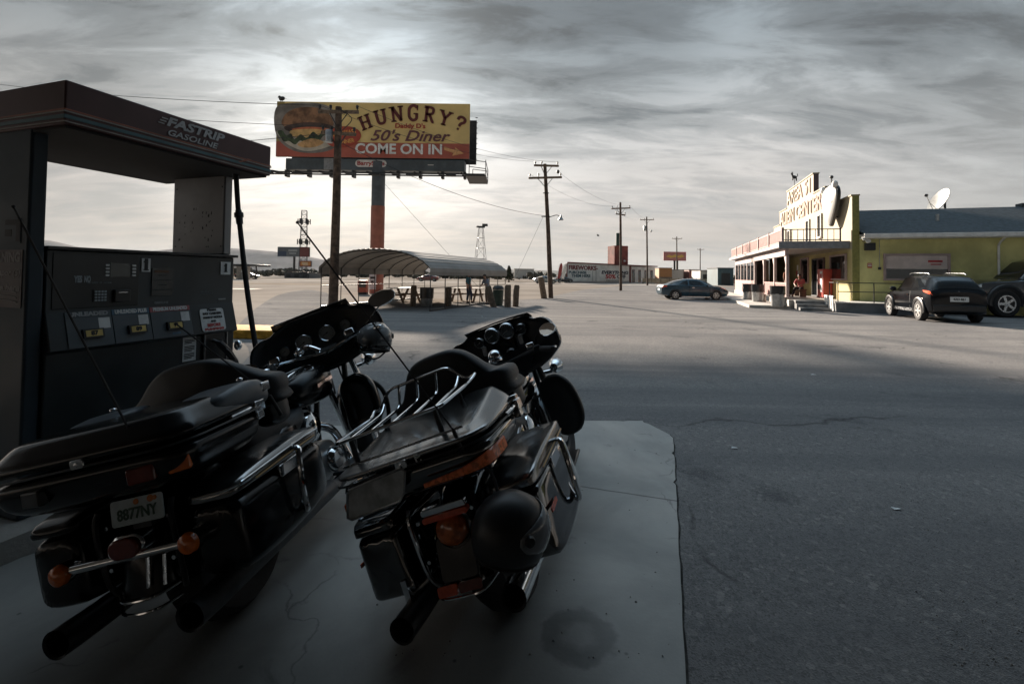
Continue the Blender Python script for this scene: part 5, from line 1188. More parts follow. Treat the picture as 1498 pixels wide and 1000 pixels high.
# small suv
def suv(label, loc, rz):
    o = thing('parked_suv', label, 'suv', loc, (0, 0, rz))
    c = Car([(-2.06, .50, .95, 1.0, .70, .70, .55), (-2.0, .34, 1.02, 1.08, .80, .80, .62), (-1.86, .27, 1.05, 1.35, .85, .83, .58), (-1.55, .25, 1.06, 1.52, .88, .85, .60), (-.9, .25, 1.04, 1.58, .88, .86, .62), (-.1, .25, 1.0, 1.60, .88, .86, .63), (.45, .25, .98, 1.52, .88, .86, .63), (.95, .26, .97, 1.12, .88, .86, .66), (1.3, .28, .94, .99, .88, .85, .66), (1.75, .30, .85, .89, .84, .80, .62), (2.0, .36, .74, .77, .72, .70, .55), (2.06, .48, .62, .64, .60, .58, .45)])
    finish_car(o, c, paint_gun, (-1.28, 1.25), .345, .23, rim_m, .89, 6)
    for sg in (-1, 1):
        for x in (-1.28, 1.25): MB().tube([Vector((x+math.cos(rad(a))*.43, sg*.885, .345+math.sin(rad(a))*.43)) for a in range(-5, 186, 10)], .055, 8).obj('fender_flare', M_['satin_black'], o)
        c.patch([(-1.52, .25), (-.62, .12), (-.60, .9), (-1.35, .80)], sg).obj('window', M_['glass_dark'], o); c.patch([(-.52, .12), (.72, .10), (.35, .85), (-.50, .9)], sg).obj('window', M_['glass_dark'], o)
        MB().ball((.62, sg*1.0, 1.07), (.09, .12, .09), 7).obj('mirror', paint_gun, o)
        c.patch([(-2.03, .78), (-1.60, .90), (-1.52, 1.), (-1.98, 1.)], sg, .012, 5, c.low).obj('taillight', M_['red_lens'], o); c.patch([(1.55, .86), (1.95, .80), (1.9, .98), (1.6, .99)], sg, .012, 5, c.low).obj('headlight', M_['mirror'], o)
        for x in (-.56, .72): c.patch([(x, .04), (x+.02, .04), (x+.02, .99), (x, .99)], sg, .004, 4, c.low).obj('door_seam', M_['ink'], o)
        MB().box((-.95, sg*.895-.012, .30), (.9, sg*.895+.012, .40)).obj('sill', M_['dull_chrome'], o)
        MB().box((-.45, sg*.885-.015, .86), (-.22, sg*.885+.015, .90)).obj('door_handle', M_['chrome'], o)
        MB().tube([(-1.3, sg*.55, 1.59), (-1.2, sg*.55, 1.64), (.1, sg*.56, 1.66), (.25, sg*.56, 1.61)], .015, 6).obj('roof_rail', M_['dull_chrome'], o)
    c.screen(.98, .5, .48, 1.05).obj('windscreen', M_['glass_dark'], o); c.screen(-1.98, .35, -1.62, 1.08, .012).obj('rear_window', M_['glass_dark'], o)
    MB().box((-2.075, -.27, .70), (-2.055, .27, .86)).obj('number_plate', M_['paper'], o); MB().box((-2.08, -.75, .36), (-1.99, .75, .60)).obj('rear_bumper', M_['satin_black'], o, bevel=.04)
    MB().text('4ZD 861', .10, frame((-2.079, 0, .78), (0, -1, 0), (0, 0, 1)), .002, bold=.004).obj('plate_number', M_['ink'], o.children[-2], smooth=None); MB().lathe([(.001, 0), (.05, 0), (.05, .01), (.001, .012)], Matrix.Translation((-2.03, 0, 1.0)) @ Matrix.Rotation(-PI/2, 4, 'Y'), 14).obj('badge', M_['chrome'], o)
    return o
suv_o = suv('small dark grey suv with chrome wheels parked in front of the lime wall', (16.62, 18.75, 0), PI/2-HD); suv_o.scale = (.95, 1, 1.09)
# pickup entering the frame on the right
pk = thing('pickup_truck', 'dark pickup truck with flared arches cut off by the right edge', 'pickup truck', (23.1, 20.6, 0), (0, 0, PI-HD*.6)); pk.scale = (1.22, 1.22, 1.36)
c = Car([(-2.7, .6, 1.05, 1.07, .85, .85, .7), (-2.6, .5, 1.12, 1.14, .90, .90, .8), (-1.2, .48, 1.14, 1.16, .92, .90, .82), (-.75, .48, 1.14, 1.80, .92, .90, .66), (.2, .48, 1.14, 1.86, .92, .90, .68), (.65, .48, 1.12, 1.72, .92, .90, .70), (1.2, .48, 1.12, 1.20, .92, .89, .72), (2.3, .52, 1.06, 1.12, .90, .86, .70), (2.55, .56, .98, 1.02, .84, .82, .66), (2.68, .62, .86, .88, .78, .74, .6)])
finish_car(pk, c, paint_trk, (-1.65, 1.72), .42, .28, M_['dull_chrome'], .93, 5)
for sg in (-1, 1):
    for x in (-1.65, 1.72): MB().tube([Vector((x+math.cos(rad(a))*.53, sg*.93, .42+math.sin(rad(a))*.53)) for a in range(-5, 186, 8)], .075, 8).obj('fender_flare', M_['satin_black'], pk)
    c.patch([(-.62, .12), (.22, .10), (.20, .88), (-.55, .85)], sg).obj('window', M_['glass_dark'], pk); c.patch([(.30, .10), (.98, .10), (.68, .85), (.28, .88)], sg).obj('window', M_['glass_dark'], pk)
    MB().box((.85, sg*1.05-.12, 1.18), (.98, sg*1.05+.12, 1.42)).obj('mirror', M_['satin_black'], pk, bevel=.03)
    MB().tube([(-1.0, sg*.95, .42), (-.9, sg*1.0, .38), (1.0, sg*1.0, .38), (1.1, sg*.95, .42)], .04, 8).obj('side_step', M_['chrome'], pk)
    c.patch([(2.40, .72), (2.62, .70), (2.60, .97), (2.38, .98)], sg, .01, 4, c.low).obj('headlight', M_['mirror'], pk)
c.screen(1.15, .5, .62, 1.05).obj('windscreen', M_['glass_dark'], pk); MB().box((2.62, -.85, .5), (2.80, .85, .72)).obj('bumper', M_['dull_chrome'], pk, bevel=.04)
# vehicles far behind the leaning pole
def far_truck(px, d, rz, paint, label):
    b = at(px, 410, d); b.z = 0; o = coupe(label, b, rz, paint, None); return o
far_truck(798, 88, rad(10), mat('paint_car_silver', (.30, .32, .34), .25, .6, var=.1), 'silver car parked far behind the leaning lamp pole'); far_truck(823, 98, rad(30), mat('paint_car_dark', (.02, .02, .024), .25, var=.1, coat=.8), 'dark car beside the left end of the fireworks store')
far_truck(362, 96, rad(15), mat('paint_car_navy', (.02, .03, .05), .25, var=.1, coat=.8), 'dark car under the distant flat canopy'); far_truck(626, 95, rad(180), mat('paint_car_maroon', (.16, .03, .03), .25, var=.1, coat=.8), 'maroon car on the highway seen through the carport')
# ================================================================== fuel dispenser (local x = towards the pad, y = along the island, z up)
fd = thing('fuel_dispenser', 'dark fuel dispenser numbered 1 with its own lettered canopy on two slab columns', 'fuel pump', PO, (0, 0, -HD))
cab_m = mat('dispenser_dark', (.016, .024, .028), .42, var=.2, vs=3, rv=.08); col_m = mat('dispenser_panel', (.036, .052, .066), .6, var=.15, vs=1.5, rv=.1, spec=.3)
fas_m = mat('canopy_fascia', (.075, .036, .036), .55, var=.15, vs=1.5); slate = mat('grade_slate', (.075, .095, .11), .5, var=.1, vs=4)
prof = [(-.54, .132), (.015, .132), (.02, 1.03), (.062, 1.045), (.004, 1.262), (0, 1.27), (0, 1.63), (-.54, 1.63)]
MB().prism(prof, 1.235, frame((0, 1.235, 0), (1, 0, 0), (0, 0, 1))).obj('cabinet', cab_m, fd, bevel=.006)
MB().box((-.56, -.003, 1.631), (.018, 1.262, 1.652)).obj('top_cap', M_['satin_black'], fd, bevel=.004)
MB().box((-.62, -.085, .132), (0, -.006, 2.32)).obj('column', col_m, fd, bevel=.012)
rc = MB().box((-.57, 1.138, 1.653), (-.004, 1.21, 2.32)).obj('column', mat('dispenser_panel_light', (.27, .27, .275), .45, .2, var=.15, vs=2), fd, bevel=.01)
m_ = MB()
for i in range(34):
    x = -.12-.38*random.random()**1.2; z = 1.70+.33*random.random(); l = random.uniform(.006, .028); w = random.uniform(.003, .007)
    m_.add([(x-w, 1.1365, z), (x+w*.6, 1.1365, z-l*.2), (x+w, 1.1365, z+l*.6), (x-w*.3, 1.1365, z+l)], [(0,1,2,3)])
m_.obj('peeling_paint', M_['ink'], rc, smooth=None)
m_ = MB()
for x, z in ((-.03, 2.2), (-.03, 1.72), (-.53, 2.2), (-.53, 1.72)): m_.cyl((x, 1.138, z), (x, 1.134, z), .006, n=8)
m_.obj('screws', M_['steel_dark'], rc)
cn = MB().box((-.86, -.10, 2.30), (.30, 1.29, 2.54)).obj('canopy', fas_m, fd, bevel=.008)
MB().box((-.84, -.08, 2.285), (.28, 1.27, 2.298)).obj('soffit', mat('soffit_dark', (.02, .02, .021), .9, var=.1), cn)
t_teal = mat('stripe_teal', (.05, .12, .14), .5); t_pale = mat('stripe_pale', (.27, .25, .23), .5); t_rust = mat('stripe_rust', (.30, .10, .06), .5)
for z0, z1, m2 in ((2.376, 2.384, t_rust), (2.366, 2.374, t_pale), (2.332, 2.352, t_teal), (2.312, 2.318, t_pale)):
    MB().box((.301, -.104, z0), (.3045, 1.294, z1)).box((-.86, -.1045, z0), (.301, -.1015, z1)).obj('stripe', m2, cn, smooth=None)
FXR = lambda y, z, x=.304: frame((x, y, z), (0, 1, 0), (0, 0, 1))
let = mat('canopy_letter', (.42, .43, .44), .5)
MB().text('FASTRIP', .080, FXR(.64, 2.482), .004, bold=.003, shear=.25, width=.42).obj('lettering', let, cn, smooth=None)
MB().text('GASOLINE', .055, FXR(.62, 2.413), .004, bold=.001, shear=.25, width=.36).obj('lettering', let, cn, smooth=None)
m_ = MB()
for k in range(3): m_.box((.302, .385+.012*k, 2.458+.018*k), (.305, .425+.012*k, 2.465+.018*k))
m_.obj('speed_lines', let, cn, smooth=None)
MB().add([(.306, .98, 2.345), (.306, 1.0, 2.345), (.306, 1.10, 2.388), (.306, 1.06, 2.388)], [(0,1,2,3)]).add([(.307, 1.0, 2.372), (.307, 1.14, 2.378), (.307, 1.12, 2.384), (.307, 1.02, 2.38)], [(0,1,2,3)]).obj('swoosh', t_rust, cn, smooth=None)
# face of the cabinet
def plate(y0, y1, z0, z1, name, m2, x0=.001, th=.006, par=None, bev=0): return MB().box((x0, y0, z0), (x0+th, y1, z1)).obj(name, m2, par or fd, bevel=bev, smooth=None if not bev else 35)
plate(.03, .50, 1.285, 1.615, 'control_panel', mat('panel_black', (.012, .017, .02), .4, var=.15), th=.004, bev=.002)
scr = plate(.325, .44, 1.475, 1.562, 'screen', mat('lcd', (.045, .06, .06), .2, var=.1), .005, .004)
for y0 in (.298, .455):
    for k in range(4): plate(y0, y0+.022, 1.478+k*.0215, 1.478+k*.0215+.012, 'soft_key', M_['paper'], .005, .006)
kp = plate(.235, .312, 1.318, 1.396, 'keypad', M_['satin_black'], .005, .006)
kk = mat('keypad_key', (.30, .36, .40), .5)
for i in range(4):
    for j in range(4): MB().box((.0112, .241+i*.0172, 1.3225+j*.018), (.016, .241+i*.0172+.012, 1.3225+j*.018+.012)).obj('key', kk, kp, smooth=None)
cr = plate(.345, .44, 1.312, 1.392, 'card_reader', M_['satin_black'], .005, .022, bev=.006); MB().box((.0275, .365, 1.372), (.030, .42, 1.377)).obj('slot', M_['dull_chrome'], cr)
MB().text('YES', .052, FXR(.155, 1.458, .0065), .001, bold=.003, width=.042).obj('lettering', kk, fd, smooth=None); MB().text('NO', .052, FXR(.203, 1.458, .0065), .001, bold=.003, width=.034).obj('lettering', kk, fd, smooth=None); MB().text('PAY INSIDE  OR  OUTSIDE', .012, FXR(.27, 1.437, .0065), .001, width=.13).obj('lettering', kk, fd, smooth=None)
for y0, y1, z0, z1, sz in ((.515, .572, 1.508, 1.60, .10), (1.112, 1.20, 1.492, 1.594, .085)):
    s_ = plate(y0, y1, z0, z1, 'number_sign', M_['paper']); MB().text('1', sz, FXR((y0+y1)/2, (z0+z1)/2, .0085), .002, bold=.006).add([(.0085, (y0+y1)/2-.004, (z0+z1)/2+sz*.36), (.0085, (y0+y1)/2-.018, (z0+z1)/2+sz*.25), (.0085, (y0+y1)/2-.018, (z0+z1)/2+sz*.16), (.0085, (y0+y1)/2-.002, (z0+z1)/2+sz*.24)], [(0,1,2,3)]).box((.007, (y0+y1)/2-.018, (z0+z1)/2-sz*.36), (.0085, (y0+y1)/2+.018, (z0+z1)/2-sz*.30)).obj('lettering', M_['ink'], s_, smooth=None)
ds = plate(.585, .73, 1.345, 1.535, 'price_display', mat('display_dark', (.02, .03, .034), .25, var=.1))
fnt = mat('faint_ink', (.085, .105, .11), .6); MB().box((.0072, .60, 1.503), (.009, .70, 1.52)).obj('amber_strip', mat('faint_amber', (.12, .06, .03), .6), ds, smooth=None)
for k, tx in enumerate(('THIS SALE', 'PRICE PER GALLON', 'GALLONS', 'ALL TAXES INCLUDED')): MB().text(tx, .015, FXR(.657, 1.485-k*.034, .0085), .001).obj('lettering', fnt, ds, smooth=None)
MB().text('GASOLINE', .02, FXR(.655, 1.293, .003), .002, bold=.001, width=.095).text('NO SMOKING', .017, FXR(1.0, 1.36, .003), .001, width=.1).text('STOP ENGINE', .015, FXR(1.0, 1.342, .003), .001, width=.1).box((.002, 1.10, 1.292), (.0035, 1.165, 1.303)).obj('small_print', mat('mid_ink', (.24, .27, .28), .6), fd, smooth=None)
# tilted grade panel: axis up the slope
gO = Vector((.062, 0, 1.045)); gU = (Vector((.004, 0, 1.262))-gO); gN = Vector((gU.z, 0, -gU.x)).normalized(); gL = gU.length
def GF(y, v, off=.004): return frame(gO+gU*v+Vector((0, y, 0))+gN*off, (0, 1, 0), gU)
def gplate(y0, y1, v0, v1, name, m2, off=.002, th=.004, par=None, skew=0): 
    h = (v1-v0)*gL; return MB().prism([(-(y1-y0)/2, -h/2), ((y1-y0)/2, -h/2), ((y1-y0)/2, h/2), (-(y1-y0)/2, h/2)], th, GF((y0+y1)/2, (v0+v1)/2, off)).obj(name, m2, par or fd, smooth=None)
bstr = mat('grade_blue', (.06, .14, .22), .5); rstr = mat('grade_red', (.36, .09, .10), .5)
for i, (y0, y1, tx, bm_, oct_, yb, gl) in enumerate(((.09, .332, 'UNLEADED', slate, '87', .215, 'grade_panel'), (.338, .565, 'UNLEADED PLUS', bstr, '89', .47, 'grade_panel'), (.571, .855, 'PREMIUM UNLEADED', rstr, '91', .72, 'grade_panel'))):
    gpn = gplate(y0, y1, .03, .84, gl, slate); gplate(y0, y1, .85, 1.0, 'grade_strip', bm_, .002, .004, gpn)
    MB().text(tx, .034, GF((y0+y1)/2, .925, .0075), .002, bold=.002, width=(y1-y0)*.86).obj('lettering', M_['paper'] if i else mat('grade_grey', (.34, .36, .37), .6), gpn, smooth=None)
    bt = gplate(yb-.055, yb+.055, .25, .50, 'grade_button', M_['satin_black'], .0065, .02); gplate(yb-.044, yb+.044, .29, .46, 'octane_label', mat('octane_yellow', (.62, .46, .14), .5), .027, .002, bt)
    MB().text(oct_, .036, GF(yb, .375, .0305), .001, bold=.002).obj('lettering', M_['ink'], bt, smooth=None)
    lb = gplate(y1-.075, y1-.012, .50, .80, 'price_label', M_['paper'], .0065, .001)
    if i == 2: gplate(.70, .76, .1, .17, 'maker_label', bstr, .0065, .001)
bf = MB().prism(rrect(.20, .175, .02), .003, GF(1.028, .45, .003)).obj('notice', M_['paper'], fd, smooth=None)
for k, (tx, m2, s_) in enumerate((('Please', 'ink', .03), ('PAY CASHIER', 'ink', .022), ('HANG UP NOZZLE', 'ink', .02), ('AND', 'ink', .02), ('BEFORE', 'ink_red', .032), ('PUMPING', 'ink_red', .022))): MB().text(tx, s_, GF(1.028, .80-k*.135, .0072), .001, bold=.002, width=None if len(tx) < 7 else .16).obj('lettering', M_[m2], bf, smooth=None)
nt2 = plate(.806, .908, .853, 1.03, 'notice', M_['paper'], .021, .003)
m_ = MB()
for b0, n in ((1.005, 3), (.957, 4), (.905, 4)):
    for k in range(n): m_.box((.0245, .818, b0-k*.011), (.0255, .895-.02*(k == n-1), b0-k*.011+.006))
m_.obj('printed_lines', M_['steel_dark'], nt2, smooth=None)
bt = MB().prism(rrect(.19, .36, .02), .012, FXR(1.062, .885, .021)).obj('nozzle_boot', M_['satin_black'], fd)
m_ = MB(); fr = [(1.062+y, .885+z) for y, z in rrect(.19, .36, .02)]
m_.tube([(.036, y, z) for y, z in fr], .007, 6, closed=True); m_.obj('boot_frame', M_['alu'], bt)
nz = MB(); nz.tube(smooth_path([(.05, 1.02, .985), (.085, 1.05, .96), (.11, 1.09, .91), (.115, 1.13, .86)], 5), [.016]*5+[.026]*11, 10); nz.tube(smooth_path([(.115, 1.13, .86), (.13, 1.16, .80), (.13, 1.17, .74)], 4), .024, 8)
nz.tube(smooth_path([(.10, 1.07, .93), (.15, 1.08, .90), (.16, 1.13, .83), (.13, 1.155, .81)], 4), .007, 6)
nzo = thing('fuel_nozzle', 'black fuel nozzle hanging in its boot at the right end of the dispenser', 'nozzle', PO, (0, 0, -HD)); nz.obj('handle', M_['satin_black'], nzo); MB().ball((.125, 1.185, .93), (.03, .03, .04), 8).obj('swivel', M_['chrome'], nzo)
hz_ = thing('fuel_hose', 'thick black fuel hose hanging from the dispenser canopy end to the nozzle', 'hose', at(345, 256, 3.72))
hp_ = [at(345, 254, 3.72), at(348, 300, 3.70), at(353, 350, 3.66), at(361, 420, 3.6), at(372, 495, 3.52), at(386, 575, 3.42), at(392, 640, 3.36)]
hpz = [hp_[0]+Vector((0, 0, .02))]+hp_[1:]+[at(380, 690, 3.38), at(355, 690, 3.5), at(340, 640, 3.62), PO+FV*1.17+WV*.13+Vector((0, 0, .74))]
MB().tube([p-hz_.location for p in smooth_path(hpz, 7)], .0185, 10).obj('tube', M_['rubber'], hz_)
q = hp_[1].lerp(hp_[2], .15)-hz_.location; q2_ = hp_[1].lerp(hp_[2], .55)-hz_.location
MB().tube([q, q.lerp(q2_, .2), q.lerp(q2_, .21), q.lerp(q2_, .5), q.lerp(q2_, .51), q2_], [.022, .024, .033, .033, .026, .024], 12).obj('breakaway_fitting', M_['steel_dark'], hz_)
# warning decals on the near column
SX = lambda x, z, y=-.0875: frame((x, y, z), (1, 0, 0), (0, 0, 1))
ws_ = MB().box((-.40, -.0885, 1.30), (-.035, -.0855, 1.625)).obj('warning_sign', mat('warning_brown', (.075, .058, .058), .6, var=.2, vs=6), fd, smooth=None)
wl = mat('warning_letter', (.17, .155, .155), .6)
for k, (tx, s_, b_) in enumerate((('WARNING', .075, .004), ('Fuel vapor (5)', .05, .002), ('no fire here', .055, .002))): MB().text(tx, s_, SX(-.215, 1.58-k*.085, -.0895), .001, bold=b_, width=.33, shear=.25 if k else 0).obj('lettering', wl, ws_, smooth=None)
m_ = MB()
for k in range(3):
    pts = [( -.21+.15*math.cos(a), -.0895, 1.375-k*.026+.02*math.sin(a)) for a in [rad(t) for t in range(20, 161, 14)]]; m_.tube(pts, .0035, 5)
m_.obj('drawn_arcs', wl, ws_, smooth=None)
d7 = MB().box((-.20, -.0885, 1.66), (-.06, -.0855, 1.80)).obj('decal', col_m, fd, smooth=None); MB().box((-.2, -.0895, 1.765), (-.06, -.0885, 1.795)).box((-.1, -.0895, 1.67), (-.065, -.0885, 1.764)).box((-.2, -.0895, 1.7), (-.14, -.0885, 1.74)).obj('decal_mark', M_['ink'], d7, smooth=None)
# ================================================================== touring motorcycles (local x right, y forward, z up, origin under the rear axle)
def rr_ring(y, cx_, cz_, w, h, r, n=4): return [(cx_+a, y, cz_+b) for a, b in rrect(w, h, min(r, w*.49, h*.49), n)]
def rz_ring(z, w, y0, y1, r, n=5): return [(a, (y0+y1)/2+b, z) for a, b in rrect(w, y1-y0, min(r, w*.49, (y1-y0)*.49), n)]
def arch_loft(path, hw, drop, th=.012, sq=.65):
    rings = []
    for i, (y, z) in enumerate(path):
        a = Vector(path[max(i-1, 0)]); b = Vector(path[min(i+1, len(path)-1)]); t = (b-a).normalized(); n = Vector((t.y, -t.x))
        out = [(-hw, -drop), (-hw*.97, -drop*.3), (-hw*sq, -.006), (-hw*.3, .008), (hw*.3, .008), (hw*sq, -.006), (hw*.97, -drop*.3), (hw, -drop)]
        inn = [(x*.93, d-th if abs(x) < hw*.9 else d) for x, d in out[::-1]]
        rings.append([(x, y+n.x*d, z+n.y*d) for x, d in out+inn])
    return MB().loft(rings)
def hexa(path): return path
plate_m = mat('plate_pale', (.42, .50, .52), .45, var=.1, vs=20); pl_green = mat('plate_green', (.02, .07, .05), .6); pl_or = mat('plate_orange', (.55, .17, .03), .6)
trim_gold = mat('pin_gold', (.38, .22, .07), .4, .3)
def motorcycle(loc, head, lean, label, S_ang, new):
    R = Matrix.Translation(loc) @ Matrix.Rotation(-head, 4, 'Z') @ Matrix.Rotation(-lean, 4, 'Y')
    t = thing('motorcycle', label, 'motorcycle'); t.matrix_world = R; t.rotation_mode = 'XYZ'
    gb_, sb_, ch, dc, vi, ru = (M_[k] for k in ('gloss_black' if new else 'dull_gloss', 'satin_black', 'chrome', 'dull_chrome', 'vinyl', 'rubber'))
    ST_ = Matrix.Translation((0, 1.40, .78)) @ Matrix.Rotation(S_ang, 4, Vector((0, -.42, .9))) @ Matrix.Translation((0, -1.40, -.78))
    def P(mb, name, m_, par=None, steer=False, **k):
        o = mb.obj(name, m_, par or t, **k)
        if steer: o.matrix_local = ST_
        return o
    # wheels
    for y, w, st in ((0, .085, False), (1.625, .065, True)):
        MX = Matrix.Translation((0, y, .325)) @ Matrix.Rotation(PI/2, 4, 'Y')
        wh = P(MB().lathe([(.205, -w*.8), (.24, -w), (.29, -w*.98), (.315, -w*.6), (.325, 0), (.315, w*.6), (.29, w*.98), (.24, w), (.205, w*.8)], MX, 40), 'rear_wheel' if not st else 'front_wheel', ru, None, st)
        m_ = MB().lathe([(.205, -w*.75), (.21, -w*.85), (.19, -w*.7), (.185, 0), (.19, w*.7), (.21, w*.85), (.205, w*.75)], MX, 32)
        for k in range(9): m_.box((.04, -.013, -.02), (.19, .013, .02), MX @ Matrix.Rotation(2*PI*k/9, 4, 'Z'))
        m_.lathe([(.001, -w), (.05, -w), (.06, 0), (.05, w), (.001, w)], MX, 16); m_.obj('rim', sb_ if new else dc, wh)
        MB().lathe([(.08, w*.9), (.14, w*.9), (.14, w*.98), (.08, w*.98)], MX, 28).obj('brake_disc', M_['alu'], wh)
    # rear fender and lights
    fpath = [(p.x, p.y) for p in smooth_path([(.33, .50, 0), (.26, .60, 0), (.12, .67, 0), (-.05, .695, 0), (-.22, .665, 0), (-.35, .59, 0), (-.43, .49, 0), (-.462, .345, 0)], 4)]
    rf = P(arch_loft(fpath, .112, .15), 'rear_fender', gb_, smooth=50)
    fp2 = [(p.x, p.y) for p in smooth_path([(1.97, .40, 0), (1.93, .53, 0), (1.80, .655, 0), (1.62, .69, 0), (1.44, .66, 0), (1.32, .57, 0), (1.27, .47, 0), (1.26, .38, 0)], 4)]
    P(arch_loft(fp2, .085, .14), 'front_fender', gb_, steer=True, smooth=50)
    for sg in (-1, 1):   # fender struts beside the wheel
        P(MB().tube(smooth_path([(sg*.15, -.42, .66), (sg*.152, -.44, .60), (sg*.148, -.43, .40), (sg*.12, -.40, .33)], 5), .010, 8), 'fender_strut', ch if sg < 0 and new else sb_)
    if new:
        l_ = P(MB().prism(rrect(.20, .028, .012), .03, frame((.035, -.452, .648), (1, 0, 0), (0, 0, 1))), 'brake_light', ch, bevel=.004)
        MB().prism(rrect(.20, .022, .009), .028, frame((.035, -.455, .620), (1, 0, 0), (0, 0, 1))).obj('lens', M_['red_lens'], l_)
        h_ = P(MB().lathe([(.001, -.01), (.062, -.01), (.072, .0), (.075, .03)], Matrix.Translation((.028, -.42, .555)) @ Matrix.Rotation(PI/2, 4, 'X'), 24), 'tail_light', sb_)
        MB().lathe([(.070, 0), (.068, .022), (.055, .04), (.03, .05), (.001, .053)], Matrix.Translation((.028, -.437, .553)) @ Matrix.Rotation(PI/2, 4, 'X') @ Matrix.Diagonal((1, .88, 1, 1)), 24).obj('lens', mat('tail_amber', (.55, .14, .04), .15, var=.35, vs=25, coat=.6), h_)
        P(MB().prism(rrect(.085, .038, .008), .012, frame((-.055, -.478, .352), (1, 0, 0), (0, .25, 1))), 'reflector', M_['red_lens']); P(MB().prism(rrect(.10, .036, .008), .012, frame((.045, -.478, .352), (1, 0, 0), (0, .25, 1))), 'reflector', M_['red_dark'])
        P(MB().tube(smooth_path([(-.115, -.43, .335), (-.09, -.478, .325), (0, -.49, .322), (.09, -.478, .325), (.14, -.40, .345)], 5), .006, 8), 'fender_trim', ch)
        P(MB().prism(rrect(.16, .16, .02), .01, frame((.01, -.446, .45), (1, 0, 0), (0, .32, 1))), 'fender_panel', sb_, bevel=.003)
    else:
        pl_ = P(MB().prism(rrect(.20, .088, .01), .004, frame((.095, -.505, .667), (1, 0, 0), (0, .1, 1))), 'number_plate', plate_m)
        PM = lambda x, z, o_=.0055: frame((.095+x, -.505+.1*z-o_, .667+z), (1, 0, 0), (0, .1, 1))
        MB().text('8877NY', .052, PM(0, -.008), .001, bold=.0015, width=.155).obj('plate_number', pl_green, pl_, smooth=None)
        MB().lathe([(.001, 0), (.010, 0), (.010, .002), (.001, .003)], PM(.0, .030, .004), 12).lathe([(.001, 0), (.012, 0), (.012, .002), (.001, .003)], PM(.055, .031, .004), 12).lathe([(.001, 0), (.008, 0), (.008, .002), (.001, .003)], PM(.072, .031, .004), 12).obj('plate_flowers', pl_or, pl_, smooth=None)
        P(MB().box((.06, -.50, .60), (.13, -.44, .69)), 'plate_bracket', sb_)
        br_ = P(MB().tube([(-.20, -.5, .508), (.225, -.5, .516)], .016, 12), 'signal_bar', ch)
        for sg, x, z in ((1, .262, .518), (-1, -.238, .503)):
            s_ = P(MB().lathe([(.001, .05), (.025, .045), (.037, .02), (.039, -.012)], Matrix.Translation((x, -.495, z)) @ Matrix.Rotation(-PI/2, 4, 'X'), 20), 'turn_signal', ch)
            MB().lathe([(.037, 0), (.034, .016), (.02, .026), (.001, .029)], Matrix.Translation((x, -.507, z)) @ Matrix.Rotation(PI/2, 4, 'X'), 20).obj('lens', M_['amber'], s_)
        h_ = P(MB().prism(rrect(.13, .085, .04), .06, frame((.02, -.44, .545), (1, 0, 0), (0, 0, 1))), 'tail_light', ch, bevel=.008); MB().prism(rrect(.115, .07, .033), .02, frame((.02, -.50, .545), (1, 0, 0), (0, 0, 1))).obj('lens', M_['red_dark'], h_, bevel=.006)
        for z in (.345, .30): P(MB().tube(smooth_path([(-.12, -.42, z+.01), (-.06, -.475, z), (.06, -.475, z), (.12, -.42, z+.01)], 5), .006 if z < .37 else .009, 8), 'fender_trim', ch)
        for x in (.05, .115): P(MB().tube([(x, -.46, .48), (x-.005, -.475, .38)], .006, 6), 'fender_trim', dc)
    # saddlebags
    for sg in (-1, 1):
        def sec(y, x0, x1, z0, z1, r=.05): 
            pts = rr_ring(y, (x0+x1)/2, (z0+z1)/2, x1-x0, z1-z0, r*(.45 if new else 1)); return [(sg*x, yy, z) for x, yy, z in pts]
        bag = P(MB().loft([sec(-.455, .24, .395, .38, .60, .04), sec(-.44, .222, .418, .345, .612), sec(-.30, .205, .432, .33, .615), sec(.05, .205, .435, .33, .615), sec(.17, .215, .43, .36, .615), sec(.19, .24, .40, .42, .60, .03)]), 'saddlebag', gb_, smooth=60, sub=1)
        lid = MB().loft([sec(-.455, .24, .395, .622, .64, .008), sec(-.442, .22, .42, .619, .668, .022), sec(-.30, .200, .437, .619, .692, .03), sec(.05, .200, .44, .619, .70, .03), sec(.16, .212, .434, .619, .692, .025), sec(.195, .24, .40, .622, .66, .012)]).obj('lid', M_['lacquer'] if sg > 0 else gb_, bag, smooth=60, sub=1)
        if not new and sg > 0: MB().tube(smooth_path([(sg*.27, -.465, .648), (sg*.40, -.452, .653), (sg*.432, -.40, .662), (sg*.441, -.20, .672), (sg*.443, .0, .676), (sg*.437, .14, .672)], 5), .006, 8).obj('lid_trim', ch, bag)
        MB().prism(rrect(.15, .05, .012), .012, frame((sg*.434, -.12, .600), (0, sg*-1, 0), (0, 0, 1)) ).obj('latch', ch, bag, bevel=.003)
        MB().tube(smooth_path([(sg*.437, -.35, .642), (sg*.446, -.15, .652), (sg*.443, .10, .652)], 5), .0035, 6).obj('pin_stripe', trim_gold, bag)
        if new:
            MB().box((sg*.432, -.43, .50), (sg*.438, -.33, .515)).obj('side_reflector', M_['red_lens'], bag)
        g_ = P(MB().tube(smooth_path([(sg*.40, -.06, .64), (sg*.465, -.09, .655), (sg*.478, -.12, .60), (sg*.475, -.13, .50), (sg*.468, -.12, .42), (sg*.455, -.10, .395), (sg*.43, -.08, .42), (sg*.42, -.07, .47)], 6), .0125, 10), 'bag_guard', ch)
        # exhaust
        mm = (ch if new else M_['steel_dark']) if sg > 0 else sb_; mx = .225 if (new and sg > 0) else .25; mz = .018 if (new and sg > 0) else 0
        mu = P(MB().tube([(sg*.20, .95, .22), (sg*.235, .6, .24), (sg*mx, .5, .262), (sg*mx, .46, .267), (sg*mx, -.42, .285+mz), (sg*mx, -.555, .292+mz)], [.028, .03, .036, .05, .05, .05], 22, caps=False), 'muffler', mm)
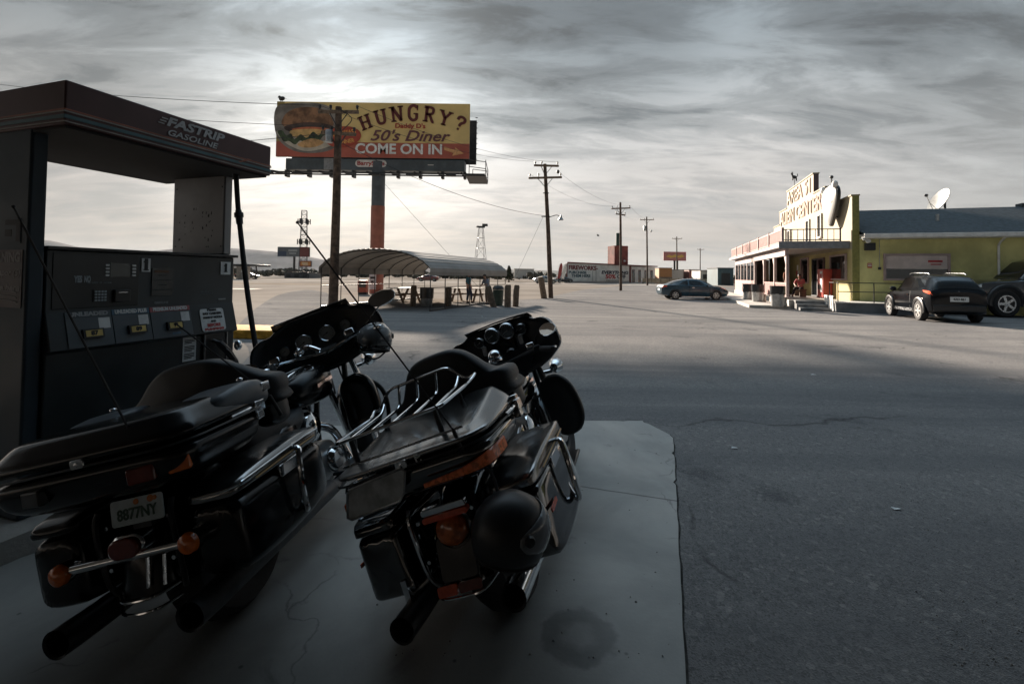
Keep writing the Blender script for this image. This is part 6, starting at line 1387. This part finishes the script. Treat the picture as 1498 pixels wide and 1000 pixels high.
        MB().tube([(sg*mx, -.556, .292+mz), (sg*mx, -.548, .292+mz), (sg*mx, -.42, .29+mz)], [.0505, .044, .042], 22, caps=False).tube([(sg*mx, -.45, .29+mz), (sg*mx, -.449, .29+mz)], .043, 22).obj('tip', M_['satin_black'] if not new else ru, mu)
        if new: P(MB().box((sg*.25-.012, -.46, .32), (sg*.25+.012, -.40, .42)).tube([(sg*.16, -.40, .38), (sg*.25, -.43, .345), (sg*.33, -.40, .36)], .008, 6), 'muffler_bracket', ch)
    # top case
    cw = 1. if new else 1.16; cxo = 0 if new else -.035
    def rz_ring(z, w, y0, y1, r, n=5): return [(cxo+a, (y0+y1)/2+b, z) for a, b in rrect(w*cw, y1-y0, min(r, w*cw*.49, (y1-y0)*.49), n)]
    if new: Z = dict(b=.725, s=.866, t=.965)
    else: Z = dict(b=.715, s=.875, t=.985)
    b_, s_, tp = Z['b'], Z['s'], Z['t']
    case = P(MB().loft([rz_ring(b_-.02, .40, -.44, -.12, .06), rz_ring(b_+.015, .55, -.53, -.085, .09), rz_ring(b_+.05, .655, -.565, -.06, .11), rz_ring(s_-.03, .69, -.582, -.05, .12), rz_ring(s_-.006, .69, -.582, -.05, .12)]), 'top_case', gb_, smooth=60, sub=1)
    lid = MB().loft([rz_ring(s_, .70, -.588, -.045, .12), rz_ring(s_+.025, .70, -.586, -.045, .12), rz_ring(s_+.048, .685, -.578, -.05, .115), rz_ring(s_+.062, .655, -.558, -.06, .11), rz_ring(tp-.012, .60, -.525, -.07, .10), rz_ring(tp-.004, .575, -.51, -.08, .09), rz_ring(tp, .50, -.48, -.10, .07)]).obj('lid', M_['lacquer'] if new else gb_, case, smooth=60, sub=1)
    if new:
        for v in lid.data.vertices:
            if v.co.z > s_+.03: v.co.z = s_+.03+(v.co.z-s_-.03)*max(.15, min(1.35, 1.35+(v.co.y+.13)*2.9))
    cr_ = MB(); rimp = rz_ring(s_-.002, .704, -.591, -.043, .122); cr_.tube(rimp, .0045, 6, closed=True); cr_.obj('seam_trim', M_['satin_black'], case)
    if new: MB().tube(smooth_path([(-.27, -.555, s_+.062), (0, -.57, s_+.064), (.27, -.555, s_+.062)], 5), .005, 6).obj('lid_ridge', dc, case)
    for sg in (-1, 1):
        MB().box((sg*.335, -.16, s_-.05), (sg*.368, -.11, s_+.05)).box((sg*.35, -.17, s_-.02), (sg*.372, -.10, s_+.03)).obj('latch', ch, case, bevel=.006)
        MB().tube(smooth_path([(sg*.352, -.30, s_+.005), (sg*.358, -.2, s_+.008), (sg*.34, -.06, s_+.012)], 4), .008, 8).obj('hinge_trim', ch, case)
    if new:
        # wrap-round light strip
        for sg in (-1, 1):
            rings = []
            outl = [(0.06 if sg > 0 else .27, -.581), (.20, -.578), (.262, -.566), (.31, -.53), (.335, -.47), (.342, -.40)]
            outl = outl if sg > 0 else outl[1:]
            if sg < 0: outl[0] = (.285, -.556)
            op = smooth_path([(x, y, 0) for x, y in outl], 4)
            for i, p in enumerate(op):
                u = i/(len(op)-1); h = (.008+.016*min(1, u*1.6)) if sg > 0 else .013; z = .777+(.02*u if sg > 0 else 0)
                x, y = p.x, p.y; o_ = 1.012 if sg > 0 else 1.03; rings.append([(sg*x*o_, y*o_-.0, z-h), (sg*x*(o_+.018), y*(o_+.008), z-h*.8), (sg*x*(o_+.018), y*(o_+.008), z+h*.8), (sg*x*o_, y*o_, z+h)])
            MB().loft(rings, closed=True).obj('light_strip', mat('strip_lens', (1.0, .24, .09), .2, var=.35, vs=60, coat=.5), case, smooth=40)
        pm = [(-.255, .835), (-.235, .852), (.0, .865), (.012, .852), (-.02, .78), (-.05, .755), (-.27, .745), (-.285, .755)]
        hb = MB().prism([(x, z) for x, z in pm], .008, frame((0, -.590, 0), (1, 0, 0), (0, 0, 1))).obj('plate_holder', mat('holder_grey', (.42, .45, .46), .5, var=.3, vs=12), case, bevel=.003)
        MB().tube([(x, -.598, z) for x, z in pm], .005, 6, closed=True).obj('holder_rim', M_['alu'], hb)
        MB().text('F:', .042, frame((.075, -.593, .880), (.97, 0, .1), (0, 0, 1)), .001, bold=.001).obj('lettering', M_['paper'], case, smooth=None)
        # luggage rack
        rk = MB(); zr_ = 1.02; hw = .275
        hoop = [(-.235, -.15, zr_+.035), (-.165, -.14, zr_+.115), (.165, -.14, zr_+.115), (.235, -.15, zr_+.035)]
        loop = fillet([(-hw+.02, -.515, zr_), (hw-.02, -.515, zr_), (hw-.01, -.19, zr_+.02), (hw+.01, -.12, zr_+.045), hoop[3], hoop[2], hoop[1], hoop[0], (-hw-.01, -.12, zr_+.045), (-hw+.01, -.19, zr_+.02)], .035, 4, True)
        rk.tube(loop, .0070, 8, closed=True); rko = rk.obj('luggage_rack', ch, case); rko.location = (-.06, 0, 0)
        for x in (-.20, -.10, 0, .10, .20):
            zt_ = zr_+(.115 if abs(x) < .15 else .06)
            MB().tube(fillet([(x, -.513, zr_), (x, -.47, zr_-.006), (x, -.20, zr_+.022), (x*1.02, -.145, zt_)], .03, 3), .0062, 8).obj('rack_bar', ch, rko)
        for x in (-.20, .20):
            for y in (-.47, -.20): MB().cyl((x, y, s_+.04), (x, y, zr_-.012), .011, n=10).obj('rack_foot', sb_, rko)
    else:
        for sg in (-1, 1):
            ls = P(MB().prism(rrect(.07, .055, .008), .03, frame((sg*.295, -.512, .80), (.88, sg*.45, 0), (0, 0, 1))), 'case_light', M_['amber'] if sg > 0 else M_['satin_black'], case, bevel=.006)  # left lenses coloured black to stand in for the vignette at that corner
            P(MB().prism(rrect(.09, .055, .008), .03, frame((sg*.20, -.556, .80), (.97, sg*.2, 0), (0, 0, 1))), 'case_light', M_['red_dark'] if sg > 0 else M_['satin_black'], case, bevel=.006)
            pod = MB().loft([rr_ring(-.37, sg*.235, .93, .20, .05, .02), rr_ring(-.33, sg*.24, .935, .23, .09, .03), rr_ring(-.20, sg*.255, .945, .24, .12, .04), rr_ring(-.08, sg*.26, .935, .24, .12, .04), rr_ring(-.03, sg*.26, .92, .20, .08, .03)]).obj('speaker_pod', mat('pod_grey', (.085, .10, .115), .38, var=.12), case, smooth=60, sub=1)
            MB().ball((sg*.30, -.13, 1.006), (.014, .014, .01), 7).box((sg*.36, -.11, .93), (sg*.378, -.05, .97)).box((sg*.31, -.385, .90), (sg*.345, -.35, .93)).obj('pod_trim', ch, pod, bevel=.004)
    # antennas
    if new: ants = [((.236, -.555, .815), (.232, -.56, .925), (.02, -.74, 1.84))]
    else: ants = [((.155, -.52, .90), (.145, -.53, .96), (-.035, -.60, 1.80)), ((.38, -.02, .80), (.36, -.04, .90), (.16, -.24, 1.30))]
    for a, b, c_ in ants:
        a, b, c_ = Vector(a), Vector(b), Vector(c_)
        o_ = P(MB().tube([a, b], [.008, .0075], 8), 'antenna', sb_); MB().tube(smooth_path([b, b.lerp(c_, .35), c_], 6), [.0035]*12+[.0025], 6).ball(c_, .006, 5).obj('whip', M_['ink'], o_)
    # backrest
    dz = 0 if new else -.075; wk = 1 if new else 1.12
    half = [(0, 1.215), (.10, 1.205), (.165, 1.165), (.215, 1.095), (.255, 1.045), (.30, 1.035), (.327, 1.01), (.325, .95), (.29, .90)] if new else [(0, 1.205), (.10, 1.195), (.18, 1.155), (.24, 1.105), (.28, 1.075), (.31, 1.06), (.325, 1.03), (.32, .97), (.28, .92)]
    ol = [(x*wk, z+dz) for x, z in half]+[(-x*wk, z+dz) for x, z in half[:0:-1]]
    ol = [(p.x, p.y) for p in smooth_path([(x, z, 0) for x, z in ol], 3, True)]
    czb = 1.03+dz
    wrapb = lambda x: .06*max(0, abs(x)-.12)/.2; wrapf = lambda x: .0+(.21 if new else .10)*max(0, (abs(x)-.17)/.16)**1.2
    rings = [[(x*k, lerp(-.062+wrapb(x*k), .05+wrapf(x*k), u), czb+(z-czb)*(k if u < .5 or abs(x) < .2 else k*(1-.12*u))) for x, z in ol] for k, u in ((.3, 0), (.9, .0), (.97, .05), (1., .2), (1., .45), (.985, .75), (.95, .92), (.88, 1.), (.4, 1.0))]
    bk = P(MB().loft(rings), 'backrest', vi, smooth=180)
    for sg in (-1, 1):
        MB().loft([rr_ring(.0, sg*.27, .90+dz, .10, .16, .03), rr_ring(.10, sg*.28, .90+dz, .11, .16, .03), rr_ring(.19, sg*.275, .88+dz, .08, .12, .03)]).obj('speaker_box', sb_, bk, smooth=60, sub=1)
    # seat
    sp_ = [(-.04, .78, .30, .16), (.05, .80, .36, .17), (.22, .795, .37, .16), (.31, .775, .34, .14), (.37, .72, .36, .12), (.50, .705, .34, .10), (.62, .72, .24, .08), (.68, .73, .14, .05)]
    P(MB().loft([rr_ring(y, 0, z-h/2, w, h, .06) for y, z, w, h in sp_]), 'seat', vi, smooth=60, sub=1)
    # tank, console
    tk = [(.58, .775, .12, .12), (.64, .79, .24, .18), (.76, .80, .32, .22), (.90, .805, .34, .24), (1.02, .80, .28, .22), (1.10, .79, .16, .15), (1.13, .79, .08, .08)]
    tank = P(MB().loft([rr_ring(y, 0, z, w, h, .08, 5) for y, z, w, h in tk]), 'fuel_tank', gb_, smooth=60, sub=1)
    MB().loft([rr_ring(y, 0, z, w, .02, .008) for y, z, w in ((.60, .86, .04), (.70, .902, .075), (.9, .925, .07), (1.05, .905, .04))]).obj('console', ch, tank, smooth=60)
    for sg in (-1, 1): MB().lathe([(.001, .014), (.03, .012), (.034, 0)], Matrix.Translation((sg*.09, .84, .905)), 18).obj('filler_cap', ch, tank); MB().loft([[(sg*.172, .74+.2*u, .80+.02*u+s2*.012) for s2 in (-1, 1)] for u in (0, .5, 1)], closed=False).obj('tank_badge', ch, tank)
    # engine
    P(MB().loft([rr_ring(.35, 0, .33, .20, .24, .05), rr_ring(.45, 0, .33, .26, .28, .06), rr_ring(.80, 0, .33, .26, .26, .06), rr_ring(.92, 0, .33, .20, .20, .05)]), 'crankcase', M_['alu'], smooth=60)
    for ang in (-24, 24):
        prof_ = [(.001, 0)]
        for k in range(11): prof_ += [(.052, .02+k*.018), (.075, .022+k*.018), (.075, .028+k*.018), (.052, .030+k*.018)]
        prof_ += [(.06, .235), (.055, .27), (.001, .275)]
        P(MB().lathe(prof_, Matrix.Translation((0, .66, .42)) @ Matrix.Rotation(rad(-ang), 4, 'X'), 22), 'cylinder', M_['alu'] if not new else sb_)
        P(MB().loft([rz_ring(z, .13, -.06, .06, .03) for z in (0, .03)]+[rz_ring(.045, .10, -.045, .045, .03)], False, True), 'rocker_cover', ch).matrix_local = Matrix.Translation((0, .66, .42)) @ Matrix.Rotation(rad(-ang), 4, 'X') @ Matrix.Translation((0, 0, .265))
    P(MB().lathe([(.001, .07), (.05, .068), (.085, .05), (.095, .02), (.095, 0)], Matrix.Translation((.085, .66, .58)) @ Matrix.Rotation(PI/2, 4, 'Y'), 26), 'air_cleaner', ch)
    P(MB().loft([[(sg_, .36+.5*u+.1*math.cos(a)*(1-.0), .33+.1*math.sin(a)) for a in [2*PI*k/18 for k in range(18)]] for u, sg_ in ((0.02, -.12), (.02, -.16))]), 'primary_cover', ch)
    P(MB().lathe([(.001, .05), (.06, .048), (.075, .03), (.08, 0)], Matrix.Translation((.125, .80, .33)) @ Matrix.Rotation(PI/2, 4, 'Y'), 22), 'cam_cover', ch)
    P(MB().tube(smooth_path([(.06, .78, .56), (.13, .86, .50), (.15, .92, .36), (.18, .90, .25), (.20, .6, .235)], 5), .024, 12), 'exhaust_header', ch)
    # frame, side covers, floorboards, stand
    for sg in (-1, 1):
        P(MB().tube(smooth_path([(sg*.10, 1.32, .92), (sg*.12, 1.18, .55), (sg*.13, 1.05, .20), (sg*.14, .5, .17), (sg*.14, .1, .25)], 5), .02, 10), 'frame_tube', sb_)
        P(MB().loft([rr_ring(.22, sg*.15, .58, .05, .20, .02), rr_ring(.35, sg*.165, .57, .06, .24, .02), rr_ring(.48, sg*.14, .58, .04, .16, .02)]), 'side_cover', gb_, smooth=60, sub=1)
        P(MB().box((sg*.22-.05, .68, .26), (sg*.22+.06, 1.0, .28)), 'footboard', sb_, bevel=.008)
        P(MB().box((sg*.23-.04, .30, .36), (sg*.23+.05, .42, .375)), 'passenger_footboard', sb_, bevel=.006)
        # lower fairing
        ou = [(.13, .68), (.16, .75), (.24, .785), (.32, .765), (.375, .69), (.395, .57), (.385, .46), (.33, .38), (.22, .36), (.15, .42), (.14, .55)]
        ou = [(p.x, p.y) for p in smooth_path([(x, z, 0) for x, z in ou], 3, True)]; cx2, cz2 = .265, .57
        P(MB().loft([[(sg*(cx2+(x-cx2)*k), y-.22*(x-.13)**1.2 if x > .13 else y, cz2+(z-cz2)*k) for x, z in ou] for k, y in ((.55, 1.10), (.9, 1.075), (1., 1.085), (1., 1.13), (.9, 1.18), (.5, 1.21))]), 'lower_fairing', sb_ if new else gb_, smooth=180)
        if not new: P(MB().tube(smooth_path([(sg*.10, 1.24, .72), (sg*.30, 1.20, .70), (sg*.40, 1.17, .60), (sg*.40, 1.15, .42), (sg*.33, 1.13, .28), (sg*.12, 1.1, .22)], 6), .016, 10), 'engine_guard', sb_)
        if not new: P(MB().cyl((sg*.34, 1.10, .33), (sg*.43, 1.08, .33), .022, .024, 14), 'highway_peg', ru)
        # fork
        P(MB().tube([(sg*.115, 1.60, .32), (sg*.115, 1.50, .56), (sg*.115, 1.49, .58), (sg*.115, 1.33, 1.0)], [.032, .032, .026, .026], 14), 'fork_leg', ch if not new else sb_, steer=True)
        P(MB().lathe([(.001, -.075), (.03, -.065), (.05, -.03), (.056, 0), (.058, .01)], Matrix.Translation((sg*.235, 1.46, .80)) @ Matrix.Rotation(-PI/2, 4, 'X'), 20), 'passing_lamp', ch, steer=True)
        P(MB().tube([(sg*.13, 1.42, .78), (sg*.235, 1.44, .77)], .014, 8), 'lamp_bracket', ch, steer=True)
    P(MB().tube(smooth_path([(-.14, .72, .24), (-.20, .66, .16), (-.27, .60, .075), (-.30, .57, .03)], 4), .013, 8), 'kickstand', ch if not new else sb_)
    P(MB().tube([(-.13, -.02, .325), (-.13, .42, .36)], .025, 8).tube([(.13, -.02, .325), (.13, .42, .36)], .025, 8), 'swingarm', sb_)
    # batwing fairing
    hf = [(0, 1.255), (.16, 1.250), (.245, 1.232), (.29, 1.205), (.35, 1.198), (.415, 1.155), (.445, 1.06), (.435, .985), (.36, .925), (.27, .88), (.15, .845), (0, .835)]
    of = hf+[(-x, z) for x, z in hf[-2:0:-1]]; of = [(p.x, p.y) for p in smooth_path([(x, z, 0) for x, z in of], 3, True)]
    ysw = lambda x: 1.17-.55*max(0, abs(x)-.16)**1.5-.12*abs(x)**2
    zc_ = 1.05
    def fr(k, dy, kz=None, q=False): kz = kz or k; return [(x*k, ysw(x*k if q else x)+dy, zc_+(z-zc_)*kz) for x, z in of]
    fa_ = P(MB().loft([fr(.985, .03), fr(.985, .0), fr(1, -.006), fr(1.012, .004), fr(1.0, .06), fr(.93, .15), fr(.78, .24), fr(.55, .31), fr(.3, .345), fr(.05, .355)], False, True), 'fairing', gb_, steer=True, smooth=60)
    MB().loft([fr(.985, .012), fr(.95, .02, None, True), fr(.80, .02, .86, True), fr(.4, .012, .5, True), fr(.02, .012, .02, True)], False, True).obj('inner_fairing', sb_, fa_, smooth=60)
    def gauge(x, z, r):
        y = ysw(x)-.004
        MX = Matrix.Translation((x, y, z)) @ Matrix.Rotation(PI/2+.22, 4, 'X')
        g = MB().lathe([(r*.98, .0), (r*1.18, 0), (r*1.2, .012), (r*1.08, .024), (r*.98, .018)], MX, 28).obj('gauge', ch if not new else dc, fa_)
        MB().lathe([(r, .008), (r, .012), (.001, .0125)], MX, 28).obj('dial', mat('dial_face', (.50, .54, .55) if not new else (.10, .11, .115), .35, var=.1), g, smooth=None)
        m_ = MB()
        for k in range(13):
            a = rad(225-270*k/12); m_.box((r*.72, -r*.025, .0128), (r*.9, r*.025, .0135), MX @ Matrix.Rotation(a, 4, 'Z'))
        m_.box((-r*.15, -r*.035, .0132), (r*.68, r*.035, .014), MX @ Matrix.Rotation(rad(200), 4, 'Z')); m_.lathe([(r*.1, .013), (r*.1, .017), (.001, .017)], MX, 10)
        m_.obj('dial_marks', M_['ink'] if not new else M_['paper'], g, smooth=None)
    if new:
        for x, r in ((-.175, .036), (-.062, .052), (.062, .052), (.175, .036)): gauge(x, 1.185-.02*(abs(x) > .1), r)
        MB().prism(rrect(.18, .10, .012), .012, frame((0, 1.175, 1.08), (1, 0, 0), (0, .12, 1))).obj('screen', M_['glass_dark'], fa_, bevel=.003)
        MB().prism(rrect(.035, .07, .01), .02, frame((.15, 1.155, 1.09), (1, 0, 0), (0, .1, 1))).obj('switch_panel', M_['alu'], fa_, bevel=.003); MB().prism(rrect(.035, .07, .01), .02, frame((-.15, 1.155, 1.09), (1, 0, 0), (0, .1, 1))).obj('switch_panel', M_['alu'], fa_, bevel=.003)
    else:
        for x, z, r in ((-.105, 1.09, .052), (.06, 1.095, .052), (.195, 1.105, .033), (.195, 1.035, .033), (-.235, 1.08, .030)): gauge(x, z, r)
        MB().prism(rrect(.19, .05, .006), .012, frame((.02, 1.155, .985), (1, 0, 0), (0, .1, 1))).obj('radio', M_['satin_black'], fa_, bevel=.003); MB().prism(rrect(.15, .026, .003), .002, frame((.02, 1.141, .988), (1, 0, 0), (0, .1, 1))).obj('radio_display', mat('lcd_grey', (.22, .25, .26), .3), fa_, smooth=None)
    for sg in (-1, 1):
        MB().lathe([(.001, 0), (.05, 0), (.062, .006), (.066, .0)], Matrix.Translation((sg*.30, 1.155, 1.03)) @ Matrix.Rotation(PI/2, 4, 'X'), 24).obj('speaker_grille', sb_, fa_)
    xs = [-.275, -.27, -.18, -.09, 0, .09, .18, .27, .275]; wh_ = .035 if new else .05
    rows = [[(x*(1-.02*j), ysw(x)+.10*(1-(x/.34)**2)-.03*j+.02, 1.235+wh_*j/2 - .01*(abs(x)/.27)**2) for x in xs] for j in range(3)]
    w_ = MB().loft(rows, False, False, closed=False).obj('windscreen', M_['tint'], fa_, smooth=60); sd_ = w_.modifiers.new('s', 'SOLIDIFY'); sd_.thickness = .004
    P(MB().lathe([(.001, .06), (.06, .05), (.095, .01), (.10, -.03)], Matrix.Translation((0, 1.50, 1.0)) @ Matrix.Rotation(-PI/2, 4, 'X'), 26), 'headlight', ch, fa_)
    # handlebar, controls, mirrors
    bar = P(MB().tube(smooth_path([(-.43, .86, .985), (-.28, 1.0, 1.005), (-.14, 1.09, .985), (0, 1.11, .965), (.14, 1.09, .985), (.28, 1.0, 1.005), (.43, .86, .985)], 6), .0135, 10), 'handlebar', ch if not new else sb_, steer=True)
    for sg in (-1, 1):
        MB().tube([(sg*.435, .855, .983), (sg*.43, .86, .985), (sg*.33, .958, .998), (sg*.325, .962, .999)], [.015, .019, .019, .016], 12).obj('grip', ru if new else ch, bar)
        MB().loft([rr_ring(.95, sg*.305, 1.0, .05, .05, .015), rr_ring(1.0, sg*.29, 1.003, .055, .055, .015), rr_ring(1.03, sg*.28, 1.003, .04, .04, .01)]).obj('switch_box', ch if not new else sb_, bar, smooth=60)
        MB().loft([rz_ring(1.055, .06, .98, 1.05, .015), rz_ring(1.085, .06, .98, 1.05, .015), rz_ring(1.09, .05, .985, 1.045, .012)]).obj('reservoir', ch, bar, smooth=60).location = (sg*.25, 0, -.032)
        MB().tube(smooth_path([(sg*.27, 1.04, 1.0), (sg*.34, 1.02, 1.0), (sg*.44, .93, .985)], 4), [.006]*8+[.008], 8).obj('lever', ch, bar)
        if new: mp_, ra = Vector((sg*.395, 1.03, 1.105)), (.066, .044)
        else: mp_, ra = (Vector((.50, 1.02, 1.175)) if sg > 0 else Vector((-.49, .98, 1.04))), (.10, .055)
        mi = MB(); MXm = Matrix.Translation(mp_) @ Matrix.Rotation(sg*rad(-14), 4, 'Z') @ Matrix.Rotation(PI/2-rad(16), 4, 'X') @ Matrix.Diagonal((ra[0], ra[1], 1, 1))
        mi.lathe([(.90, .004), (1.0, .006), (1.03, .0), (.95, -.022), (.6, -.04), (.001, -.045)], MXm, 28)
        mo = mi.obj('mirror', ch, bar); MB().lathe([(.93, .0045), (.001, .0055)], MXm, 28).obj('glass', M_['mirror'], mo, smooth=None)
        MB().tube([mp_+Vector((0, .02, -.02)), (sg*.33, 1.06, 1.04) if not new else (sg*.36, 1.10, 1.05)], .007, 8).obj('stalk', ch, mo)
    P(MB().ball((-.02, .985, 1.045), (.052, .05, .048), 14).lathe([(.058, -.02), (.06, -.01), (.055, 0)], Matrix.Translation((-.02, .985, 1.03)), 20), 'riser_cover', ch, bar) if new else P(MB().ball((-.12, .97, 1.03), (.035, .04, .03), 9).tube(smooth_path([(-.13, .95, 1.03), (-.05, .90, 1.045), (.02, .88, .99)], 4), .012, 8).tube([(-.04, .93, .97), (.05, .90, .96)], .010, 8), 'riser_cover', ch, bar)
    for k, (x0, x1) in enumerate(((-.30, -.08), (-.26, -.05), (.30, .07), (.25, .04))):
        P(MB().tube(smooth_path([(x0, 1.01, 1.0), (x0*.7, 1.16, .98-.02*k), (x1, 1.27, .86), (x1, 1.25, .66)], 5), .006, 6), 'cable', ru, steer=True)
    for sg in (-1, 1):
        for y, z in ((-.42, .60), (-.43, .45)): P(MB().lathe([(.001, .006), (.008, .006), (.010, 0)], Matrix.Translation((sg*.125, y, z)) @ Matrix.Rotation(PI/2, 4, 'X'), 8), 'bolt', ch)
        P(MB().tube(smooth_path([(sg*.10, .02, .795), (sg*.13, .12, .80), (sg*.12, .26, .793), (sg*.10, .33, .765)], 5), .003, 5), 'seat_seam', sb_)
    lk_ = P(MB().prism(rrect(.05, .03, .008), .010, frame((.0, -.586, s_+.01), (1, 0, 0), (0, 0, 1))), 'case_lock', ch, case, bevel=.002); MB().lathe([(.001, .004), (.007, .003), (.008, 0)], Matrix.Translation((.0, -.597, s_+.01)) @ Matrix.Rotation(PI/2, 4, 'X'), 10).obj('key_barrel', dc, case)
    return t, R
M_['tint'] = mat('tinted_screen', (.012, .014, .016), .05, var=.1, coat=.3, alpha=.93)
bikeB, RB = motorcycle((.075, 2.266, 0), rad(14.5), rad(23.), 'black touring motorcycle with chrome luggage rack and red light strip, nearer the middle', rad(-5), True)
bikeA, RA = motorcycle((-1.208, 2.197, 0), rad(4), rad(14.5), 'black touring motorcycle with amber signals and pale number plate parked close to the dispenser', rad(20), False)
# helmets
def helmet(M, r, label, visor_yaw, shellm, art=False):
    t = thing('motorcycle_helmet', label, 'helmet'); t.matrix_world = M
    prof = [(.001, 1.0), (.30, .955), (.58, .82), (.80, .60), (.94, .30), (1.0, .0), (.985, -.30), (.93, -.55), (.86, -.70), (.80, -.74), (.74, -.70), (.70, -.5), (.001, -.45)]
    MB().lathe([(a*r, b*r) for a, b in prof[::-1]], Matrix.Diagonal((1, 1.12, 1, 1)), 40).obj('shell', shellm, t, smooth=60)
    rows = []
    for j in range(6):
        rows.append([(1.02*r*math.cos(el)*math.sin(a), -1.22*r*math.cos(el)*math.cos(a), r*1.02*math.sin(el)) for a, el in [(rad(k), rad(4+(-44+17.6*j)*max(.02, math.cos(rad(k)*.92))**.6)) for k in range(-96, 97, 8)]])
    v = MB().loft(rows, False, False, closed=False).obj('visor', M_['smoke'], t, smooth=60); s_ = v.modifiers.new('s', 'SOLIDIFY'); s_.thickness = .003
    m_ = MB()
    for sg in (-1, 1): m_.lathe([(.001, .012), (.016, .01), (.02, 0)], Matrix.Translation((sg*r*.99, -.15*r, .1*r)) @ Matrix.Rotation(sg*PI/2, 4, 'Y'), 14)
    m_.obj('visor_pivot', M_['satin_black'], t); MB().tube([(x*r*.83, y*r*.93, -.735*r) for x, y in [(math.cos(2*PI*k/24), math.sin(2*PI*k/24)) for k in range(24)]], .006, 6, closed=True).obj('edge_trim', M_['rubber'], t)
    MB().tube(smooth_path([(-.7*r, .1*r, -.7*r), (-.3*r, .0, -1.1*r), (.2*r, 0, -1.12*r), (.7*r, .1*r, -.7*r)], 5), .006, 6).obj('chin_strap', M_['ink'], t)
    return t
M_['smoke'] = mat('smoke_visor', (.20, .21, .22), .12, var=.1, coat=.5, alpha=.8)
matte = mat('helmet_matte', (.016, .017, .019), .42, var=.15, vs=12)
hw_ = RB @ Vector((.335, -.615, .565))
helmet(Matrix.Translation(hw_) @ Matrix.Rotation(rad(112), 4, 'Z') @ Matrix.Rotation(rad(8), 4, 'X') , .120, 'matte black helmet with a smoked visor hung behind the right saddlebag', 0, matte)
h2 = RA @ Vector((.435, 1.13, .985))
ht2 = helmet(Matrix.Translation(h2) @ Matrix.Rotation(rad(20), 4, 'Z') @ Matrix.Rotation(rad(-14), 4, 'X'), .12, 'glossy black helmet with white artwork hanging from the right handlebar', 0, M_['gloss_black'])
m_ = MB()
for k in range(7):
    a0 = rad(-42+k*9); pts = []
    for q in range(6): a = a0+rad(q*3-4); el = rad(-8+q*7*(.5+.5*math.sin(k*2.1)**2)); pts.append((.122*math.cos(el)*math.sin(a), -.122*1.12*math.cos(el)*math.cos(a)-.002, .122*math.sin(el)))
    m_.tube(pts, .0035, 5)
m_.obj('artwork', M_['paper'], ht2, smooth=None)
pts = [(.124*math.sin(rad(a)), -.124*1.12*math.cos(rad(a)), z) for z in (-.062, -.035) for a in (5, 20, 35, 50)]
MB().add([(x*.95, y*.95, z) for x, y, z in pts[:4]]+pts[4:], [(0,1,5,4), (1,2,6,5), (2,3,7,6)]).obj('pale_patch', mat('patch_grey', (.25, .26, .26), .6), ht2, smooth=None)
MB().tube(smooth_path([hw_+Vector((-.02, .03, -.05)), RB @ Vector((.30, -.52, .70)), RB @ Vector((.26, -.50, .76))], 4), .006, 6).obj('helmet_strap', M_['ink'])
o_ = bpy.data.objects['helmet_strap']; tag(o_, 'black strap tying the matte helmet to the motorcycle', 'strap')
# litter
for px, py, s_ in ((705+0, 463, .05), (711, 465, .03), (1075, 655, .035), (1190, 548, .045), (1311, 744, .03)):
    p = gp(px, py, .008); a = random.uniform(0, 6); o_ = MB().add([(math.cos(a+k*PI/2+random.uniform(-.3, .3))*s_*random.uniform(.5, 1.2), math.sin(a+k*PI/2)*s_*.6, .002+.006*(k % 2)) for k in range(4)], [(0,1,2,3)]).obj('paper_scrap', M_['paper'], loc=p, smooth=None); tag(o_, 'tiny scrap of pale paper lying on the asphalt', 'litter', 'paper scraps on the lot')

# ================================================================== air: thin haze that lets the far range fade
hv = bpy.data.materials.new('haze_air'); hv.use_nodes = True; t_ = hv.node_tree; t_.nodes.clear()
pv = N('ShaderNodeVolumePrincipled', t_); pv.inputs['Color'].default_value = (.80, .88, .95, 1); pv.inputs['Density'].default_value = 2.6e-5; pv.inputs['Anisotropy'].default_value = .0
ov = N('ShaderNodeOutputMaterial', t_); lk(pv.outputs[0], ov.inputs['Volume'], t_)
hz_o = MB().box((-17000, -17000, -4), (17000, 17000, 620)).obj('haze', hv, smooth=None); hz_o['kind'] = 'stuff'; tag(hz_o, 'thin pale haze over the plain fading the far range', 'haze')
